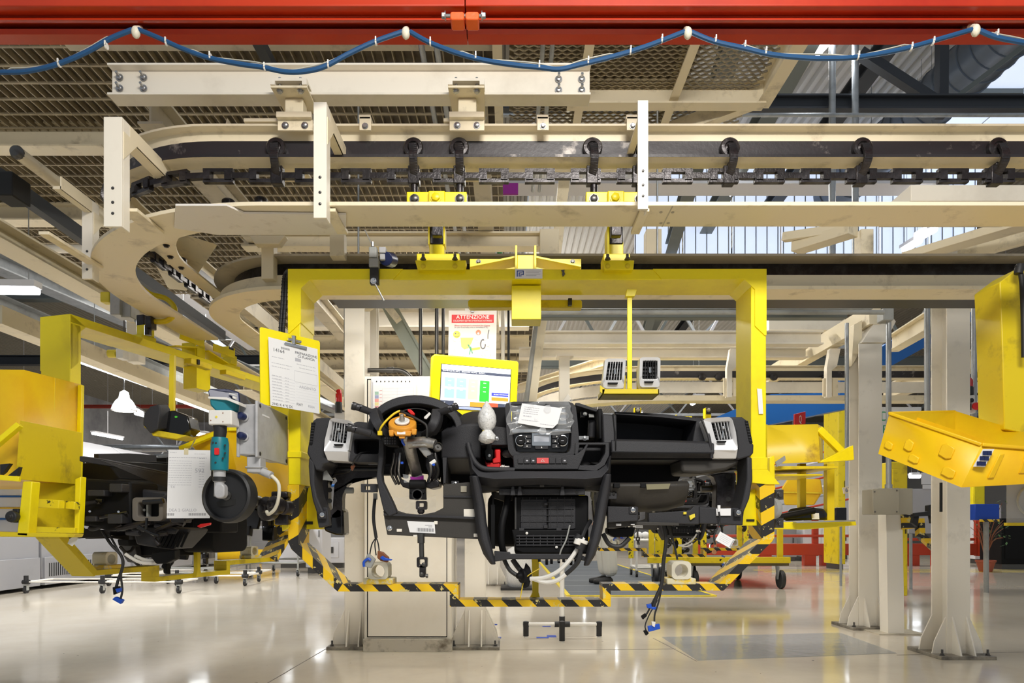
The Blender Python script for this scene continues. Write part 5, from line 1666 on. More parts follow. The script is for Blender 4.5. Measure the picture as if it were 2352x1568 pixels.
# heater box
hb = mk('heater_box', MB().box(1182, 1137, 1352, 1272, 2.62, .24), PLASD, DB, .008)
for i in range(5):
    mk('box_rib', MB().box(1196, 1152 + i * 15, 1318, 1153.5 + i * 15, 2.612, .01), PLAS, hb)
for i in range(8):
    mk('box_rib', MB().box(1200 + i * 16, 1142, 1201.5 + i * 16, 1214, 2.613, .01), PLAS, hb)
mk('box_plate', MB().slab(rr(1196, 1146, 1256, 1214, 3), 2.615, .01), PLAS, hb, .002)
mk('box_plate', MB().slab(rr(1259, 1144, 1322, 1214, 3), 2.616, .01), PLAS, hb, .002)
mk('box_clip', MB().box(1250, 1154, 1258, 1160, 2.60, .02).box(1249, 1206, 1258, 1213, 2.60, .02).box(1192, 1212, 1204, 1220, 2.60, .02).box(1278, 1212, 1290, 1220, 2.60, .02), PLAS, hb, .001)
mk('lower_shell', MB().slab([(1176, 1216), (1335, 1216), (1330, 1262), (1312, 1270), (1200, 1270), (1184, 1262)], 2.60, .04), PLASD, hb, .004)
for i in range(4):
    mk('grille_rib', MB().box(1186, 1229 + i * 7, 1326, 1232 + i * 7, 2.592, .012), PLAS, hb, .001)
for i in range(9):
    mk('grille_rib', MB().box(1192 + i * 16, 1228, 1194 + i * 16, 1254, 2.594, .012), PLAS, hb)
for x, y in ((1210, 1224), (1278, 1256)):
    mk('white_cap', MB().lathe(W(x, y, 2.60), (0, -1, 0), [(.005, 0), (.005, .006), (.001, .008)], 14), WHITE, hb)
mk('floor_rail', MB().slab([(1135, 1265), (1172, 1268), (1172, 1272), (1330, 1272), (1348, 1280), (1345, 1288), (1320, 1284), (1170, 1284), (1135, 1290)], 2.56, .03), PLAS, DB, .003)
mk('vertical_duct', MB().tube(spline([W(1168, 1135, 2.64), W(1162, 1165, 2.62), W(1153, 1205, 2.60), W(1152, 1245, 2.60), W(1158, 1275, 2.62)], 6), .013, 12), PLASD, DB)
mk('vertical_strut', MB().box(1127, 1158, 1137, 1260, 2.61, .03).box(1130, 1130, 1135, 1160, 2.61, .02), PLASD, DB, .002)
mk('pedal_plate', MB().slab([(1128, 1128), (1180, 1134), (1178, 1148), (1160, 1152), (1130, 1142)], 2.66, .05), PLASB, DB, .003)
mk('steel_pin', MB().box(1183, 1142, 1186, 1215, 2.605, .006), STEELD, DB)
for i in range(7):
    x = 1236 + i * 14 + (i % 2) * 3
    mk('harness_clip', MB().box(x, 1284, x + 6, 1290 + (i * 7) % 9, 2.62, .02), PLASD, DB, .001)

# --- glove section
gl = [(1384, [(950, 2.60), (950, 2.72), (985, 3.0), (1012, 3.0), (1052, 2.62), (1015, 2.585)]), (1402, [(952, 2.60), (951, 2.66), (985, 3.0), (1012, 3.0), (1052, 2.62), (1015, 2.585)]),
      (1416, [(952, 2.60), (952, 2.66), (985, 3.0), (1012, 3.0), (1052, 2.62), (1015, 2.585)])]
mk('glove_cheek', xs(gl), PLAS, DB, .005)
mk('glove_lid_edge', MB().slabD([(1414, 949, 2.66), (1520, 955, 2.66), (1618, 966, 2.64), (1618, 969, 2.64), (1520, 958, 2.66), (1414, 951, 2.66)], .30), PLAS, DB, .001)
mk('tray_back', MB().slabD([(1412, 945, 2.86), (1520, 950, 2.86), (1625, 962, 2.86), (1625, 1030, 2.86), (1412, 1026, 2.86)], .03), PLAS, DB)
mk('tray_floor', xs([(1414, [(1010, 2.62), (1014, 2.86), (1040, 2.86), (1040, 2.62)]), (1632, [(1016, 2.62), (1018, 2.86), (1040, 2.86), (1040, 2.62)])]), PLAS, DB)
mk('tray_side', MB().slab([(1600, 966), (1612, 964), (1624, 990), (1630, 1018), (1590, 1016)], 2.64, .2), PLAS, DB, .003)
mk('front_band', xs([(1402, [(1008, 2.60), (1012, 2.575), (1038, 2.57), (1052, 2.60), (1052, 2.80), (1008, 2.80)]), (1520, [(1010, 2.60), (1014, 2.572), (1040, 2.568), (1052, 2.60), (1052, 2.80), (1010, 2.80)]),
                     (1636, [(1014, 2.60), (1018, 2.575), (1040, 2.57), (1052, 2.60), (1052, 2.80), (1014, 2.80)])]), PLAS, DB, .004)
mk('band_seam', MB().bar(W(1404, 1037.5, 2.569), W(1634, 1041, 2.569), .002, .0022), PLASD, DB)
mk('vent_seam', MB().tube(spline([W(1612, 962, 2.60), W(1622, 985, 2.59), (W(1630, 1010, 2.575)), W(1635, 1052, 2.58)], 6), .006, 8), PLAS, DB)
mk('cheek_seam', MB().tube(spline([W(1408, 950, 2.595), W(1411, 980, 2.59), W(1414, 1012, 2.572), W(1414, 1034, 2.57)], 6), .0025, 6), PLASD, DB)
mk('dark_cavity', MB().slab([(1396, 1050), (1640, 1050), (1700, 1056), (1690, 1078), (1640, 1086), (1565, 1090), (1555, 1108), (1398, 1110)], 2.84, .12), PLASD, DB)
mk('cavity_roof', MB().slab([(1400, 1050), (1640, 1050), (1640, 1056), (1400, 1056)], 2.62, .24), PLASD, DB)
mk('under_shell', MB().slab([(1562, 1053), (1700, 1053), (1696, 1066), (1668, 1080), (1610, 1088), (1566, 1086)], 2.62, .18), PLASB, DB, .012)
mk('glove_shell', xs([(1398, [(1108, 2.60), (1112, 2.57), (1150, 2.59), (1186, 2.64), (1186, 2.70), (1108, 2.70)]), (1470, [(1108, 2.58), (1112, 2.55), (1160, 2.60), (1176, 2.66), (1176, 2.72), (1108, 2.70)]),
                      (1540, [(1106, 2.58), (1112, 2.55), (1150, 2.58), (1172, 2.66), (1172, 2.72), (1106, 2.70)]), (1582, [(1104, 2.60), (1112, 2.58), (1135, 2.60), (1160, 2.66), (1160, 2.70), (1104, 2.70)])]), PLASB, DB, .008)
mk('shell_notch', MB().box(1410, 1109, 1424, 1120, 2.545, .04).box(1472, 1109, 1484, 1120, 2.545, .04), PLASD, DB, .002)
mk('shell_window', MB().slab([(1484, 1112), (1540, 1110), (1536, 1122), (1486, 1124)], 2.548, .006), mat('olive_reflective_liner', (.22, .20, .12), .5), DB)
mk('bracket_plate', MB().slab([(1396, 1162), (1466, 1164), (1466, 1196), (1396, 1200)], 2.575, .03), PLAS, DB, .003)
mk('bracket_plate', MB().slab([(1490, 1178), (1585, 1172), (1594, 1162), (1606, 1160), (1606, 1204), (1490, 1200)], 2.61, .04), PLAS, DB, .003)
mk('bracket_plate', MB().slab([(1606, 1164), (1710, 1166), (1706, 1206), (1606, 1202)], 2.62, .04), PLAS, DB, .004)
mk('hinge_bar', MB().slab([(1396, 1196), (1560, 1200), (1560, 1207), (1460, 1206), (1410, 1214), (1396, 1214)], 2.60, .03), PLASB, DB, .002)
mk('yellow_clip', MB().box(1570, 1175, 1577, 1181, 2.603, .01).slab([(1583, 1184), (1596, 1179), (1597, 1187), (1586, 1194)], 2.60, .01).slab([(1545, 1117), (1555, 1111), (1553, 1118), (1548, 1120)], 2.56, .01), INKY, DB, .001)
mk('white_clip', MB().slab([(1645, 1168), (1679, 1167), (1679, 1184), (1646, 1184)], 2.612, .006).box(1649, 1160, 1655, 1175, 2.605, .01).box(1415, 1202, 1427, 1207, 2.59, .01).box(1449, 1203, 1458, 1205, 2.59, .01), PAPER, DB, .001)
mk('plug_cap', MB().box(1396, 1131, 1417, 1146, 2.57, .02), PLAS, DB, .002)
for x in (1401, 1410):
    mk('rail_hole', MB().cyl(W(x, 1133, 2.565), W(x, 1133, 2.572), .005, 10), DARK, DB)
mk('fuse_box', MB().slab([(1396, 1212), (1460, 1210), (1454, 1232), (1412, 1234), (1396, 1225)], 2.66, .08), PLASD, DB, .005)
# --- cross-car beam and end brackets
mk('cross_beam', MB().cyl(W(740, 1077, 2.80), W(960, 1077, 2.80), .022, 16).cyl(W(1560, 1070, 2.86), W(1700, 1070, 2.86), .022, 16), PLASG, DB)
mk('beam_step', MB().box(868, 1070, 910, 1090, 2.74, .06).box(745, 1062, 870, 1072, 2.74, .03), PLASD, DB, .004)
mk('thin_bracket', MB().box(846, 1065, 870, 1067, 2.70, .01), STEEL, DB)
mk('end_arm', MB().slab([(709, 1050), (722, 1060), (722, 1110), (728, 1140), (740, 1168), (745, 1178), (728, 1180), (718, 1150), (711, 1110), (708, 1070)], 2.60, .12), PLAS, DB, .006)
mk('end_arm', MB().slab([(1716, 1048), (1728, 1050), (1729, 1100), (1722, 1145), (1708, 1178), (1698, 1176), (1708, 1140), (1716, 1100)], 2.60, .12), PLAS, DB, .006)
mk('foot_plate', MB().slab([(726, 1164), (752, 1165), (756, 1206), (732, 1212), (728, 1190)], 2.62, .04), PLAS, DB, .003)
# left hoop: bracket with hole view through
hoop = ringm([(738, 1080), (850, 1068), (866, 1084), (866, 1095), (812, 1098), (806, 1104), (792, 1120), (786, 1140), (786, 1185), (766, 1190), (746, 1180), (742, 1130)],
             [(752, 1100), (770, 1096), (775, 1104), (768, 1112), (766, 1140), (764, 1168), (758, 1172), (754, 1160), (754, 1120)], 2.78, .05)
mk('end_bracket', hoop, GREASE, DB, .003)
mk('end_bracket', MB().slab([(1662, 1085), (1690, 1085), (1690, 1165), (1644, 1165), (1646, 1112), (1640, 1096), (1630, 1090)], 2.76, .06), GREASE, DB, .004)
for x, y in ((1673, 1094), (1673, 1120), (1673, 1146), (757, 1125), (757, 1150)):
    mk('bracket_hole', MB().cyl(W(x, y, 2.757), W(x, y, 2.765), .010, 14), DARK, DB)
mk('locating_peg', MB().cyl(W(787, 1126, 2.80), W(812, 1126, 2.80), .013, 16).cyl(W(782, 1126, 2.80), W(790, 1126, 2.80), .018, 16), GREYP, DB, .002)
mk('locating_peg', MB().cyl(W(1610, 1123, 2.84), W(1650, 1122, 2.84), .014, 16), STEELD, DB, .002)
mk('steel_bracket', MB().slab([(744, 1078), (750, 1080), (766, 1105), (745, 1102), (741, 1102)], 2.66, .01), GREYP, DB, .001)
mk('loom_plug', MB().slab([(804, 1072), (811, 1064), (815, 1069), (808, 1081)], 2.60, .015), BROWNP, DB, .002)
mk('loom_wire', MB().tube(spline([W(810, 1068, 2.60), W(816, 1052, 2.58), W(828, 1040, 2.60), W(848, 1038, 2.66)], 6), .003, 6).tube(spline([W(806, 1078, 2.60), W(795, 1085, 2.66), W(770, 1088, 2.72)], 6), .003, 6), RUBBER, DB)
mk('dark_bundle', MB().slab([(757, 1180), (775, 1163), (788, 1170), (790, 1230), (770, 1228), (745, 1220), (742, 1206), (756, 1206)], 2.78, .10), PLASG, DB, .01)
# back shell seen from the side and behind
mk('back_shell', xs([(720, [(990, 2.84), (1000, 3.02), (1050, 3.10), (1075, 2.84)]), (900, [(985, 2.96), (1005, 3.10), (1060, 3.24), (1085, 2.96)]), (1240, [(980, 2.94), (1005, 3.20), (1090, 3.34), (1110, 2.94)]),
                     (1560, [(985, 2.96), (1005, 3.14), (1060, 3.24), (1085, 2.96)]), (1715, [(990, 2.84), (1000, 3.02), (1050, 3.10), (1070, 2.84)])], 2.6), PLASD, DB, .006)
dn = mk('duct_nozzle', MB().box(1250, 1120, 1330, 1190, 3.02, .20), PLASD, DB, .01)
mk('blower_case', MB().slab(rr(1120, 1130, 1300, 1255, 25), 2.88, .22), PLASD, DB, .01)

# --- looms and hoses (hang from the dashboard)
def loom(pts, r, m, name='loom_wire', n=6):
    return mk(name, MB().tube(spline([W(*p) for p in pts], n), r, 8), m, DB)


loom([(861, 1145, 2.66), (858, 1190, 2.66), (864, 1235, 2.66)], .0065, RUBBER)
for x in (855, 862, 870):
    loom([(864, 1234, 2.66), (x - 1, 1250, 2.66), (x + (2 if x > 860 else -6), 1275, 2.66)], .0025, RUBBER)
mk('loom_sleeve', MB().box(857, 1132, 866, 1147, 2.66, .01), GREYP, DB, .001)
o = mk('loom_plug', MB().slab([(845, 1270), (862, 1284), (852, 1305), (834, 1300), (833, 1292)], 2.64, .02), GREYP, DB, .003)
mk('plug_latch', MB().tube(spline([W(836, 1301, 2.635), W(836, 1290, 2.635), W(846, 1283, 2.635), W(851, 1287, 2.635)], 5), .005, 8), BLUEP, o)
o = mk('loom_plug', MB().slab([(867, 1264), (880, 1268), (893, 1280), (890, 1292), (874, 1288), (866, 1281)], 2.64, .02), BROWNP, DB, .003)
mk('plug_latch', MB().slab([(872, 1281), (878, 1276), (886, 1281), (901, 1284), (899, 1287), (880, 1287)], 2.632, .01), BLUEP, o, .002)
loom([(1524, 1205, 2.66), (1530, 1240, 2.66), (1524, 1290, 2.66), (1520, 1340, 2.66), (1508, 1370, 2.66), (1500, 1395, 2.66)], .0075, RUBBER)
loom([(1533, 1205, 2.67), (1546, 1240, 2.67), (1556, 1285, 2.67)], .004, RUBBER)
loom([(1512, 1360, 2.66), (1500, 1380, 2.66), (1488, 1405, 2.66), (1480, 1416, 2.66)], .0035, RUBBER)
loom([(1520, 1350, 2.66), (1512, 1385, 2.66), (1504, 1410, 2.66), (1503, 1430, 2.66)], .0035, RUBBER)
loom([(1510, 1378, 2.66), (1492, 1410, 2.66), (1482, 1435, 2.66), (1484, 1448, 2.66)], .0025, RUBBER)
mk('loom_plug', MB().slab([(1485, 1388), (1496, 1386), (1498, 1398), (1487, 1396)], 2.65, .015), BLUEP, DB, .002)
mk('loom_plug', MB().slab([(1494, 1393), (1508, 1394), (1506, 1400), (1497, 1399)], 2.65, .015), BLUEP, DB, .002)
mk('loom_plug', MB().slab([(1488, 1438), (1515, 1432), (1517, 1444), (1490, 1451)], 2.65, .015), BLUEP, DB, .002)
mk('loom_plug', MB().slab([(1473, 1415), (1483, 1408), (1487, 1414), (1477, 1423)], 2.65, .015), PLASD, DB, .002)
mk('loom_plug', MB().slab([(1478, 1449), (1485, 1446), (1491, 1454), (1484, 1460)], 2.65, .015), PLASD, DB, .002)
mk('loom_plug', MB().slab([(1497, 1427), (1506, 1428), (1504, 1440), (1498, 1437)], 2.645, .015), WHITE, DB, .001)
wh = [(1340, 1235, 2.56), (1325, 1262, 2.55), (1305, 1290, 2.55), (1280, 1313, 2.56), (1250, 1326, 2.58), (1218, 1329, 2.60)]
loom(wh, .0085, WHITE, 'heater_hose')
loom([(1334, 1262, 2.53), (1330, 1285, 2.53), (1318, 1302, 2.54), (1300, 1318, 2.55)], .0085, RUBBER, 'heater_hose')
loom([(1300, 1318, 2.55), (1280, 1332, 2.56), (1255, 1337, 2.58), (1222, 1328, 2.60)], .0085, WHITE, 'heater_hose')
loom([(1158, 1285, 2.6), (1172, 1310, 2.6), (1195, 1325, 2.6)], .008, RUBBER, 'heater_hose')
loom([(1177, 1284, 2.61), (1192, 1305, 2.61), (1205, 1318, 2.61)], .010, RUBBER, 'heater_hose')
loom([(1240, 1305, 2.6), (1215, 1320, 2.6), (1203, 1335, 2.6), (1195, 1375, 2.6)], .002, mat('yellow_green_wire', (.7, .5, .03), .5))
mk('hose_valve', MB().tube([W(1330, 1262, 2.54), W(1337, 1245, 2.54)], .019, 16).tube([W(1322, 1243, 2.55), W(1332, 1228, 2.55)], .015, 16), RUBBER, DB, .002)
mk('hose_valve_cap', MB().tube([W(1336, 1247, 2.54), W(1339, 1239, 2.54)], .0215, 18).tube([W(1325, 1250, 2.53), W(1329, 1238, 2.53)], .014, 14), WHITE, DB, .002)
loom([(1335, 1240, 2.56), (1345, 1215, 2.58), (1356, 1196, 2.62)], .008, RUBBER, 'heater_hose')
loom([(1309, 1205, 2.56), (1300, 1240, 2.56), (1288, 1265, 2.56), (1284, 1288, 2.57)], .003, GREYP)
mk('hose_grommet', MB().slab([(1208, 1292), (1218, 1304), (1222, 1320), (1216, 1345), (1206, 1351), (1198, 1348), (1200, 1320)], 2.60, .03).lathe(W(1203, 1322, 2.60), (-.9, -.5, 0), [(.028, 0), (.028, .012), (.014, .014), (.010, .03)], 20), PLASD, DB, .003)
# right drain hose and loose tags
loom([(1385, 1225, 2.66), (1400, 1250, 2.66), (1425, 1254, 2.66), (1446, 1235, 2.66)], .009, RUBBER, 'drain_hose')
loom([(1651, 1175, 2.60), (1654, 1195, 2.60), (1648, 1212, 2.60), (1640, 1232, 2.60), (1643, 1250, 2.6)], .0035, RUBBER)
tg = thing('paper_tag', 'small white bar coded tag hanging at the right end of the dashboard', 'tag', W(1665, 1258, 2.60))
tp = Plane(W(1654, 1220, 2.60), W(1688, 1239, 2.59), W(1644, 1237, 2.60))
tp.v = (W(1677, 1259, 2.59) - W(1688, 1239, 2.59))
mk('tag_card', tp.rect(MB(), 0, 0, 1, 1, -.0006, .0006), PAPER, tg)
mb = MB()
for i in range(9):
    tp.rect(mb, .92 - .012, .12 + i * .09, .99, .12 + i * .09 + .05)
mk('barcode', mb, INK, tg)
printed_lines(tp, tg, [(.15, .8, .2 + i * .17, .035) for i in range(4)], INKL, 3)
o = mk('ring_terminal', MB().box(1640, 1240, 1646, 1256, 2.60, .006).lathe(W(1640, 1267, 2.60), (0, -1, 0), [(.005, 0), (.009, 0), (.009, .003), (.005, .003)], 18), mat('copper_strip', (.55, .25, .12), .35, metal=.8), DB)
# ================================================================ PILLARS, CABINET, SIGNS
def pillar(px0, px1, yb, ytop, label, sidew=.16, box=False, cat='pillar'):
    D = floorD(yb)
    a, b_ = W(px0, yb, D), W(px1, yb, D)
    w = b_.x - a.x
    xm = (a.x + b_.x) / 2
    ym = D + .05 + sidew / 2
    zt = EYE + (VY - ytop) * D / K
    t = thing('steel_pillar', label, cat, (xm, ym, 0), 'cream steel pillars')
    y0 = D + .05
    if box:
        mb = MB().wbox(xm - w / 2, xm + w / 2, y0, y0 + sidew, .02, zt)
    else:
        mb = MB().ibeam((xm, ym, .02), (xm, ym, zt), sidew, w, .012, .010, (0, 1, 0))
    mk('shaft', mb, COLUMN, t, .003)
    mk('base_plate', MB().wbox(xm - w / 2 - .10, xm + w / 2 + .10, y0 - .10, y0 + sidew + .10, 0, .022), BASEM, t, .002)
    for sx in (-1, 1):
        X = xm + sx * w / 2
        for yy in (y0 + .01, y0 + sidew - .02):
            mk('gusset', MB().loft([[Vector((X, yy, .02)), Vector((X + sx * .09, yy, .02)), Vector((X + sx * .075, yy, .10)), Vector((X, yy, .26))], [Vector((X, yy + .01, .02)), Vector((X + sx * .09, yy + .01, .02)), Vector((X + sx * .075, yy + .01, .10)), Vector((X, yy + .01, .26))]]), COLUMN, t, .001)
        mk('front_gusset', MB().loft([[Vector((xm + sx * w * .3, y0, .02)), Vector((xm + sx * w * .3, y0 - .09, .02)), Vector((xm + sx * w * .3, y0 - .07, .08)), Vector((xm + sx * w * .3, y0, .26))], [Vector((xm + sx * w * .3 + .01, y0, .02)), Vector((xm + sx * w * .3 + .01, y0 - .09, .02)), Vector((xm + sx * w * .3 + .01, y0 - .07, .08)), Vector((xm + sx * w * .3 + .01, y0, .26))]]), COLUMN, t, .001)
        mk('anchor_bolt', MB().bolt((xm + sx * (w / 2 + .07), y0 - .06, .022), (0, 0, 1), .012, .012).cyl((xm + sx * (w / 2 + .07), y0 - .06, .03), (xm + sx * (w / 2 + .07), y0 - .06, .06), .007, 8), STEELD, t)
    return t


p1 = pillar(787, 833, 1490, 690, 'cream pillar standing at the left side of the tall control cabinet', .2)
p2 = pillar(1066, 1114, 1490, 700, 'cream pillar at the right side of the tall control cabinet', .2)
p3 = pillar(1962 + 18, 2034, 1445, 785, 'cream pillar with slanted head carrying the roof diagonals, left of the junction box', .17)
p4 = pillar(2187, 2241, 1512, 560, 'thickest cream pillar at the right, below the amber bin', .17, box=False)
p5 = pillar(1115, 1148, 1345, 700, 'farther cream pillar seen between two console legs', .2)
mk('dark_slot', MB().box(2160, 1108, 2165, 1175, floorD(1512) + .03, .01), DARK, p4)
mk('slant_head', MB().slab([(1980, 786), (2034, 786), (2058, 738), (2046, 722), (2020, 722)], floorD(1445) + .05, .17), COLUMN, p3, .003)
mk('slant_head', MB().slab([(1956, 840), (1980, 800), (1980, 735), (1962, 745)], floorD(1445) + .12, .08), CREAM, p3, .002)
# square post with junction box
sp_ = thing('post', 'square cream post holding the beige junction box', 'post', W(2060, 1456, floorD(1456)))
D = floorD(1456)
mk('shaft', MB().slab([(2040, 1456), (2078, 1456), (2073, 1180), (2035, 1180)], D, .12), COLUMN, sp_, .003)
mk('floor_grout', MB().wbox(*(lambda c: (c.x - .16, c.x + .2, D - .04, D + .2, 0, .008))(W(2060, 1456, D))), CREAMD, sp_)
jb_ = thing('junction_box', 'beige grey junction box with four cover screws on the square post', 'box', W(2045, 1180, 5.1))
mk('box_body', MB().wbox(*(lambda a, b_: (a.x, b_.x, 5.05, 5.28, b_.z, a.z))(W(2008, 1122, 5.1), W(2088, 1181, 5.1))), BOXG, jb_, .006)
mk('cover', MB().slab([(2004, 1124), (2066, 1120), (2066, 1181), (2006, 1182)], 5.02, .03), BOXG, jb_, .004)
for x, y in ((2009, 1129), (2060, 1126), (2010, 1175), (2060, 1175)):
    mk('screw', MB().cyl(W(x, y, 5.022), W(x, y, 5.012), .006, 8), STEELD, jb_)
mk('conduit', MB().cyl(W(2041, 1122, 5.12), W(2041, 715, 5.12), .019, 12).cyl(W(2041, 1126, 5.12), W(2041, 1112, 5.12), .026, 12), GALV, jb_)
mk('elbow_fitting', MB().box(2030, 706, 2054, 735, 5.06, .10), GREYP, jb_, .008)
# wiring conduits beside the right pillars
for k, (x, y0, y1, D, r) in enumerate(((1945, 742, 1030, 5.6, .016), (2130, 700, 945, 4.9, .020), (2166, 700, 950, 4.75, .020), (2182, 700, 950, 4.7, .016), (2237, 700, 960, 4.9, .018), (795, 700, 935, 4.75, .016), (2161, 560, 640, 5.2, .022))):
    lab = ['grey conduit on the left edge of the slant headed pillar', 'grey conduit left of the thickest pillar', 'grey conduit on the front of the thickest pillar, left of two', 'grey conduit on the front of the thickest pillar, right of two', 'grey conduit right of the thickest pillar beside the red beacon', 'thin grey conduit on the pillar beside the control cabinet', 'short grey conduit above the track at the far right'][k]
    o = solo('conduit_pipe', MB().cyl(W(x, y0, D), W(x, y1, D), r, 12), GALV, lab, 'pipe')
# beacons and push button box
for k, (x, y0, y1, D, lab) in enumerate(((2216, 866, 908, 4.8, 'red warning beacon on top of the push button box at the right pillar'), (2170, 880, 935, 5.3, 'darker red beacon half hidden behind the conduits of the right pillar'), (778, 893, 948, 6.0, 'small red beacon on the white box left of the cabinet pillar'))):
    t = thing('beacon', lab, 'beacon', W(x, y1, D))
    w = 17 if k == 0 else (11 if k == 1 else 8)
    h = (y1 - y0)
    r = w * D / K
    c0 = W(x, y1, D)
    hh = h * D / K
    mk('beacon_base', MB().lathe(c0, (0, 0, 1), [(r, 0), (r, hh * .4), (r * .9, hh * .45)], 20), RUBBER, t)
    mk('beacon_lens', MB().lathe(c0 + Vector((0, 0, hh * .45)), (0, 0, 1), [(r * .92, 0), (r * .92, hh * .35), (r * .7, hh * .5), (.002, hh * .56)], 20), BEACON, t)
pb = thing('button_box', 'small white box with black knob and red mushroom button on the right pillar', 'switch box', W(2218, 955, 4.8))
mk('box_body', MB().slab([(2192, 910), (2240, 906), (2242, 948), (2196, 950)], 4.75, .12), WHITE, pb, .006)
mk('black_knob', MB().lathe(W(2228, 920, 4.75), (0, -1, 0), [(.015, 0), (.015, .02), (.002, .022)], 16), RUBBER, pb)
mk('red_button', MB().lathe(W(2236, 934, 4.75), (0, -1, 0), [(.012, 0), (.012, .02), (.026, .022), (.026, .032), (.018, .040), (.002, .042)], 20), REDP, pb)
mk('black_plate', MB().box(2221, 926, 2231, 941, 4.745, .004), RUBBER, pb)
pb2 = thing('button_box', 'narrow pale switch box with a black handle plate behind the conduits', 'switch box', W(2160, 945, 5.0))
mk('box_body', MB().slab([(2150, 926), (2167, 922), (2168, 948), (2152, 950)], 5.0, .1), WHITE, pb2, .004)
mk('black_plate', MB().box(2156, 928, 2165, 942, 4.995, .005), RUBBER, pb2)
mk('box_body', MB().box(768, 946, 792, 1010, 6.0, .1), WHM, bpy.data.objects['beacon.002'], .004)

# tall control cabinet
cbt = thing('control_cabinet', 'tall cream control cabinet on a dirty plinth behind the steering column', 'cabinet', W(937, 1497, 4.56))
a, b_ = W(835, 862, 4.56), W(1037, 1466, 4.56)
mk('cabinet_body', MB().wbox(a.x, b_.x, 4.58, 5.0, .085, a.z), CABM, cbt, .004)
mk('plinth', MB().wbox(a.x - .005, b_.x + .002, 4.565, 5.0, 0, .088), mat('dirty_plinth', (.56, .52, .44), .5, col2=(.16, .13, .09), ns=7, lo=.5, hi=.7), cbt, .003)
mk('door', MB().box(845, 872, 1025, 1461, 4.565, .02), CABM, cbt, .003)
mk('door_gap', MB().box(843, 870, 1027, 1463, 4.578, .004), DARK, cbt)
wb_ = mk('notice_board', MB().box(852, 868, 990, 960, 4.545, .02), WHM, cbt, .003)
dc = thing('colour_chart', 'notice sheet with coloured index column in a clear pocket on the cabinet', 'notice', W(905, 960, 4.53))
cp = Plane(W(857, 874, 4.535), W(955, 872, 4.535), W(857, 965, 4.535))
mk('sheet', cp.rect(MB(), 0, 0, 1, 1, -.001, .001), PAPER, dc)
for i, m_ in enumerate((INKG, NAVY, S_ORG, INKY, INKR, INKB, PURP)):
    m2 = {0: INKG, 1: INKB, 2: ORNG, 3: INKY, 4: INKR, 5: INKB, 6: PURP}[i]
    mk('index_tab', cp.rect(MB(), .04, .28 + i * .09, .13, .36 + i * .09, -.0018, -.001), m2, dc)
    mk('index_tab', cp.rect(MB(), .15, .25 + i * .09, .21, .262 + i * .09, -.0018, -.001), INKR, dc)
mb = MB()
for i in range(10):
    cp.rect(mb, .22, .2 + i * .08, .95, .205 + i * .08, -.0016, -.001)
for a_ in (.22, .56, .95):
    cp.rect(mb, a_, .18, a_ + .006, 1, -.0016, -.001)
mk('ruled_line', mb, INKL, dc)['kind'] = 'stuff'
mb = MB()
for i in range(9):
    mb.cyl(W(865 + i * 9.5, 875.5, 4.533), W(865 + i * 9.5, 875.5, 4.53), .004, 8)
mk('punch_hole', mb, DARK, dc)['kind'] = 'stuff'
mk('film_pocket', cp.rect(MB(), .0, .08, 1.03, 1.02, -.006, -.005), FILM, dc)
fb_ = thing('film_bag', 'crumpled clear plastic bag taped on the cabinet door behind the column joint', 'plastic bag', W(955, 1180, 4.54))
pts = []
for i in range(9):
    for j in range(6):
        pts.append(W(905 + i * 12, 1140 + j * 8 + 3 * math.sin(i * 1.3), 4.52 + .02 * math.sin(i * 2.1 + j * 1.7)))
mk('bag_sheet', MB().add(pts, [(i * 6 + j, i * 6 + j + 1, (i + 1) * 6 + j + 1, (i + 1) * 6 + j) for i in range(8) for j in range(5)]), FILM, fb_)

# touch monitor
mon = thing('touch_monitor', 'yellow cased monitor showing coloured tiles behind the dashboard', 'monitor', W(1090, 945, 4.35))
mp = Plane(W(993, 812, 4.22), W(1192, 829, 4.40), W(987, 955, 4.22))
mb = MB().loft([[mp.p(a, b_, d) for a, b_ in ((.03, 0), (.98, 0), (1, .03), (1, .97), (.97, 1), (.03, 1), (0, .97), (0, .03))] for d in (0, .05)])
mk('monitor_case', mb, YEL, mon, .012)
# screen corners in the photograph: (1012,836) (1174,852) (1008,918) (1168,938)
sc_ = Plane(mp.p(.11, .155), mp.p(.905, .155), mp.p(.11, .86))
mk('screen', sc_.rect(MB(), -.01, -.012, 1.01, 1.012, -.002, -.001), DARK, mon)
mk('screen_page', sc_.rect(MB(), 0, 0, 1, 1, -.0028, -.002), SCRN, mon)


def tile(a0, b0, a1, b1, m, d=-.0034):
    return mk('screen_tile', sc_.rect(MB(), a0, b0, a1, b1, d, -.0028), m, mon)


tile(.16, .01, 1, .03, scr('screen_lilac', (.35, .38, .85)))
tile(0, .115, 1, .175, S_NAVY)
for i, m_ in enumerate((S_TEAL, S_TEAL, S_PEACH, S_GREEN)):
    a0 = .05 + i * .168
    tile(a0 - .012, .185, a0 + .155, .275, scr('screen_pale_blue', (.68, .73, .86)) if i == 0 else bpy.data.materials['screen_pale_blue'])
    tile(a0, .29 + (.0 if i < 3 else .02), a0 + .14, .50 if i < 2 else (.765 if i == 2 else .80), m_)
    if i < 2:
        tile(a0, .55, a0 + .14, .76, m_)
    for q in range(3):
        tile(a0 + .05, .36 + q * .10, a0 + .09, .375 + q * .10, SCRN, -.004)
tile(.73, .55, .99, .555, scr('screen_grey', (.4, .45, .5)))
tile(.73, .57, .98, .65, S_BLUE)
tile(.73, .68, .98, .76, S_ORG)
tile(0, .82, 1, .95, S_NAVY)
tile(.19, .825, .42, .93, SCRN, -.0038)
tile(.42, .825, .63, .93, S_ORG, -.0038)
tile(.63, .825, .83, .93, S_RED, -.0038)
tile(0, .955, 1, 1, scr('screen_task_blue', (.30, .36, .80)))
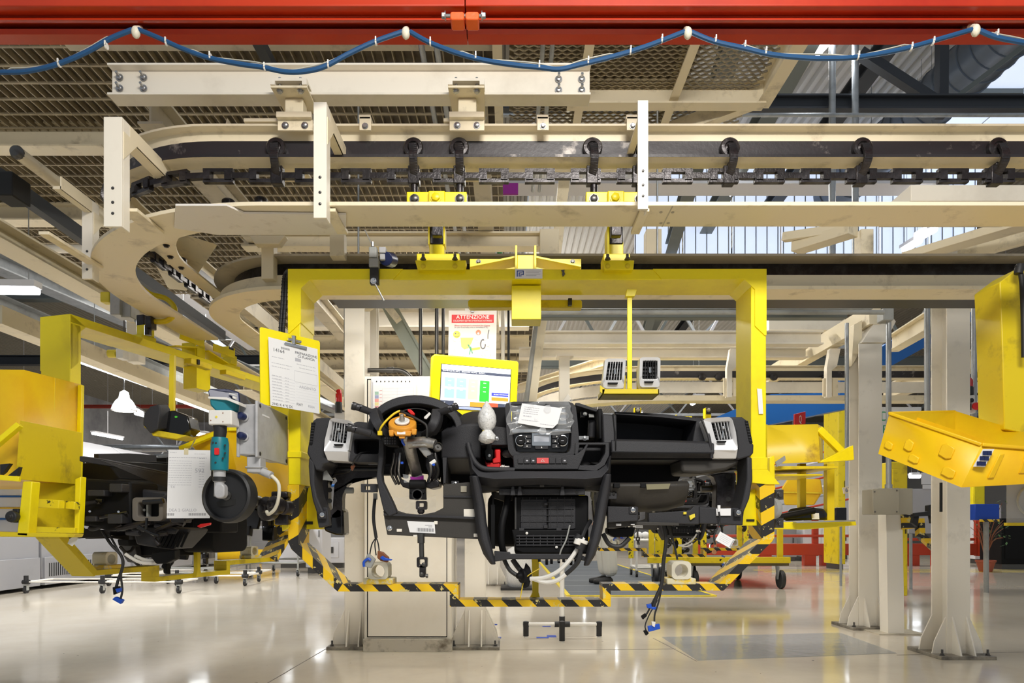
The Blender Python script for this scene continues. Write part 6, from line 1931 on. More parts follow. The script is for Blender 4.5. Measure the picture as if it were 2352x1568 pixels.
sc_.text('TERMINALE IN_OPT2   SELEZIONI VISUTO - BLOCC...', .01, .155, .012, SCRN, mon, d=-.0042)
sc_.text('RICERCA STATISTICHE', .76, .625, .010, SCRN, mon, d=-.0042)
sc_.text('<', .03, .92, .03, SCRN, mon, d=-.0042)
sc_.text('>', .93, .92, .03, SCRN, mon, d=-.0042)
mk('monitor_arm', MB().cyl(mp.p(.5, .9, .05), W(1090, 1000, 4.9), .025, 12), GREYP, mon)

# warning poster
po = thing('warning_poster', 'white poster with a dark red ATTENZIONE band hanging above the monitor', 'poster', W(1085, 825, 4.55))
pp = Plane(W(1031, 713, 4.55), W(1141, 713, 4.58), W(1029, 862, 4.55))
mk('poster_sheet', pp.rect(MB(), 0, 0, 1, 1, -.001, .001), mat('poster_paper', (.66, .60, .56), .5), po)
mk('red_band', pp.rect(MB(), .06, .065, .94, .19, -.002, -.001), INKR, po)
pp.text('ATTENZIONE', .5, .128, .036, WHITE, po, 'CENTER', d=-.0024)
pp.text('COLLEGAMENTI ELETTRICI E MONTAGGIO AUTORADIO', .5, .172, .0165, WHITE, po, 'CENTER', d=-.0024, sx=.62)
pp.text('Effettua correttamente la connessione fino al battuta', .12, .245, .0155, INKR, po, d=-.0020, sx=.72)
pp.text('(in caso di anomalia avvisa in immediato il TL)', .12, .272, .0155, INK, po, d=-.0020, sx=.78)


def pdisc(u, v, r, m, name, d=-.002):
    q = [pp.p(u + r * math.cos(a), v + r * math.sin(a) * pp.wd / pp.ht, d) for a in [6.2832 * i / 24 for i in range(24)]]
    return mk(name, MB().loft([q, [p + pp.n * .0008 for p in q]]), m, po)


pdisc(.17, .37, .075, INKY, 'yellow_face')
pdisc(.145, .355, .016, INK, 'face_eye', -.0025)
pdisc(.205, .355, .010, INK, 'face_eye', -.0025)
mk('face_mouth', MB().tube([pp.p(.17 + .045 * math.cos(a), .385 + .02 * math.sin(a), -.0025) for a in [3.14 * i / 8 for i in range(9)]], .0015, 5), INK, po)
pdisc(.62, .34, .055, ORNG, 'orange_face')
pdisc(.62, .355, .022, PAPER, 'face_mouth', -.0025)
mk('sketch_panel', MB().loft([[pp.p(a, b_, d) for a, b_ in ((.25, .42), (.52, .42), (.48, .50), (.42, .58), (.33, .60), (.27, .56))] for d in (-.0018, -.001)]), mat('olive_print', (.45, .45, .12), .5), po)
mk('sketch_arrow', MB().loft([[pp.p(a, b_, d) for a, b_ in ((.45, .585), (.66, .565), (.66, .60), (.48, .62))] for d in (-.0018, -.001)]), INKY, po)
mk('sketch_line', MB().tube([pp.p(.41, .53, -.002), pp.p(.46, .60, -.002), pp.p(.44, .68, -.002)], .003, 5).tube([pp.p(.46, .56, -.002), pp.p(.50, .66, -.002)], .003, 5), INKG, po)
R = random.Random(5)
mb = MB()
for i in range(46):
    u, v = R.uniform(.08, .9), R.uniform(.44, .95)
    a = R.uniform(0, 3.14)
    mb.bar(pp.p(u, v, -.0014), pp.p(min(.97, max(.03, u + .08 * math.cos(a))), v + .04 * math.sin(a), -.0014), .0012, .0008)
mk('sketch_line', mb, INK, po)['kind'] = 'stuff'
mk('sketch_coil', MB().tube([pp.p(.72 + .05 * math.cos(a), .52 + .07 * math.sin(a), -.002) for a in [6.28 * i / 16 for i in range(14)]], .004, 6).tube([pp.p(.84, .30, -.002), pp.p(.82, .38, -.002), pp.p(.82, .44, -.002)], .003, 5), INK, po)
mk('poster_clip', MB().box(1082, 704, 1088, 716, 4.54, .02), GALV, po)

# ================================================================ STEEL BEHIND, SEEN THROUGH THE FRAME
g2 = thing('grating_floor', 'farther bays of steel grating seen through the yellow frame, left of the poster', 'platform', (-2, 9, MZ))
mb = MB()
x = -3.6
while x < .35:
    mb.wbox(x, x + .012, 7.7, 13, MZ, MZ + .03)
    x += .10
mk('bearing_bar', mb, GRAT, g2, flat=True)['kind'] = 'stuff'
mb = MB()
y = 7.7
while y < 13:
    mb.wbox(-3.6, .35, y, y + .03, MZ - .004, MZ + .01)
    y += .3
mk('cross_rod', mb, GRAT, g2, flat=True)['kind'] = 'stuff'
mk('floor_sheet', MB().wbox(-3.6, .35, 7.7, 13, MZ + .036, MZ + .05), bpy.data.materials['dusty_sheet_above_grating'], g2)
beamX(690, 1215, 730, 7.6, .24, .16, CREAMW, 'platform_beam', 'deep pale beam through the frame, just above the farther grating')
beamX(690, 1215, 790, 9.0, .20, .16, CREAM, 'platform_beam', 'cream beam between the two farther grating bays, behind the poster')
beamX(690, 1240, 837, 10.6, .20, .16, CREAM, 'platform_beam', 'lowest cream beam behind the farther grating, above the monitor')
beamX(560, 1260, 555, 4.6, .10, .10, CREAM, 'platform_beam', 'long cream beam just under the guide rail, left half')
beamX(860, 1000, 697, 6.8, .14, .10, CREAMD, 'platform_beam', 'short punched beam near the top of the frame opening')
solo('diagonal_brace', MB().bar(W(890, 700, 5.4), W(985, 870, 5.4), .10, .03, (0, 1, 0)).bar(W(908, 700, 5.38), W(1003, 870, 5.38), .02, .05, (0, 1, 0)), mat('pale_green_grey_steel', (.40, .44, .38), .5), 'pale green grey diagonal brace left of the poster', 'brace')
solo('diagonal_brace', MB().bar(W(805, 720, 5.2), W(872, 680, 5.2), .09, .09).bar(W(872, 680, 5.2), W(915, 735, 5.2), .09, .05), CREAM, 'cream knee brace at the head of the cabinet pillar', 'brace')
solo('pale_post', MB().ibeam(W(853, 865, 5.4), W(853, 690, 5.4), .1, .10, .01, .01, (0, 1, 0)), COLUMN, 'narrow pale post right beside the head of the cabinet pillar', 'post')
for k, (x, y0, y1, D, r) in enumerate(((966, 690, 862, 5.0, .013), (1003, 690, 815, 5.0, .014), (1018, 690, 815, 5.05, .012), (1130, 690, 830, 5.2, .02), (1155, 690, 830, 5.6, .016), (1168, 690, 838, 5.6, .010))):
    lab = ['dark upright pipe in front of the diagonal brace', 'left one of two dark pipes beside the poster', 'right one of two dark pipes beside the poster', 'pale upright pipe behind the poster edge', 'bright upright pipe right of the poster', 'thin black pipe farthest right of the poster'][k]
    solo('upright_pipe', MB().cyl(W(x, y0, D), W(x, y1, D), r, 10), [STEELD, STEELD, STEELD, GALV, CREAMW, RUBBER][k], lab, 'pipe')
solo('bent_pipe', MB().tube(spline([W(845, 850, 4.9), W(885, 850, 4.9), W(915, 850, 4.9), W(932, 856, 4.9), W(945, 868, 4.9)], 5), .016, 10).cyl(W(889, 850, 4.9), W(905, 850, 4.9), .022, 10), STEELD, 'dark bent pipe lying above the notice board of the cabinet', 'pipe')
for k, (x, c_) in enumerate(((1125, ORNG), (1148, GREENP), (1136, WHITE))):
    solo('riser_pipe', MB().cyl(W(x, 425, 6.2), W(x, 590, 6.2), .024, 10), c_, ['orange riser pipe seen between the left load bar and the guide rail', 'green riser pipe right of the orange one', 'white riser pipe between the orange and green ones'][k], 'pipe')
solo('purple_panel', MB().box(1085, 420, 1190, 445, 7.0, .03), PURP, 'dark magenta panel behind the chain beside the orange riser', 'panel')
# right half of the frame opening
beamX(1243, 2000, 704, 5.0, .05, .06, GALV, 'channel_rail', 'pale galvanised channel right of the centre plate, under the black track', 'rail', 'bar')
beamX(1243, 2030, 717, 4.95, .03, .034, GREYP, 'conduit_pipe', 'grey conduit running level into the elbow of the junction box conduit', 'pipe', 'pipe')
beamX(1243, 1940, 727, 5.1, .035, .08, ROOFSTL, 'channel_rail', 'dull green grey channel below the level conduit', 'rail', 'bar')
beamX(1248, 1885, 778, 6.2, .12, .12, CREAMW, 'cross_beam', 'upper one of two white H beams seen above the loose vents', 'beam')
beamX(1192, 1850, 812, 6.6, .10, .12, CREAMW, 'cross_beam', 'lower one of two white H beams seen above the loose vents', 'beam')
beamX(1762, 1935, 745, 6.6, .13, .1, CREAMW, 'cross_beam', 'short white panel beam right of the yellow post', 'beam', 'bar')
solo('leaning_post', MB().ibeam(W(1248, 722, 5.8), W(1221, 935, 5.8), .07, .07, .008, .008), CREAM, 'leaning cream post right of the monitor', 'post')
solo('leaning_pipe', MB().cyl(W(1232, 735, 5.7), W(1208, 930, 5.7), .02, 10), GREYP, 'grey pipe leaning beside the leaning cream post', 'pipe')
solo('hanging_post', MB().ibeam(W(1296, 818, 6.0), W(1296, 925, 6.0), .09, .09, .01, .01, (0, 1, 0)).bar(W(1278, 819, 6.0), W(1316, 819, 6.0), .14, .02), CREAMW, 'short white post hanging below the lower white beam', 'post')
solo('sloping_beam', MB().ibeam(W(1190, 893, 9), W(1400, 828, 6.8), .10, .10, .012, .01), CREAM, 'cream beam sloping up behind the leaning post toward the left vent', 'beam')
solo('sloping_beam', MB().bar(W(1765, 865, 7.6), W(2010, 722, 5.6), .10, .16), CREAM, 'cream diagonal beam rising from the yellow post to the slant headed pillar', 'beam')
solo('sloping_beam', MB().ibeam(W(2050, 790, 7.0), W(2300, 640, 4.8), .16, .12, .012, .01), CREAM, 'cream diagonal beam between the junction conduit and the right yellow post, upper one', 'beam')
solo('sloping_beam', MB().ibeam(W(2030, 905, 8.0), W(2340, 790, 5.2), .16, .14, .012, .01), CREAM, 'cream diagonal beam between the junction conduit and the right yellow post, lower one', 'beam')
solo('blue_girder', MB().slab([(1930, 850), (2300, 640), (2300, 700), (1930, 905)], 9.0, .3), BLUEB, 'broad blue sloping girder high behind the right pillars', 'girder')
solo('blue_girder', MB().slab([(1640, 960), (1770, 905), (1960, 900), (1960, 935), (1765, 975), (1640, 975)], 11.0, .3), BLUEB, 'broad blue girder behind the yellow post and amber box', 'girder')
solo('cream_bracket', MB().bar(W(1828, 570, 4.2), W(1960, 528, 3.9), .10, .06).box(1978, 525, 2007, 582, 3.9, .08).bar(W(1800, 545, 4.2), W(1960, 522, 3.9), .05, .05), CREAM, 'cream bracket and upright between guide rail and black track at the right', 'bracket', bevel=.003)
solo('cream_bracket', MB().bar(W(2090, 590, 4.6), W(2360, 510, 3.8), .14, .05).bar(W(2130, 600, 4.6), W(2380, 530, 4.0), .05, .12), CREAM, 'wide cream sloping bracket under the guide rail at the right edge', 'bracket', bevel=.003)
solo('cream_box_beam', MB().box(2092, 424, 2400, 462, 3.4, .3), CREAMW, 'cream box beam behind the chain at the right edge', 'beam', bevel=.004)
solo('cream_upright', MB().box(1240, 525, 1284, 586, 4.5, .12), CREAM, 'cream upright between guide rail and black track, left of the right hook block', 'upright', bevel=.003)
solo('cream_upright', MB().box(1485, 525, 1520, 586, 4.6, .1), CREAM, 'cream upright between guide rail and black track, right of the right hook block', 'upright', bevel=.003)
solo('cream_upright', MB().box(757, 532, 790, 588, 3.3, .06), CREAM, 'short cream upright under the patched part of the guide rail', 'upright', bevel=.003)
solo('cream_upright', MB().slab([(572, 540), (655, 540), (640, 560), (585, 560)], 3.3, .05).box(600, 545, 628, 640, 3.35, .06), CREAM, 'cream hanger plate between guide rail and the bend of the return track', 'upright', bevel=.003)
solo('cream_upright', MB().slab([(1255, 700), (1300, 240), (1330, 240), (1275, 700)], 5.0, .1), CREAM, 'long cream upright rising behind the chain to the hexagon mesh', 'upright', bevel=.003)

# far conveyor loop of the same system
P3 = [Vector((8.0, 6.6, EYE + 1.404)), Vector((3.0, 6.6, EYE + 1.404))] + [Vector((1.45 - 1.2 * math.sin(a), 7.8 - 1.2 * math.cos(a), EYE + 1.404)) for a in [math.pi / 2 * i / 12 for i in range(13)]] + [Vector((.25, 12, EYE + 1.404))]
fcv = thing('far_conveyor', 'farther cream conveyor loop with black wheels seen right of the loose vents', 'conveyor rail', (2, 6.6, EYE + 1.4))
mk('rail_profile', sweep(MB(), P3, iprof(.127, .09, .009, .01)), CREAM, fcv)
mk('running_strip', sweep(MB(), P3, [(-.0065, .0085), (-.0052, .0085), (-.0052, .081), (-.0065, .081)]), TRACKM, fcv)
mk('guide_plate', sweep(MB(), [p + Vector((0, -.12, -.24)) for p in P3], [(-.085, 0), (.085, 0), (.085, .05), (.075, .05), (.075, .01), (-.075, .01), (-.075, .05), (-.085, .05)]), CREAM, fcv)
mk('guide_plate', sweep(MB(), [p + Vector((0, -.22, -.12)) for p in P3], [(-.006, -.05), (.006, -.05), (.006, .05), (-.006, .05)]), CREAMW, fcv)
for x in (1612, 1650, 1776, 1895):
    mk('wheel', MB().lathe(W(x, 866, 6.56), (0, -1, 0), [(.030, 0), (.036, .004), (.036, .026), (.02, .03), (.002, .03)], 18), GREASE, fcv)
for x in (1692, 1921):
    mk('rail_strap', MB().slab([(x - 14, 800), (x + 10, 800), (x + 2, 840), (x - 10, 850), (x - 10, 912), (x - 22, 912), (x - 22, 845)], 6.2, .06), CREAMW, fcv, .003)
    mk('strap_plate', MB().box(x - 30, 868, x - 18, 910, 6.22, .02).box(x - 8, 868, x + 4, 910, 6.22, .02), CREAM, fcv, .002)

# ================================================================ LEFT HANGER, ITS DASHBOARD, AND THE FARTHER ONE
def place(src, cx, cy, ang, label, skip=(), dz=0):
    piv = Vector((HC.x, HC.y, 0))
    M = Matrix.Translation(Vector((cx, cy, dz))) @ Matrix.Rotation(ang, 4, 'Z') @ Matrix.Translation(-piv)
    o = copy_tree(src, M, None, skip)
    o['label'] = label
    return o


SK1 = ('tray', 'tray_divider', 'name_plate', 'price_sticker')
lh = place(hg, -1.97, 4.28, math.radians(-106), 'yellow hanger frame seen end on at the left, beam leaning back to the clipboard', SK1 + ('tray_rod', 'rod_foot'))
ld = place(DB, -1.97, 4.28, math.radians(-106), 'second black dashboard seen from its end and back in the left hanger', ('loom_wire', 'loom_plug', 'bubble_wrap_cover'), -.075)
place(hg, 1.69, 7.1, 0, 'farther yellow hanger frame whose striped step shows under the dashboard at right', SK1)
place(DB, 1.69, 7.1, 0, 'farther dashboard in the hanger behind the right half', ('loom_wire',))

# the left hanger turns its unpainted back to the lens: only its far end keeps the bands
for ch in lh.children:
    n_ = ch.name.split('.')[0]
    if n_ in ('bottom_bar', 'step_bar') or (ch.data and ch.data.materials[0] in (SR, SP)):
        ch.material_slots[0].link = 'OBJECT'
        ch.material_slots[0].material = YELG

WL[ld] = Vector((ld.matrix_world.translation))
NOW = ld.matrix_world.inverted()


def on_left(name, mb, m, bevel=0):
    """a part of the left dashboard given where it stands"""
    o = mk(name, MB().add([NOW @ Vector(v) + WL[ld] for v in mb.v], mb.f), m, ld, bevel)
    return o


on_left('duct_collar', ringm(rr(304, 1142, 374, 1196, 8), rr(316, 1153, 364, 1186, 4), 3.10, .16), mat('grey_foam_collar', (.16, .145, .13), .8, bump=.5, bs=60), .004)
on_left('end_housing', MB().slab([(182, 1098), (300, 1104), (304, 1212), (244, 1220), (226, 1212), (182, 1206)], 3.12, .25), PLASD, .012)
on_left('duct_inside', MB().box(314, 1151, 366, 1188, 3.16, .02), PLASD)
on_left('duct_flap', MB().box(336, 1153, 340, 1186, 3.13, .03).cyl(W(331, 1171, 3.14), W(331, 1171, 3.13), .006, 8), GREYP)
on_left('side_housing', MB().slab([(296, 1120), (384, 1128), (384, 1206), (330, 1214), (292, 1190)], 3.22, .2), PLAS, .012)
on_left('deck_edge', MB().slabD([(182, 1046, 3.0), (230, 1052, 3.1), (384, 1084, 3.5), (384, 1092, 3.5), (182, 1060, 3.0)], .05), PLAS, .004)
on_left('deck_fin', MB().slabD([(225, 1055, 3.05), (382, 1088, 3.45), (382, 1120, 3.45), (330, 1100, 3.3)], .02), PLAS, .003)
on_left('metal_pipe', MB().cyl(W(182, 1158, 3.0), W(226, 1152, 3.1), .009, 12).cyl(W(226, 1152, 3.1), W(232, 1152, 3.1), .014, 12), STEELD)
for x, y in ((206, 1174), (272, 1175), (188, 1198)):
    on_left('bright_screw', MB().cyl(W(x, y, 3.06), W(x, y, 3.05), .005, 10), CHROME)
on_left('white_hose', MB().tube(spline([W(288, 1272, 3.2), W(320, 1290, 3.2), W(355, 1292, 3.2), W(385, 1280, 3.2)], 6), .008, 8).tube(spline([W(310, 1276, 3.22), W(335, 1286, 3.22), W(358, 1286, 3.22)], 5), .008, 8), WHITE)
on_left('hose_block', MB().slab([(348, 1268), (400, 1262), (400, 1284), (380, 1294), (358, 1295), (346, 1280)], 3.15, .06), PLASD, .006)
on_left('louvred_box', MB().slab([(300, 1205), (438, 1214), (432, 1226), (398, 1262), (360, 1258), (312, 1250)], 3.2, .2), PLAS, .01)
for i in range(7):
    on_left('box_fin', MB().bar(W(362 + i * 9, 1256, 3.19), W(378 + i * 9, 1222, 3.19), .006, .01), PLASD)
on_left('red_latch', MB().slab([(452, 1208), (460, 1203), (482, 1200), (481, 1205), (458, 1212)], 3.2, .02), REDP, .002)
on_left('loom_wire', MB().tube(spline([W(234, 1218, 3.2), W(255, 1250, 3.2), W(278, 1275, 3.2), W(282, 1300, 3.2), W(272, 1330, 3.2), W(266, 1352, 3.2)], 6), .007, 8).tube(spline([W(250, 1225, 3.2), W(272, 1265, 3.2), W(284, 1290, 3.2), W(278, 1320, 3.2), W(281, 1355, 3.2), W(276, 1378, 3.2)], 6), .005, 8), RUBBER)
on_left('loom_plug', MB().slab([(257, 1376), (264, 1370), (282, 1378), (276, 1387)], 3.19, .02), BLUEP, .002)
on_left('loom_plug', MB().slab([(258, 1348), (272, 1346), (273, 1360), (260, 1366)], 3.19, .02), PLASD, .002)
on_left('loom_plug', MB().slab([(264, 1352), (276, 1350), (276, 1358), (268, 1361)], 3.18, .02), BLUEP, .002)
on_left('paper_label', MB().slab([(160, 1237), (172, 1230), (180, 1236), (166, 1254), (155, 1248)], 3.0, .002), PAPER)

R = random.Random(17)
for i in range(16):
    x, y = R.uniform(190, 430), R.uniform(1112, 1235)
    q = [W(x + R.uniform(-34, 34) * j, y + R.uniform(-14, 14) * j, 3.08 + .03 * (i % 3)) for j in (0, 1, 2)]
    on_left('black_hose', MB().tube(spline(q, 4), R.uniform(.006, .014), 8), [PLASG, GREASE, PLAS][i % 3])
for x, y, w, h in ((200, 1125, 40, 14), (246, 1180, 34, 22), (392, 1160, 30, 40), (250, 1110, 30, 20), (195, 1185, 26, 12)):
    on_left('black_module', MB().slab(rr(x, y, x + w, y + h, 3), 3.06, .08), PLAS, .004)
# ================================================================ BINS, PAPERS, RIGHT HANGER
def shell(name, top, bot, m, parent, th=.008):
    """open bin: top and bottom corner loops"""
    o = mk(name, MB().add(list(top) + list(bot), [tuple(range(len(top), 2 * len(top)))] + [(i, (i + 1) % len(top), len(top) + (i + 1) % len(top), len(top) + i) for i in range(len(top))]), m, parent)
    s = o.modifiers.new('wall', 'SOLIDIFY')
    s.thickness = th
    s.offset = -1
    return o


# bin on the near end of the left hanger
lb = thing('parts_bin', 'big amber bin with worn top edge at the left edge of the picture', 'bin', W(100, 965, 2.95))
top = [W(-60, 848, 2.75), W(55, 849, 2.80), W(187, 883, 3.25), W(150, 880, 3.6), W(-60, 870, 3.6)]
bot = [Vector((p.x, p.y, W(0, 1100, 2.8).z)) for p in top]
shell('bin_wall', top, bot, AMBER, lb)
mk('panel_seam', MB().bar(W(126, 868, 3.02), W(122, 985, 3.02), .004, .004), AMBERD, lb)
mk('bottom_plate', MB().slabD([(46, 965, 2.70), (182, 992, 3.16), (180, 1112, 3.16), (36, 1100, 2.70)], .02), YELG, lb, .004)
mk('corner_rail', MB().bar(W(186, 884, 3.22), W(182, 1100, 3.22), .02, .02), YEL, lb, .002)
mk('cross_brace', MB().bar(W(-10, 1022, 2.66), W(46, 975, 2.68), .02, .03, (0, 1, 0)), YEL, lb, .002)
mk('cross_brace', MB().bar(W(-10, 1096, 2.66), W(46, 1100, 2.68), .02, .02), YEL, lb, .002)
lc = thing('end_carriage', 'yellow greasy end carriage box below the amber bin at the left', 'carriage', W(110, 1235, 2.9))
mk('upright', MB().slab([(52, 1105), (74, 1105), (64, 1232), (38, 1230)], 2.72, .05), YEL, lc, .004)
mk('back_panel', MB().slabD([(70, 1108, 2.95), (180, 1108, 3.15), (176, 1225, 3.15), (62, 1222, 2.95)], .02), YELG, lc, .002)
mk('side_rail', MB().slab([(172, 1100), (186, 1094), (180, 1225), (170, 1222)], 2.95, .04), YEL, lc, .003)
mk('middle_bar', MB().slab([(68, 1144), (136, 1148), (134, 1168), (68, 1164)], 2.85, .04).slab([(150, 1150), (172, 1152), (170, 1170), (150, 1168)], 2.9, .04), YELC, lc, .003)
mk('floor_bar', MB().slab([(-40, 1220), (172, 1226), (168, 1234), (-40, 1232)], 2.72, .06), YELG, lc, .003)
mk('worn_bar', MB().slab([(62, 1208), (172, 1212), (170, 1224), (62, 1222)], 2.93, .04), YELC, lc, .002)
mk('black_roller', MB().lathe(W(28, 1186, 2.70), (0, -1, 0), [(.020, -.02), (.024, 0), (.022, .01), (.010, .012), (.008, .02)], 20).box(28, 1168, 42, 1200, 2.72, .05), RUBBER, lc, .003)
mk('hazard_wedge', MB().slab([(0, 1066), (22, 1064), (8, 1084), (0, 1090)], 2.70, .02).slab([(18, 1092), (44, 1072), (38, 1092)], 2.70, .02), RUBBER, lc)
# paper on the left dashboard
lp = thing('job_sheet', 'white printed sheet marked 592 hanging in front of the left dashboard', 'paper', W(432, 1192, 2.75))
lpl = Plane(W(387, 1032, 2.72), W(486, 1034, 2.76), W(383, 1190, 2.72))
mk('sheet', lpl.rect(MB(), 0, 0, 1, 1, -.0006, .0006), PAPER, lp)
lpl.text('592', .62, .33, .024, INKL, lp)
lpl.text('DEA 2 GIALLO', .04, .90, .016, INKL, lp)
lpl.text('TX', .06, .56, .014, INKL, lp)
for a0, n_ in ((.0, 9), (.5, 22)):
    mb = MB()
    for i in range(n_):
        lpl.rect(mb, a0 + i * .019, .925, a0 + i * .019 + (.011 if i % 3 else .006), .96)
    mk('barcode', mb, INK, lp)
printed_lines(lpl, lp, [(.04, .2, .04, .006), (.6, .86, .055, .006), (.02, .9, .11, .01)] + [(.02, .55, .16 + i * .035, .005) for i in range(11)] + [(.72, .84, .12 + i * .038, .006) for i in range(12)], INKL, 8)
mk('tape_piece', lpl.rect(MB(), .36, -.02, .46, .07, -.0014, -.0006), mat('yellowish_tape', (.7, .62, .4), .4), lp)
mk('upper_hook', MB().cyl(lpl.p(.5, -.02), lpl.p(.5, -.2, .1), .002, 6), STEEL, lp)
# sensors on the overhead post
sn = thing('sensor_head', 'white box sensor with amber lamp hanging under the bend at the left', 'sensor', W(270, 720, 4.0))
mk('sensor_body', MB().box(252, 665, 275, 722, 4.0, .12).box(277, 667, 300, 728, 4.03, .10), ALU, sn, .004)
mk('amber_lamp', MB().box(229, 669, 250, 693, 4.0, .06), INKY, sn, .008)
sn = thing('sensor_head', 'small amber lamp sensor on the overhead post behind the yellow beam', 'sensor', W(270, 820, 5.0))
mk('sensor_body', MB().box(266, 800, 282, 822, 5.0, .08), WHITE, sn, .004)
mk('amber_lamp', MB().cyl(W(268, 812, 5.03), W(250, 812, 5.03), .03, 12), INKY, sn)
solo('overhead_post', MB().box(290, 690, 318, 830, 5.1, .10), CREAMW, 'white post hanging behind the leaning yellow beam at the left', 'post', bevel=.003)
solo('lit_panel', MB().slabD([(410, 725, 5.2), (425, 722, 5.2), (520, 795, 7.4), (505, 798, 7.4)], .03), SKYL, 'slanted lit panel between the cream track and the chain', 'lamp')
beamY(-20, 722, 4.4, 11, .14, .12, CREAM, 'duct_beam', 'deep cream box beam passing behind the leaning yellow beam', 'beam')
beamY(560, 880, 9.5, 16, .24, .2, CREAM, 'duct_beam', 'cream beam ending behind the blue battery', 'beam', 'i')
solo('cream_plate', MB().slabD([(330, 560, 3.5), (430, 540, 3.4), (495, 560, 3.4), (425, 665, 4.1), (385, 660, 4.1)], .02), CREAM, 'cream bolted mounting plate inside the bend of the guide rail', 'plate', bevel=.002)
for x, y in ((394, 585), (473, 586)):
    pass
hk = thing('swan_hook', 'yellow swan neck hook under the end of the bent guide rail', 'hook', W(360, 740, 3.7))
mk('hook_bar', MB().tube(spline([W(318, 655, 3.6), W(345, 675, 3.65), W(380, 685, 3.7), W(400, 705, 3.7), W(398, 725, 3.7), W(378, 738, 3.7), W(345, 738, 3.7)], 6), .014, 12), YELG, hk)
mk('hook_eye', MB().box(333, 725, 347, 752, 3.66, .06), GREASE, hk, .004)
mk('hook_pin', MB().cyl(W(340, 748, 3.7), W(340, 770, 3.7), .018, 12), GREASE, hk)
# small black duct part on the leaning hanger's tray
dp = thing('duct_part', 'black plastic duct part with green dots on the yellow tray of the left hanger', 'duct part', W(380, 1005, 3.1))
mk('duct_shell', MB().loft([[W(x, y, 3.0 + .03 * k) for x, y in [(328 + 8 * k, 975), (330 + 8 * k, 950), (345 + 8 * k, 933), (365 + 10 * k, 928), (368 + 12 * k, 940), (362 + 12 * k, 985), (345 + 8 * k, 995)]] for k in (0, 1, 2)]), PLAS, dp, .004)
mk('duct_mouth', MB().slab([(360, 945), (400, 942), (432, 955), (438, 985), (420, 1000), (380, 1005), (355, 990)], 3.05, .10), PLASG, dp, .006)
mk('green_dot', MB().slab(rr(364, 961, 373, 966, 2), 3.045, .004).slab(rr(401, 955, 407, 959, 2), 3.045, .004), mat('bright_green_dot', (.1, .7, .05), .5), dp)
mk('tray_plate', MB().slab([(330, 980), (345, 955), (355, 960), (345, 990)], 3.02, .02).slab([(345, 985), (430, 1000), (405, 1008), (350, 1000)], 3.02, .1), YELG, dp, .002)
mk('tray_rod', MB().slab([(389, 815), (400, 815), (398, 945), (387, 945)], 3.12, .02), YELG, dp, .001)
# amber crate behind hand wheel
ac = thing('parts_bin', 'amber crate behind the battery tool and hand wheel', 'bin', W(560, 1150, 3.5))
top = [W(430, 1010, 3.4), W(520, 980, 3.3), W(665, 975, 3.4), W(665, 985, 4.0), W(440, 1020, 4.0)]
bot = [W(520, 1120, 3.4), W(560, 1150, 3.3), W(668, 1150, 3.4), W(668, 1140, 3.9), W(540, 1110, 3.9)]
shell('bin_wall', top, bot, AMBER, ac)
mk('bin_rim', MB().bar(W(415, 1030, 3.35), W(525, 985, 3.3), .03, .02).bar(W(525, 985, 3.3), W(665, 980, 3.35), .02, .02), YEL, ac, .002)
# tray and bin behind the right post
rb_ = thing('parts_bin', 'yellow stained bin with tilted end plates just right of the centre frame', 'bin', W(1830, 1070, 3.2))
top = [W(1762, 976, 3.1), W(1878, 974, 3.1), W(1890, 980, 3.5), W(1770, 980, 3.5)]
bot = [W(1762, 1066, 3.1), W(1884, 1060, 3.1), W(1890, 1060, 3.5), W(1770, 1062, 3.5)]
shell('bin_wall', top, bot, AMBERD, rb_)
mk('end_brace', MB().bar(W(1880, 985, 3.12), W(1935, 1040, 3.12), .03, .03), YEL, rb_, .002)
mk('end_plate', MB().slab([(1886, 1058), (1960, 1022), (1962, 1056), (1884, 1062)], 3.08, .03), YEL, rb_, .002)
mk('rack_shelf', MB().slab([(1782, 1070), (1925, 1070), (1925, 1075), (1782, 1078)], 3.1, .3).slab([(1782, 1088), (1890, 1088), (1890, 1092), (1782, 1093)], 3.12, .3), YELG, rb_, .002)
mk('rack_post', MB().box(1900, 1064, 1917, 1194, 3.3, .04).box(1838, 1064, 1852, 1165, 3.35, .04), YELG, rb_, .002)
mk('rack_bracket', MB().slab([(1768, 1050), (1779, 1046), (1781, 1130), (1768, 1110)], 3.0, .04), YEL, rb_, .003)
mk('data_plate', MB().slab([(1782, 1060), (1803, 1046), (1805, 1056), (1785, 1072)], 3.05, .01), GALV, rb_)
mk('lower_tray', MB().slab([(1779, 1200), (1965, 1194), (1968, 1206), (1845, 1216), (1779, 1214)], 3.2, .25), YEL, rb_, .003)
mk('tray_lip', MB().slab([(1828, 1197), (1965, 1194), (1965, 1197), (1830, 1201)], 3.15, .04), GALV, rb_, .001)
mp_ = thing('moulded_part', 'black moulded part with white sticker lying on the yellow tray at right', 'plastic part', W(1850, 1196, 3.35))
mk('part_body', MB().loft([[W(x, y, 3.28 + k * .1) for x, y in [(1800, 1196), (1812, 1168), (1850, 1163), (1893, 1168), (1900, 1180), (1899, 1194)]] for k in (0, 1)]), PLASG, mp_, .012)
mk('part_arm', MB().tube([W(1790, 1188, 3.25), W(1830, 1180, 3.25), W(1870, 1172, 3.25)], .016, 10), PLASD, mp_)
mk('sticker', MB().slab([(1864, 1178), (1881, 1178), (1882, 1192), (1865, 1192)], 3.275, .004), PAPER, mp_)
fc = thing('parts_bin', 'amber faceted crate hanging farther back under the yellow bin at right', 'bin', W(1840, 1165, 5.0))
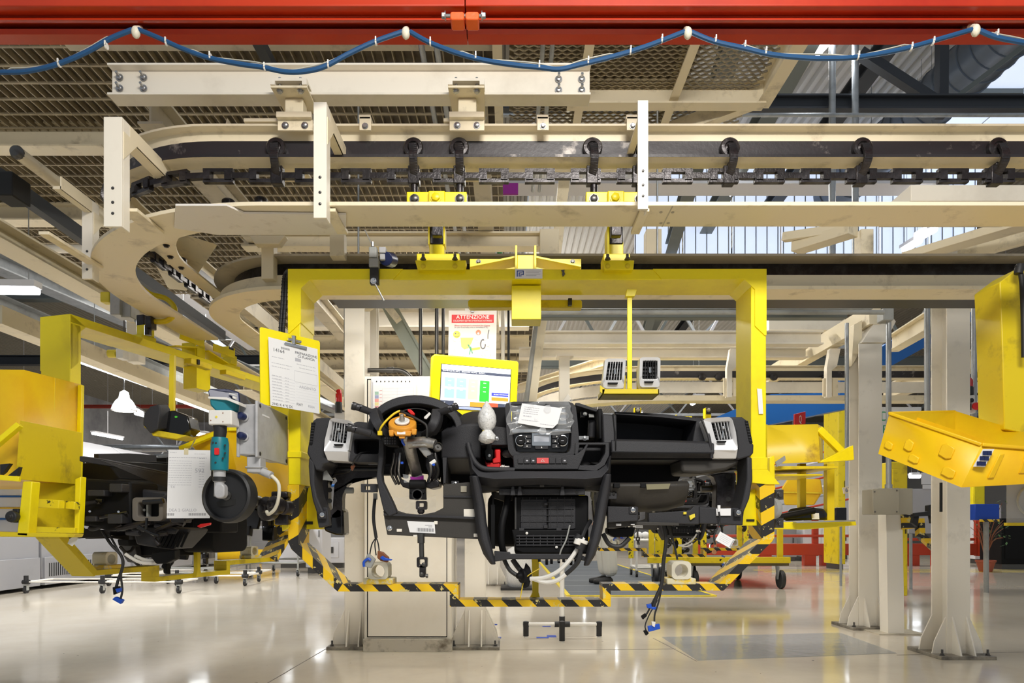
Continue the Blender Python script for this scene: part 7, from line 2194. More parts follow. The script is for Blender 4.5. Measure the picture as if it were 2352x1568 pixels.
mk('crate_body', MB().loft([[W(x, y, D) for x, y in q] for D, q in ((4.8, [(1795, 1120), (1810, 1098), (1885, 1100), (1890, 1128), (1870, 1160), (1802, 1160)]), (5.3, [(1800, 1120), (1815, 1100), (1880, 1102), (1885, 1128), (1868, 1158), (1806, 1158)]))]), AMBER, fc, .01)
mk('crate_crease', MB().bar(W(1795, 1130, 4.79), W(1890, 1132, 4.79), .01, .01), AMBERD, fc)
# right edge hanger and large amber bin
rp = thing('yellow_post', 'yellow hanger post with slanted head at the right edge of the picture', 'post', W(2325, 1000, 2.95))
mk('post_body', MB().slab([(2296, 648), (2340, 615), (2420, 600), (2420, 1010), (2307, 985), (2302, 800)], 2.9, .16), YELG, rp, .004)
mk('black_hose', MB().tube(spline([W(2336, 608, 2.85), W(2345, 630, 2.85), W(2350, 700, 2.85), W(2352, 820, 2.85)], 5), .010, 10).lathe(W(2341, 618, 2.85), (.2, 0, 1), [(.016, -.02), (.018, 0), (.014, .02)], 14), RUBBER, rp)
bn = thing('parts_bin', 'big tilted amber plastic bin with open top at the right edge', 'bin', W(2200, 1118, 2.6))
tA, tB, tC, tD, tE = W(2043, 949, 2.62), W(2255, 1021, 2.36), W(2420, 1034, 2.40), W(2420, 1015, 2.86), W(2192, 945, 3.0)
bA, bB, bC, bD, bE = W(2017, 1042, 2.64), W(2208, 1119, 2.40), W(2420, 1108, 2.42), W(2420, 1090, 2.82), W(2190, 1060, 2.95)
shell('bin_wall', [tA, tB, tC, tD, tE], [bA, bB, bC, bD, bE], AMBER, bn, .008)
mk('rim_rail', MB().bar(tA, tB, .012, .012).bar(tB, tC, .012, .012).bar(tE, tA, .012, .012), AMBER, bn, .003)
mk('inner_divider', MB().loft([[W(2084, 950, 2.80), W(2262, 1010, 2.56), W(2262, 1050, 2.56), W(2084, 985, 2.80)], [W(2084, 950, 2.81), W(2262, 1010, 2.57), W(2262, 1050, 2.57), W(2084, 985, 2.81)]]), AMBER, bn)
nrm = (tB - tA).cross(bA - tA).normalized()
if nrm.y > 0:
    nrm = -nrm
for u, v, w, h in ((.10, .72, .05, .10), (.32, .55, .05, .14), (.42, .80, .06, .10), (.72, .38, .07, .17), (.82, .80, .07, .12)):
    def fp(a, b_):
        return (tA.lerp(tB, a)).lerp(bA.lerp(bB, a), b_)
    q = [fp(u - w, v - h * .6), fp(u - w * .3, v - h), fp(u + w, v - h * .7), fp(u + w, v + h * .7), fp(u + w * .3, v + h), fp(u - w, v + h * .8)]
    mk('moulded_boss', MB().loft([[p + nrm * .007 for p in q], q]), AMBER, bn, .004)
for u, v in ((.28, .5), (.62, .4)):
    def fq(a, b_):
        return (tB.lerp(tC, a)).lerp(bB.lerp(bC, a), b_)
    q = [fq(u - .04, v + .3), fq(u - .01, v - .3), fq(u + .06, v - .32), fq(u + .03, v + .3)]
    mk('moulded_boss', MB().loft([[p + Vector((0, -.007, 0)) for p in q], q]), AMBER, bn, .003)
q = [W(2259, 1031, 2.35), W(2284, 1031, 2.35), W(2262, 1072, 2.37), W(2236, 1071, 2.37)]
st_ = mk('printed_sticker', MB().loft([q, [p + Vector((0, .003, 0)) for p in q]]), PAPER, bn)
mb = MB()
for i in range(3):
    for j in range(2):
        c = q[0].lerp(q[1], .3 + .4 * j).lerp(q[3].lerp(q[2], .3 + .4 * j), .2 + .3 * i)
        mb.wbox(c.x - .008, c.x + .008, c.y - .002, c.y - .001, c.z - .009, c.z + .006)
mk('sticker_print', mb, NAVY, st_)
cl_ = thing('clear_guard', 'clear plastic guard with a ring print at the right edge below the amber bin', 'guard', W(2340, 1205, 2.7))
mk('guard_sheet', MB().box(2314, 1101, 2420, 1205, 2.7, .006), FILM, cl_)
mk('ring_print', MB().tube([W(2372 + 34 * math.cos(a), 1150 + 34 * math.sin(a), 2.695) for a in [6.283 * i / 24 for i in range(25)]], .005, 8), GREYP, cl_)
mk('yellow_edge', MB().box(2314, 1200, 2420, 1207, 2.70, .02), YELG, cl_)

# ================================================================ FLOOR LEVEL THINGS
# white pipe stand
ps_ = thing('pipe_stand', 'white pipe stand with black joints standing on the floor under the dashboard', 'stand', fl(1290, 1470))
D0 = 5.15
mk('pole', MB().cyl(W(1291, 1270, D0), W(1291, 1436, D0), .018, 12), WHITE, ps_)
mk('cross_foot', MB().cyl(W(1208, 1433, D0), W(1378, 1433, D0), .014, 10), WHITE, ps_)
mk('cross_foot', MB().cyl(W(1291, 1433, D0 - .22), W(1291, 1433, D0 + .22), .014, 10), WHITE, ps_)
for x, y, D in ((1208, 1433, D0), (1376, 1433, D0), (1291, 1433, D0 - .22), (1291, 1433, D0 + .22)):
    p = W(x, y, D)
    mk('foot_joint', MB().cyl(p, Vector((p.x, p.y, .012)), .021, 12).lathe(p, (0, 0, 1), [(.022, -.02), (.024, 0), (.022, .02), (.01, .024)], 12), RUBBER, ps_)
    mk('foot_tip', MB().cyl(Vector((p.x, p.y, 0)), Vector((p.x, p.y, .014)), .018, 12), WHITE, ps_)
mk('centre_joint', MB().cyl(W(1274, 1433, D0), W(1309, 1433, D0), .022, 12).cyl(W(1291, 1415, D0), W(1291, 1440, D0), .022, 12), RUBBER, ps_)


def caster(mb_w, mb_f, x, y, r=.045, z=0):
    mb_w.cyl((x - .014, y, z + r), (x + .014, y, z + r), r, 16)
    mb_f.wbox(x - .022, x - .016, y - .02, y + .02, z + r * .8, z + r * 2.3).wbox(x + .016, x + .022, y - .02, y + .02, z + r * .8, z + r * 2.3).wbox(x - .022, x + .022, y - .03, y + .03, z + r * 2.2, z + r * 2.4)


def frame_cart(name, label, x0, x1, y0, y1, zt, m, levels, cat='cart', r=.05, tube=.016, posts=None):
    t = thing(name, label, cat, ((x0 + x1) / 2, (y0 + y1) / 2, 0))
    for x in (x0, x1):
        for y in (y0, y1):
            mk('post', MB().cyl((x, y, r * 2.4), (x, y, zt), tube, 8), m, t)
            a, b_ = MB(), MB()
            caster(a, b_, x, y, r)
            mk('caster_wheel', a, RUBBER, t)
            mk('caster_fork', b_, GREYP, t)
    for z in levels:
        mb = MB()
        mb.cyl((x0, y0, z), (x1, y0, z), tube, 8).cyl((x0, y1, z), (x1, y1, z), tube, 8).cyl((x0, y0, z), (x0, y1, z), tube, 8).cyl((x1, y0, z), (x1, y1, z), tube, 8)
        mk('frame_rail', mb, m, t)
    return t


def fx(px, y):
    p = fl(px, y)
    return p.x, p.y


# grey trolleys in front of the yellow bumpers, left of the frame
for k, (a, b_) in enumerate(((Vector((-4.95, 9.9, 0)), Vector((-4.5, 9.9, 0))), (Vector((-4.35, 11.3, 0)), Vector((-3.75, 11.3, 0))))):
    frame_cart('trolley', ['grey framed trolley below the white sheet of the left hanger', 'grey framed trolley between the left hanger and the centre frame'][k], min(a.x, b_.x), max(a.x, b_.x) + .25, a.y, a.y + 1.3, .80, GREYP, (.22, .78))
    tp_ = mk('table_top', MB().wbox(min(a.x, b_.x) - .03, max(a.x, b_.x) + .28, a.y - .03, a.y + 1.33, .79, .83), GREYM, bpy.data.objects['trolley' if k == 0 else 'trolley.001'])
for k, (xa, xb_) in enumerate(((497, 572), (586, 641))):
    a, b_ = W(xa, 1280, 14.5), W(xb_, 1280, 14.5)
    solo('bumper', MB().tube(spline([Vector((a.x, 14.5, .22)), Vector((b_.x, 14.5, .22))], 4), .11, 14).box(xa + 10, 1282, xa + 14, 1296, 14.5, .05), AMBER, ['amber rounded bumper rail seen under the trolley, left one', 'amber rounded bumper rail seen under the trolley, right one'][k], 'bumper')
# low white pipe dollies at the left
for k, (xa, ya, L) in enumerate(((60, 1362, 1.9), (250, 1345, 1.9), (350, 1335, 1.6))):
    a = fl(xa, ya)
    t = thing('pipe_dolly', ['low white pipe dolly with black joints along the grey machines, nearest one', 'low white pipe dolly with black joints along the grey machines, middle one', 'low white pipe dolly with black joints along the grey machines, farthest one'][k], 'dolly', (a.x, a.y, 0))
    for dy in (0, .5):
        mk('pipe', MB().cyl((a.x, a.y + dy, .14), (a.x + L, a.y + dy, .14), .009, 8), WHITE, t)
    for dx in (0, L / 2, L):
        mk('cross_pipe', MB().cyl((a.x + dx, a.y, .14), (a.x + dx, a.y + .5, .14), .012, 8), WHITE, t)
        mk('joint', MB().cyl((a.x + dx - .04, a.y, .14), (a.x + dx + .04, a.y, .14), .028, 10).cyl((a.x + dx, a.y, .14), (a.x + dx, a.y, .22), .026, 10), RUBBER, t)
        w_, f_ = MB(), MB()
        caster(w_, f_, a.x + dx, a.y, .045)
        mk('caster_wheel', w_, RUBBER, t)
        mk('caster_fork', f_, GREYP, t)
# row of grey machine cabinets along the left
for k in range(5):
    y0 = 6.9 + k * 2.15
    t = thing('machine_cabinet', ['nearest grey machine cabinet with slotted foot at the left edge', 'second grey machine cabinet along the left side', 'middle grey machine cabinet along the left side', 'fourth grey machine cabinet along the left side', 'farthest grey machine cabinet along the left side'][k], 'machine', (-6.9, y0 + 1, 0), 'row of grey machine cabinets on the left')
    mk('cabinet_body', MB().wbox(-7.8, -6.2, y0, y0 + 2.1, .14, 1.55), GREYM, t, .01)
    mk('foot_panel', MB().wbox(-7.7, -6.17, y0 + .02, y0 + 2.08, .05, .42), GREYM, t, .005)
    mk('hood', MB().loft([[Vector((-7.8, y, 1.55)), Vector((-6.1, y, 1.55)), Vector((-6.1, y, 1.85)), Vector((-6.5, y, 2.12)), Vector((-7.8, y, 2.12))] for y in (y0, y0 + 2.1)]), WHM, t, .01)
    mk('window_panel', MB().wbox(-6.19, -6.17, y0 + .35, y0 + 1.75, .95, 1.5), PLASG, t)
    mk('cable_slot', MB().wbox(-6.19, -6.15, y0 + .06, y0 + 2.05, .90, .94), GALV, t)
    for i in range(22):
        yy = y0 + .1 + i * .045
        mk('vent_slot', MB().wbox(-6.172, -6.166, yy, yy + .016, .16, .34), DARK, t)
    for i in range(8):
        yy = y0 + .2 + i * .07
        mk('vent_slot', MB().wbox(-6.104, -6.098, yy, yy + .025, 1.66, 1.80), STEELD, t)
# drawer stack seen at the lower left behind the carriage
dr = thing('drawer_unit', 'pale drawer unit with thin lines behind the end carriage at the left edge', 'drawer unit', W(20, 1235, 3.9))
mk('unit_body', MB().box(-80, 1102, 48, 1228, 3.9, .3), WHM, dr, .005)
for y in (1138, 1165, 1190):
    mk('drawer', MB().box(-78, y - 24, 46, y, 3.885, .02), WHM, dr, .003)
    mk('drawer_strip', MB().box(-78, y, 46, y + 3, 3.88, .02), AMBER if y == 1165 else BLUEB, dr)
# bell lamp
bl = thing('bell_lamp', 'white bell shaped factory lamp hanging behind the leaning yellow beam', 'lamp', W(285, 945, 7.5))
c = W(285, 943, 7.5)
mk('shade', MB().lathe(c, (0, 0, 1), [(.125, 0), (.130, .004), (.115, .05), (.09, .10), (.055, .14), (.05, .17), (.045, .20), (.015, .22), (.001, .22)], 28), SILV, bl)
mk('lamp_glass', MB().lathe(c, (0, 0, 1), [(.118, .003), (.10, -.006), (.002, -.012)], 24), LAMPW, bl)
mk('cord', MB().cyl(c + Vector((0, 0, .22)), c + Vector((0, 0, 1.6)), .008, 6), STEELD, bl)
area_light('bell_lamp_glow', c + Vector((0, 0, -.05)), .2, .2, 8, (0, 0, 0), (1, .93, .8))
# yellow rack cart behind, right
rc = thing('rack_cart', 'yellow rack cart on black wheels carrying black dashboard parts, behind the right half', 'cart', (4.0, 9.6, 0))
yb = 9.2
for k, (x, y0_) in enumerate(((1497, 9.4), (1511, 9.6), (1521, 10.4), (1560, 9.5), (1598, 10.2), (1617, 9.3), (1700, 9.6), (1715, 10.6), (1793, 9.2), (1450, 10.0))):
    X = (x - VX) * y0_ / K
    mk('post', MB().wbox(X - .035, X + .035, y0_, y0_ + .05, .36, 1.0 if k % 3 else 1.12), YELC if k % 2 else YELG, rc, .002)
mk('deck', MB().wbox(2.35, 3.75, 9.15, 10.9, .30, .37), mat('dusty_cart_deck', (.14, .12, .07), .6), rc, .004)
mk('front_rail', MB().wbox(1.85, 3.75, 9.1, 9.16, .34, .42), YELG, rc, .003)
for x, y, r in ((3.62, 9.1, .125), (3.55, 10.6, .12), (2.05, 9.6, .12), (2.22, 10.0, .12), (2.5, 9.2, .12), (2.9, 10.8, .12)):
    wl = mk('wheel', MB().lathe((x - .03, y, r), (1, 0, 0), [(.02, 0), (r * .6, .004), (r * .92, 0), (r, .012), (r, .045), (r * .92, .056), (r * .6, .052), (.02, .056)], 24), RUBBER, rc)
    mk('wheel_fork', MB().loft([[Vector((x - .05, y - .07, .30)), Vector((x - .05, y + .07, .30)), Vector((x - .05, y + .02, r)), Vector((x - .05, y - .02, r))], [Vector((x - .04, y - .07, .30)), Vector((x - .04, y + .07, .30)), Vector((x - .04, y + .02, r)), Vector((x - .04, y - .02, r))]]), GALV, rc)
R = random.Random(11)
for i in range(26):
    x, y, z = R.uniform(2.0, 3.7), R.uniform(9.5, 10.6), R.uniform(.45, 1.0)
    pts = [Vector((x, y, z))]
    for j in range(3):
        pts.append(pts[-1] + Vector((R.uniform(-.12, .12), R.uniform(-.1, .1), R.uniform(-.10, .08))))
    mk('black_part', MB().tube(spline(pts, 4), R.uniform(.015, .04), 7, .012), PLASG if i % 3 else GREASE, rc)
# white pipe cart
wc = frame_cart('pipe_cart', 'small white pipe cart with casters beside the worker', 2.05, 2.52, 11.0, 11.5, .62, WHITE, (.16, .6), tube=.02, r=.05)
for k in range(4):
    o = solo('paper_bag', MB().ell((2.12 + k * .11, 11.2, .68), .07, .06, .06, 10, 6), PAPER, ['white paper bag on the pipe cart, nearest the worker', 'second white paper bag on the pipe cart', 'third white paper bag on the pipe cart', 'white paper bag on the pipe cart, farthest from the worker'][k], 'bag')
# bagged goods behind the console
sb = thing('plastic_bag', 'crumpled white plastic bag standing on the floor behind the console legs', 'plastic bag', (W(1192, 1345, 8.6).x, 9.0, 0))
bp_ = []
for i, (z, r) in enumerate(((0.02, .12), (.1, .17), (.25, .18), (.4, .16), (.52, .13), (.58, .04))):
    bp_.append([Vector((W(1192, 1345, 8.6).x + r * (1 + .15 * math.sin(3 * a + i)) * math.cos(a), 9.1 + r * math.sin(a), z)) for a in [6.283 * q / 16 for q in range(16)]])
mk('bag_body', MB().loft(bp_), BUBBLE, sb)
mk('black_tray', MB().wbox(W(1150, 1345, 8.9).x, W(1225, 1345, 8.9).x, 8.85, 9.4, .0, .03), RUBBER, sb)

# red guard rail
gr = thing('guard_rail', 'low red guard rail beam across the right background', 'guard rail', (7, 12.6, 0))
Dg = 14.2
xa, xb_ = W(1770, 0, Dg).x, W(2330, 0, Dg).x
mk('rail_beam', MB().wbox(xa - 1.5, xb_ + 3, Dg, Dg + .1, .22, .46), REDR, gr, .01)
mk('rail_tube', MB().cyl((xa - 1.5, Dg, .62), (W(2075, 0, Dg).x, Dg, .62), .03, 8).cyl((W(2075, 0, Dg).x, Dg, .55), (W(2238, 0, Dg).x, Dg, .55), .03, 8), REDR, gr)
for x in (1760, 1862, 1902, 2100, 2160, 2300):
    X = W(x, 0, Dg).x
    mk('rail_post', MB().wbox(X - .12, X + .12, Dg + .01, Dg + .16, 0, .3), REDR, gr, .005)
for x, h in ((1875, 1.0), (2078, .95), (2250, 1.0)):
    X = W(x, 0, Dg).x
    mk('rail_upright', MB().wbox(X - .06, X + .06, Dg + .02, Dg + .1, .2, h), REDR, gr, .01)
mk('bent_rail', MB().tube(spline([Vector((W(2238, 0, Dg).x, Dg, 1.05)), Vector((W(2250, 0, Dg).x, Dg, 1.0)), Vector((W(2252, 0, Dg).x, Dg, .2))], 5), .05, 8), REDR, gr)
# yellow floor lines in the far aisle
for k, y in enumerate((12.3, 12.8)):
    mb = MB().wbox(4.6, 12, y, y + .09, .0004, .0016)
    solo('floor_line', mb, YELG, ['yellow painted floor line in front of the red guard rail, nearer one', 'yellow painted floor line in front of the red guard rail, farther one'][k], 'floor line')
# signs
sg = thing('hanging_sign', 'white hanging board with green letters DI and E behind the amber bin', 'sign', W(2065, 1010, 7.5))
sp2 = Plane(W(2016, 935, 7.5), W(2115, 935, 7.5), W(2016, 1010, 7.5))
mk('sign_board', sp2.rect(MB(), 0, 0, 1, 1, -.01, .01), mat('sign_board_white', (.75, .78, .85), .4), sg, .002)
sp2.text('DI', .04, .42, .15, INKG, sg, d=-.012)
sp2.text('E', .09, .80, .13, INKG, sg, d=-.012)
sq = thing('hanging_sign', 'small dark red sign with a white letter Q right of the centre frame', 'sign', W(1838, 976, 8.0))
sp3 = Plane(W(1824, 951, 8.0), W(1849, 945, 8.3), W(1824, 980, 8.0))
mk('sign_board', sp3.rect(MB(), 0, 0, 1, 1, -.006, .006), INKR, sq)
sp3.text('Q', .5, .80, .13, WHITE, sq, 'CENTER', d=-.008)
s6 = thing('hanging_sign', 'small white sign reading 62 left of the slant headed pillar', 'sign', W(1947, 1133, 9))
sp4 = Plane(W(1935, 1120, 9.0), W(1957, 1114, 9.0), W(1938, 1134, 9.0))
mk('sign_board', sp4.rect(MB(), 0, 0, 1, 1, -.006, .006), WHM, s6)
sp4.text('62', .5, .85, .085, INKB, s6, 'CENTER', d=-.008)
# white board, black clamp, blue crate, plant
wbd = thing('white_board', 'grey white planning board between the two right pillars', 'board', W(2120, 1240, 9))
mk('board', MB().box(2088, 1122, 2150, 1225, 9.0, .04), mat('board_grey', (.48, .48, .52), .4), wbd, .005)
mk('board_leg', MB().cyl(W(2092, 1225, 9.0), Vector((W(2092, 0, 9.0).x, 9.0, 0)), .02, 8).cyl(W(2146, 1225, 9.0), Vector((W(2146, 0, 9.0).x, 9.0, 0)), .02, 8), GALV, wbd)
mk('board_sheet', MB().box(2117, 1085, 2147, 1112, 8.98, .01).box(2120, 1113, 2147, 1122, 8.98, .01), WHM, wbd)
bc = thing('black_clamp', 'black clamp arm sticking out right of the beige junction box', 'clamp', W(2120, 1210, 5.2))
mk('clamp_arm', MB().slab([(2100, 1178), (2133, 1174), (2133, 1160), (2140, 1158), (2141, 1170), (2145, 1176), (2143, 1184), (2100, 1186)], 5.1, .05).slab([(2138, 1184), (2143, 1184), (2145, 1200), (2141, 1202)], 5.1, .04).slab([(2100, 1184), (2112, 1184), (2108, 1210), (2096, 1200)], 5.15, .04), RUBBER, bc, .004)
solo('striped_bracket', MB().slab([(2070, 1180), (2108, 1184), (2108, 1212), (2072, 1216)], 5.3, .08).slab([(2110, 1190), (2124, 1190), (2126, 1225), (2154, 1252), (2154, 1270), (2112, 1232)], 5.3, .06), SR, 'yellow and black striped bent arm between the two right pillars', 'arm', bevel=.003)
bx = thing('blue_crate', 'blue crate on a stand with a black and yellow strip behind the thickest pillar', 'crate', W(2268, 1195, 8.5))
mk('crate_body', MB().box(2240, 1157, 2296, 1194, 8.5, .3), BLUEX, bx, .01)
mk('striped_lip', MB().box(2252, 1192, 2296, 1198, 8.47, .02), SB, bx)
mk('stand', MB().cyl(W(2265, 1196, 8.6), Vector((W(2265, 0, 8.6).x, 8.6, 0)), .03, 8), GREYP, bx)
pl_ = thing('potted_plant', 'thin potted plant in a terracotta pot behind the thickest pillar', 'plant', (W(2264, 0, 12.4).x, 12.4, 0))
X = W(2264, 0, 12.4).x
mk('pot', MB().lathe((X, 12.4, 0), (0, 0, 1), [(.10, 0), (.15, .17), (.165, .18), (.165, .21), (.14, .21), (.13, .17)], 20), TERRA, pl_)
R = random.Random(3)
st = MB()
lf = MB()
for i in range(16):
    a = R.uniform(0, 6.28)
    tip = Vector((X + .28 * math.cos(a), 12.4 + .22 * math.sin(a), R.uniform(.5, 1.25)))
    st.tube(spline([(X, 12.4, .18), Vector((X, 12.4, .5)).lerp(tip, .4), tip], 3), .008, 5, .004)
    for j in range(4):
        c = tip + Vector((R.uniform(-.09, .09), R.uniform(-.08, .08), R.uniform(-.2, .06)))
        u = Vector((R.uniform(-1, 1), R.uniform(-1, 1), R.uniform(-.6, .3))).normalized() * .05
        v = u.cross(Vector((0, 0, 1))).normalized() * .018
        lf.add([c - u, c + v, c + u, c - v], [(0, 1, 2, 3)])
mk('stem', st, BROWNP, pl_)
mk('foliage', lf, LEAF, pl_)['kind'] = 'stuff'

# ---- worker
wk = thing('person', 'worker in pale work trousers and black shoes walking on the grey mat', 'person', (1.36, 9.7, 0))


def skin_body(name, verts, edges, radii, m, parent, root=0, sub=2):
    me = bpy.data.meshes.new(name)
    base = WL[parent]
    me.from_pydata([tuple(Vector(v) - base) for v in verts], edges, [])
    o = bpy.data.objects.new(name, me)
    COL.objects.link(o)
    o.parent = parent
    sk = o.modifiers.new('skin', 'SKIN')
    me.skin_vertices[0].data
    for i, r in enumerate(radii):
        me.skin_vertices[0].data[i].radius = (r, r) if not isinstance(r, tuple) else r
        me.skin_vertices[0].data[i].use_root = (i == root)
    ss = o.modifiers.new('sub', 'SUBSURF')
    ss.levels = ss.render_levels = sub
    me.materials.append(m)
    WL[o] = base
    return o


X0, Y0 = 1.38, 9.8
V = [(X0, Y0, .96), (X0, Y0, 1.14), (X0 + .02, Y0, 1.34), (X0 + .03, Y0, 1.47),      # pelvis, waist, chest, neck base
     (X0 + .02, Y0 - .09, .86), (X0 + .04, Y0 - .10, .50), (X0 + .06, Y0 - .10, .10),   # near leg
     (X0 - .03, Y0 + .09, .86), (X0 - .03, Y0 + .10, .50), (X0 + .03, Y0 + .10, .10),   # far leg
     (X0 + .02, Y0 - .20, 1.41), (X0 + .05, Y0 - .24, 1.14), (X0 - .10, Y0 - .22, .96),
     (X0 + .02, Y0 + .20, 1.41), (X0 + .05, Y0 + .24, 1.14), (X0 - .10, Y0 + .22, .96)]
E = [(0, 1), (1, 2), (2, 3), (0, 4), (4, 5), (5, 6), (0, 7), (7, 8), (8, 9), (2, 10), (10, 11), (11, 12), (2, 13), (13, 14), (14, 15)]
Rd = [.15, .14, .17, .07, .12, .11, .115, .12, .11, .115, .075, .055, .042, .075, .055, .042]
skin_body('coverall', V, E, Rd, CLOTH, wk)
for (x, y) in ((X0 + .0, Y0 - .10), (X0 - .04, Y0 + .10)):
    mk('shoe', MB().loft([[Vector((x + dx, y + w_ * math.cos(a), max(0, .045 + h_ * math.sin(a)))) for a in [6.283 * i / 14 for i in range(14)]] for dx, w_, h_ in ((.09, .03, .035), (.06, .045, .07), (0, .048, .075), (-.08, .05, .05), (-.15, .045, .04), (-.185, .02, .025))]), RUBBER, wk)
mk('head', MB().ell((X0 + .02, Y0, 1.62), .095, .075, .115, 18, 12).ell((X0 - .075, Y0, 1.605), .02, .014, .022, 8, 6).ell((X0 + .03, Y0 - .076, 1.61), .018, .01, .03, 8, 6).ell((X0 + .03, Y0 + .076, 1.61), .018, .01, .03, 8, 6).cyl((X0 + .03, Y0, 1.46), (X0 + .03, Y0, 1.56), .055, 14), SKIN, wk)
mk('eye', MB().ell((X0 - .066, Y0 - .03, 1.63), .008, .012, .008, 8, 6).ell((X0 - .066, Y0 + .03, 1.63), .008, .012, .008, 8, 6), INK, wk)
mk('mouth', MB().ell((X0 - .070, Y0, 1.565), .008, .025, .006, 8, 6), INKR, wk)
mk('hair', MB().ell((X0 + .04, Y0, 1.655), .098, .082, .10, 18, 10), RUBBER, wk)
for s_ in (-1, 1):
    hx_, hy, hz_ = X0 - .12, Y0 + s_ * .22, .93
    V = [(hx_, hy, hz_), (hx_ - .01, hy, hz_ - .08)]
    E = [(0, 1)]
    Rr = [.022, .030]
    for j in range(4):
        b0 = len(V)
        yy = hy + (j - 1.5) * .019
        L = (.030, .035, .033, .026)[j]
        V += [(hx_ - .012, yy, hz_ - .10), (hx_ - .02, yy, hz_ - .10 - L), (hx_ - .005, yy, hz_ - .10 - L * 1.8)]
        E += [(1, b0), (b0, b0 + 1), (b0 + 1, b0 + 2)]
        Rr += [.010, .009, .008]
    b0 = len(V)
    V += [(hx_ - .03, hy - s_ * .02, hz_ - .05), (hx_ - .05, hy - s_ * .015, hz_ - .085)]
    E += [(0, b0), (b0, b0 + 1)]
    Rr += [.011, .009]
    skin_body('hand', V, E, Rr, SKIN, wk, 0, 1)

# ---- far clutter of the assembly hall
R = random.Random(21)
far = [
    ('white_cabinet', 'white far cabinet behind the knee opening left of the dashboard', 'cabinet', 702, 740, 1150, 12, WHM, 1.6),
    ('white_cabinet', 'wide white far bench behind the left striped arm', 'bench', 640, 790, 1235, 13.5, WHM, .8),
    ('grey_rack', 'grey far rack with blue boxes right of the red rail upright', 'rack', 1780, 1830, 1205, 16, GREYM, 1.0),
    ('white_cabinet', 'white far notice stand beyond the red rail, left of the slanted pillar', 'stand', 1845, 1872, 1190, 16, WHM, 1.1),
    ('white_cabinet', 'white far cabinet beyond the red rail behind the yellow tray', 'cabinet', 1905, 1950, 1200, 17, WHM, 1.0),
    ('white_cabinet', 'pale far cabinet between square post and slanted pillar', 'cabinet', 2024, 2036, 1130, 12, WHM, 1.5),
    ('grey_rack', 'dark far rack right of the potted plant', 'rack', 2300, 2400, 1190, 13, PLASD, 1.0),
    ('white_cabinet', 'white far panel right of the thickest pillar', 'panel', 2240, 2300, 1160, 15, WHM, 1.3),
    ('yellow_stand', 'tall yellow far stand right of the thickest pillar', 'stand', 2235, 2262, 1100, 16, YEL, 2.0),
    ('yellow_stand', 'tall yellow post behind the junction box', 'post', 2046, 2085, 1060, 7.2, YELG, 1.5),
    ('yellow_stand', 'far yellow column beside the Q sign', 'post', 1925, 1942, 930, 13, YELG, 3.0),
    ('amber_box', 'amber far box left of the junction box conduit', 'box', 2018, 2035, 1070, 8.4, AMBER, 1.2),
    ('grey_rack', 'grey far machine behind the glove box opening', 'machine', 1600, 1690, 1120, 24, GREYM, 1.4),
    ('white_cabinet', 'white far machine below the blue girder', 'machine', 1780, 1960, 1010, 22, WHM, 3.4),
    ('white_cabinet', 'white far hood left of the amber crate', 'hood', 190, 300, 1020, 20, WHM, 3.0),
    ('monitor_screen', 'small black far monitor behind the yellow tray', 'monitor', 1920, 1945, 1165, 9.5, PLASG, None),
]
for nm, lab, cat, x0, x1, y0, D, m, h in far:
    a, b_ = W(x0, y0, D), W(x1, y0, D)
    t = thing(nm, lab, cat, ((a.x + b_.x) / 2, D, 0))
    if h is None:
        mk('screen_case', MB().wbox(a.x, b_.x, D, D + .05, a.z - .25, a.z), m, t, .01)
        mk('screen_foot', MB().wbox((a.x + b_.x) / 2 - .012, (a.x + b_.x) / 2 + .012, D, D + .03, 0, a.z - .25), GALV, t)
        continue
    mk('body', MB().wbox(a.x, b_.x, D, D + .6, .1, a.z), m, t, .01)
    mk('base', MB().wbox(a.x + .03, b_.x - .03, D + .03, D + .55, 0, .1), STEELD, t)
    mk('door_panel', MB().wbox(a.x + (b_.x - a.x) * .08, b_.x - (b_.x - a.x) * .08, D - .012, D, .2, a.z - .08), m, t, .004)
    mk('handle', MB().wbox(b_.x - (b_.x - a.x) * .2, b_.x - (b_.x - a.x) * .16, D - .03, D - .012, a.z * .5, a.z * .5 + .12), STEELD, t)
# handrails and stairs far behind the glove opening
hr_ = thing('stair_rail', 'red and white stair railings far behind the glove box opening', 'railing', (5.5, 18, 0))
for i in range(8):
    z = .6 + i * .22
    mk('rail_bar', MB().cyl((4.2 + i * .12, 17 + i * .2, z), (8.5, 17 + i * .2, z + .9), .025, 6), [REDR, GALV, WHM][i % 3], hr_)
# trusses behind the white beams: lattice of thin struts
for k, (D, z0, z1, xa, xb_, n_) in enumerate(((13, 4.25, 5.1, .3, 8.5, 17), (17, 4.6, 5.5, -8, -1, 12), (22, 4.4, 5.6, -9, 16, 26), (25, 3.4, 4.2, -13, -4, 15), (31, 3.2, 4.3, -19, -2, 20))):
    t = thing('roof_truss', ['pale lattice truss seen over the white H beams inside the frame', 'grey lattice truss in the dark left of the bell lamp', 'lattice truss across the whole hall at half its depth', 'low lattice truss in the left background under the bell lamp', 'lowest and farthest lattice truss in the left background'][k], 'truss', ((xa + xb_) / 2, D, z0))
    mk('chord', MB().bar((xa, D, z0), (xb_, D, z0), .08, .08), GALV, t)
    mk('chord', MB().bar((xa, D, z1), (xb_, D, z1), .08, .08), GALV, t)
    for i in range(n_):
        a = xa + (xb_ - xa) * i / n_
        b2 = xa + (xb_ - xa) * (i + 1) / n_
        mk('strut', MB().bar((a, D, z0 if i % 2 else z1), (b2, D, z1 if i % 2 else z0), .05, .05), [GALV, WHM, ROOFSTL][i % 3], t)
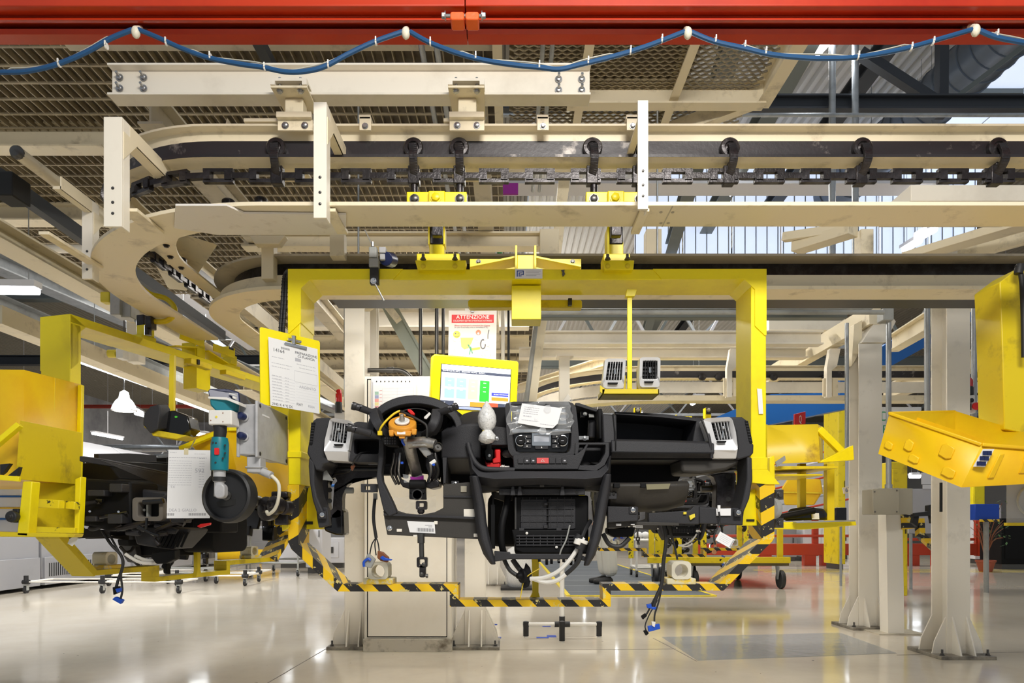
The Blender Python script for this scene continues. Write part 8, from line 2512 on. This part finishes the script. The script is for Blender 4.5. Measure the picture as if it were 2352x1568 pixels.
for k in range(9):
    D = 9 + k * 1.5
    x = -7.5 + (k % 4) * 1.5
    solo('roof_strut', MB().bar((x, D, 4.4 + (k % 3) * .4), (x + 2.8, D + .5, 5.6 + (k % 2) * .5), .07, .07), [ROOFSTL, GALV, ROOFST][k % 3],
         ['dark roof strut in the left background, near the horizontal tube lamp', 'pale roof strut above the left hanger post', 'dull roof strut over the amber bin', 'third roof strut above the grey machines', 'dark strut between the two left tube lamps', 'pale strut beside the bell lamp', 'dull strut over the farther tube lamp', 'thin strut far behind the bell lamp', 'last strut in the left roof gloom'][k], 'strut')
roof_beam((-16, 7.6, 4.6), (-3.3, 7.6, 4.6), .10, .08, GALV, 'thin grey cross rail at the left, above the leaning yellow beam')
roof_beam((-16, 5.0, 2.72 + .15), (-2.5, 5.0, 2.72 + .15), .05, .06, CREAMW, 'thin white pipe crossing at the left below the small cream strap', 'pipe')
roof_beam((-7.2, 4.0, 4.2), (-5.0, 20, 4.2), .2, .25, GALV, 'pale ledge beam running away at the left under the roof gloom')
roof_beam((-8.5, 5.0, 4.4), (-8.0, 24, 4.4), .35, .3, GREYP, 'grey duct beam running away at the far left')
roof_beam((-12, 12, 4.9), (-1.5, 12, 4.9), .22, .18, ROOFSTL, 'dull green girder across the left background')
roof_beam((-12, 16, 4.7), (-1.5, 16, 4.7), .22, .18, ROOFST, 'dark girder across the left background, behind the dull green one')
roof_beam((-14, 20.5, 4.4), (1.5, 20.5, 4.4), .1, .1, REDR, 'dark red girder far behind the bell lamp')

l0 = None
for i, (x, D) in enumerate([(x, D) for D in (23, 28, 34, 40) for x in (-17, -12.5, -8, 4.5, 12)]):
    if x * K / D + VX < -40:
        continue
    t = thing('hall_lamp', 'small tube lamp deep in the hall, %s row, %s' % ({23: 'nearest', 28: 'second', 34: 'third', 40: 'farthest'}[D], {-17: 'at the left end', -12.5: 'second from the left end', -8: 'third from the left end', 4.5: 'just right of the middle', 12: 'at the right end'}[x]), 'lamp', (x, D, 4.6), 'far rows of tube lamps')
    mk('lit_tube', MB().cyl((x - .1, D, 4.6), (x + .1, D + 1.8, 4.6), .05, 8), TUBE, t)
    mk('lamp_housing', MB().bar((x - .1, D, 4.68), (x + .1, D + 1.8, 4.68), .2, .06).cyl((x, D + .9, 4.7), (x, D + .9, RZ), .012, 6), WHM, t)
for k, (x0, x1, z, D, m) in enumerate(((-14, -5, 3.0, 19, GALV), (-14, -4, 2.7, 21.5, GREYP), (-16, -4, 3.8, 27, WHM), (-18, -3, 2.5, 30, BLUEB))):
    roof_beam((x0, D, z), (x1, D + 1.5, z + .2), .12, .14, m, ['grey cross pipe low in the left background, nearest', 'dull cross pipe low in the left background', 'white duct line low in the left background', 'blue line low in the left background, farthest'][k], 'pipe')

# made-up housings hung over five of the added fill lights
for k, (x, y, z, sx, sy, top) in enumerate(((0, 4.02, 2.275, 2.2, .10, 3.41), (.2, 6.8, 3.21, 3.4, .14, 3.405), (1.5, 9.5, 5.5, 9, .3, RZ), (-5, 9, 4.3, .3, 9, RZ), (3, 16, 6, 14, .4, RZ))):
    t = thing('lamp_row', ['slim task lamp tucked behind the black track above the control cabinet', 'lamp row hidden behind the top beam of the centre frame, over the floor mat', 'long lamp row crossing behind the chain at the right', 'long lamp row running away on the left, over the grey machines', 'widest lamp row far back under the roof'][k], 'lamp', (x, y, z))
    mk('lamp_housing', MB().wbox(x - sx / 2 - .03, x + sx / 2 + .03, y - sy / 2 - .03, y + sy / 2 + .03, z + .01, z + .05), WHM, t, .004)
    for f in (-.4, .4):
        mk('hanger_wire', MB().cyl((x + sx * f, y + sy * f, z + .05), (x + sx * f, y + sy * f, top), .006, 6), GALV, t)
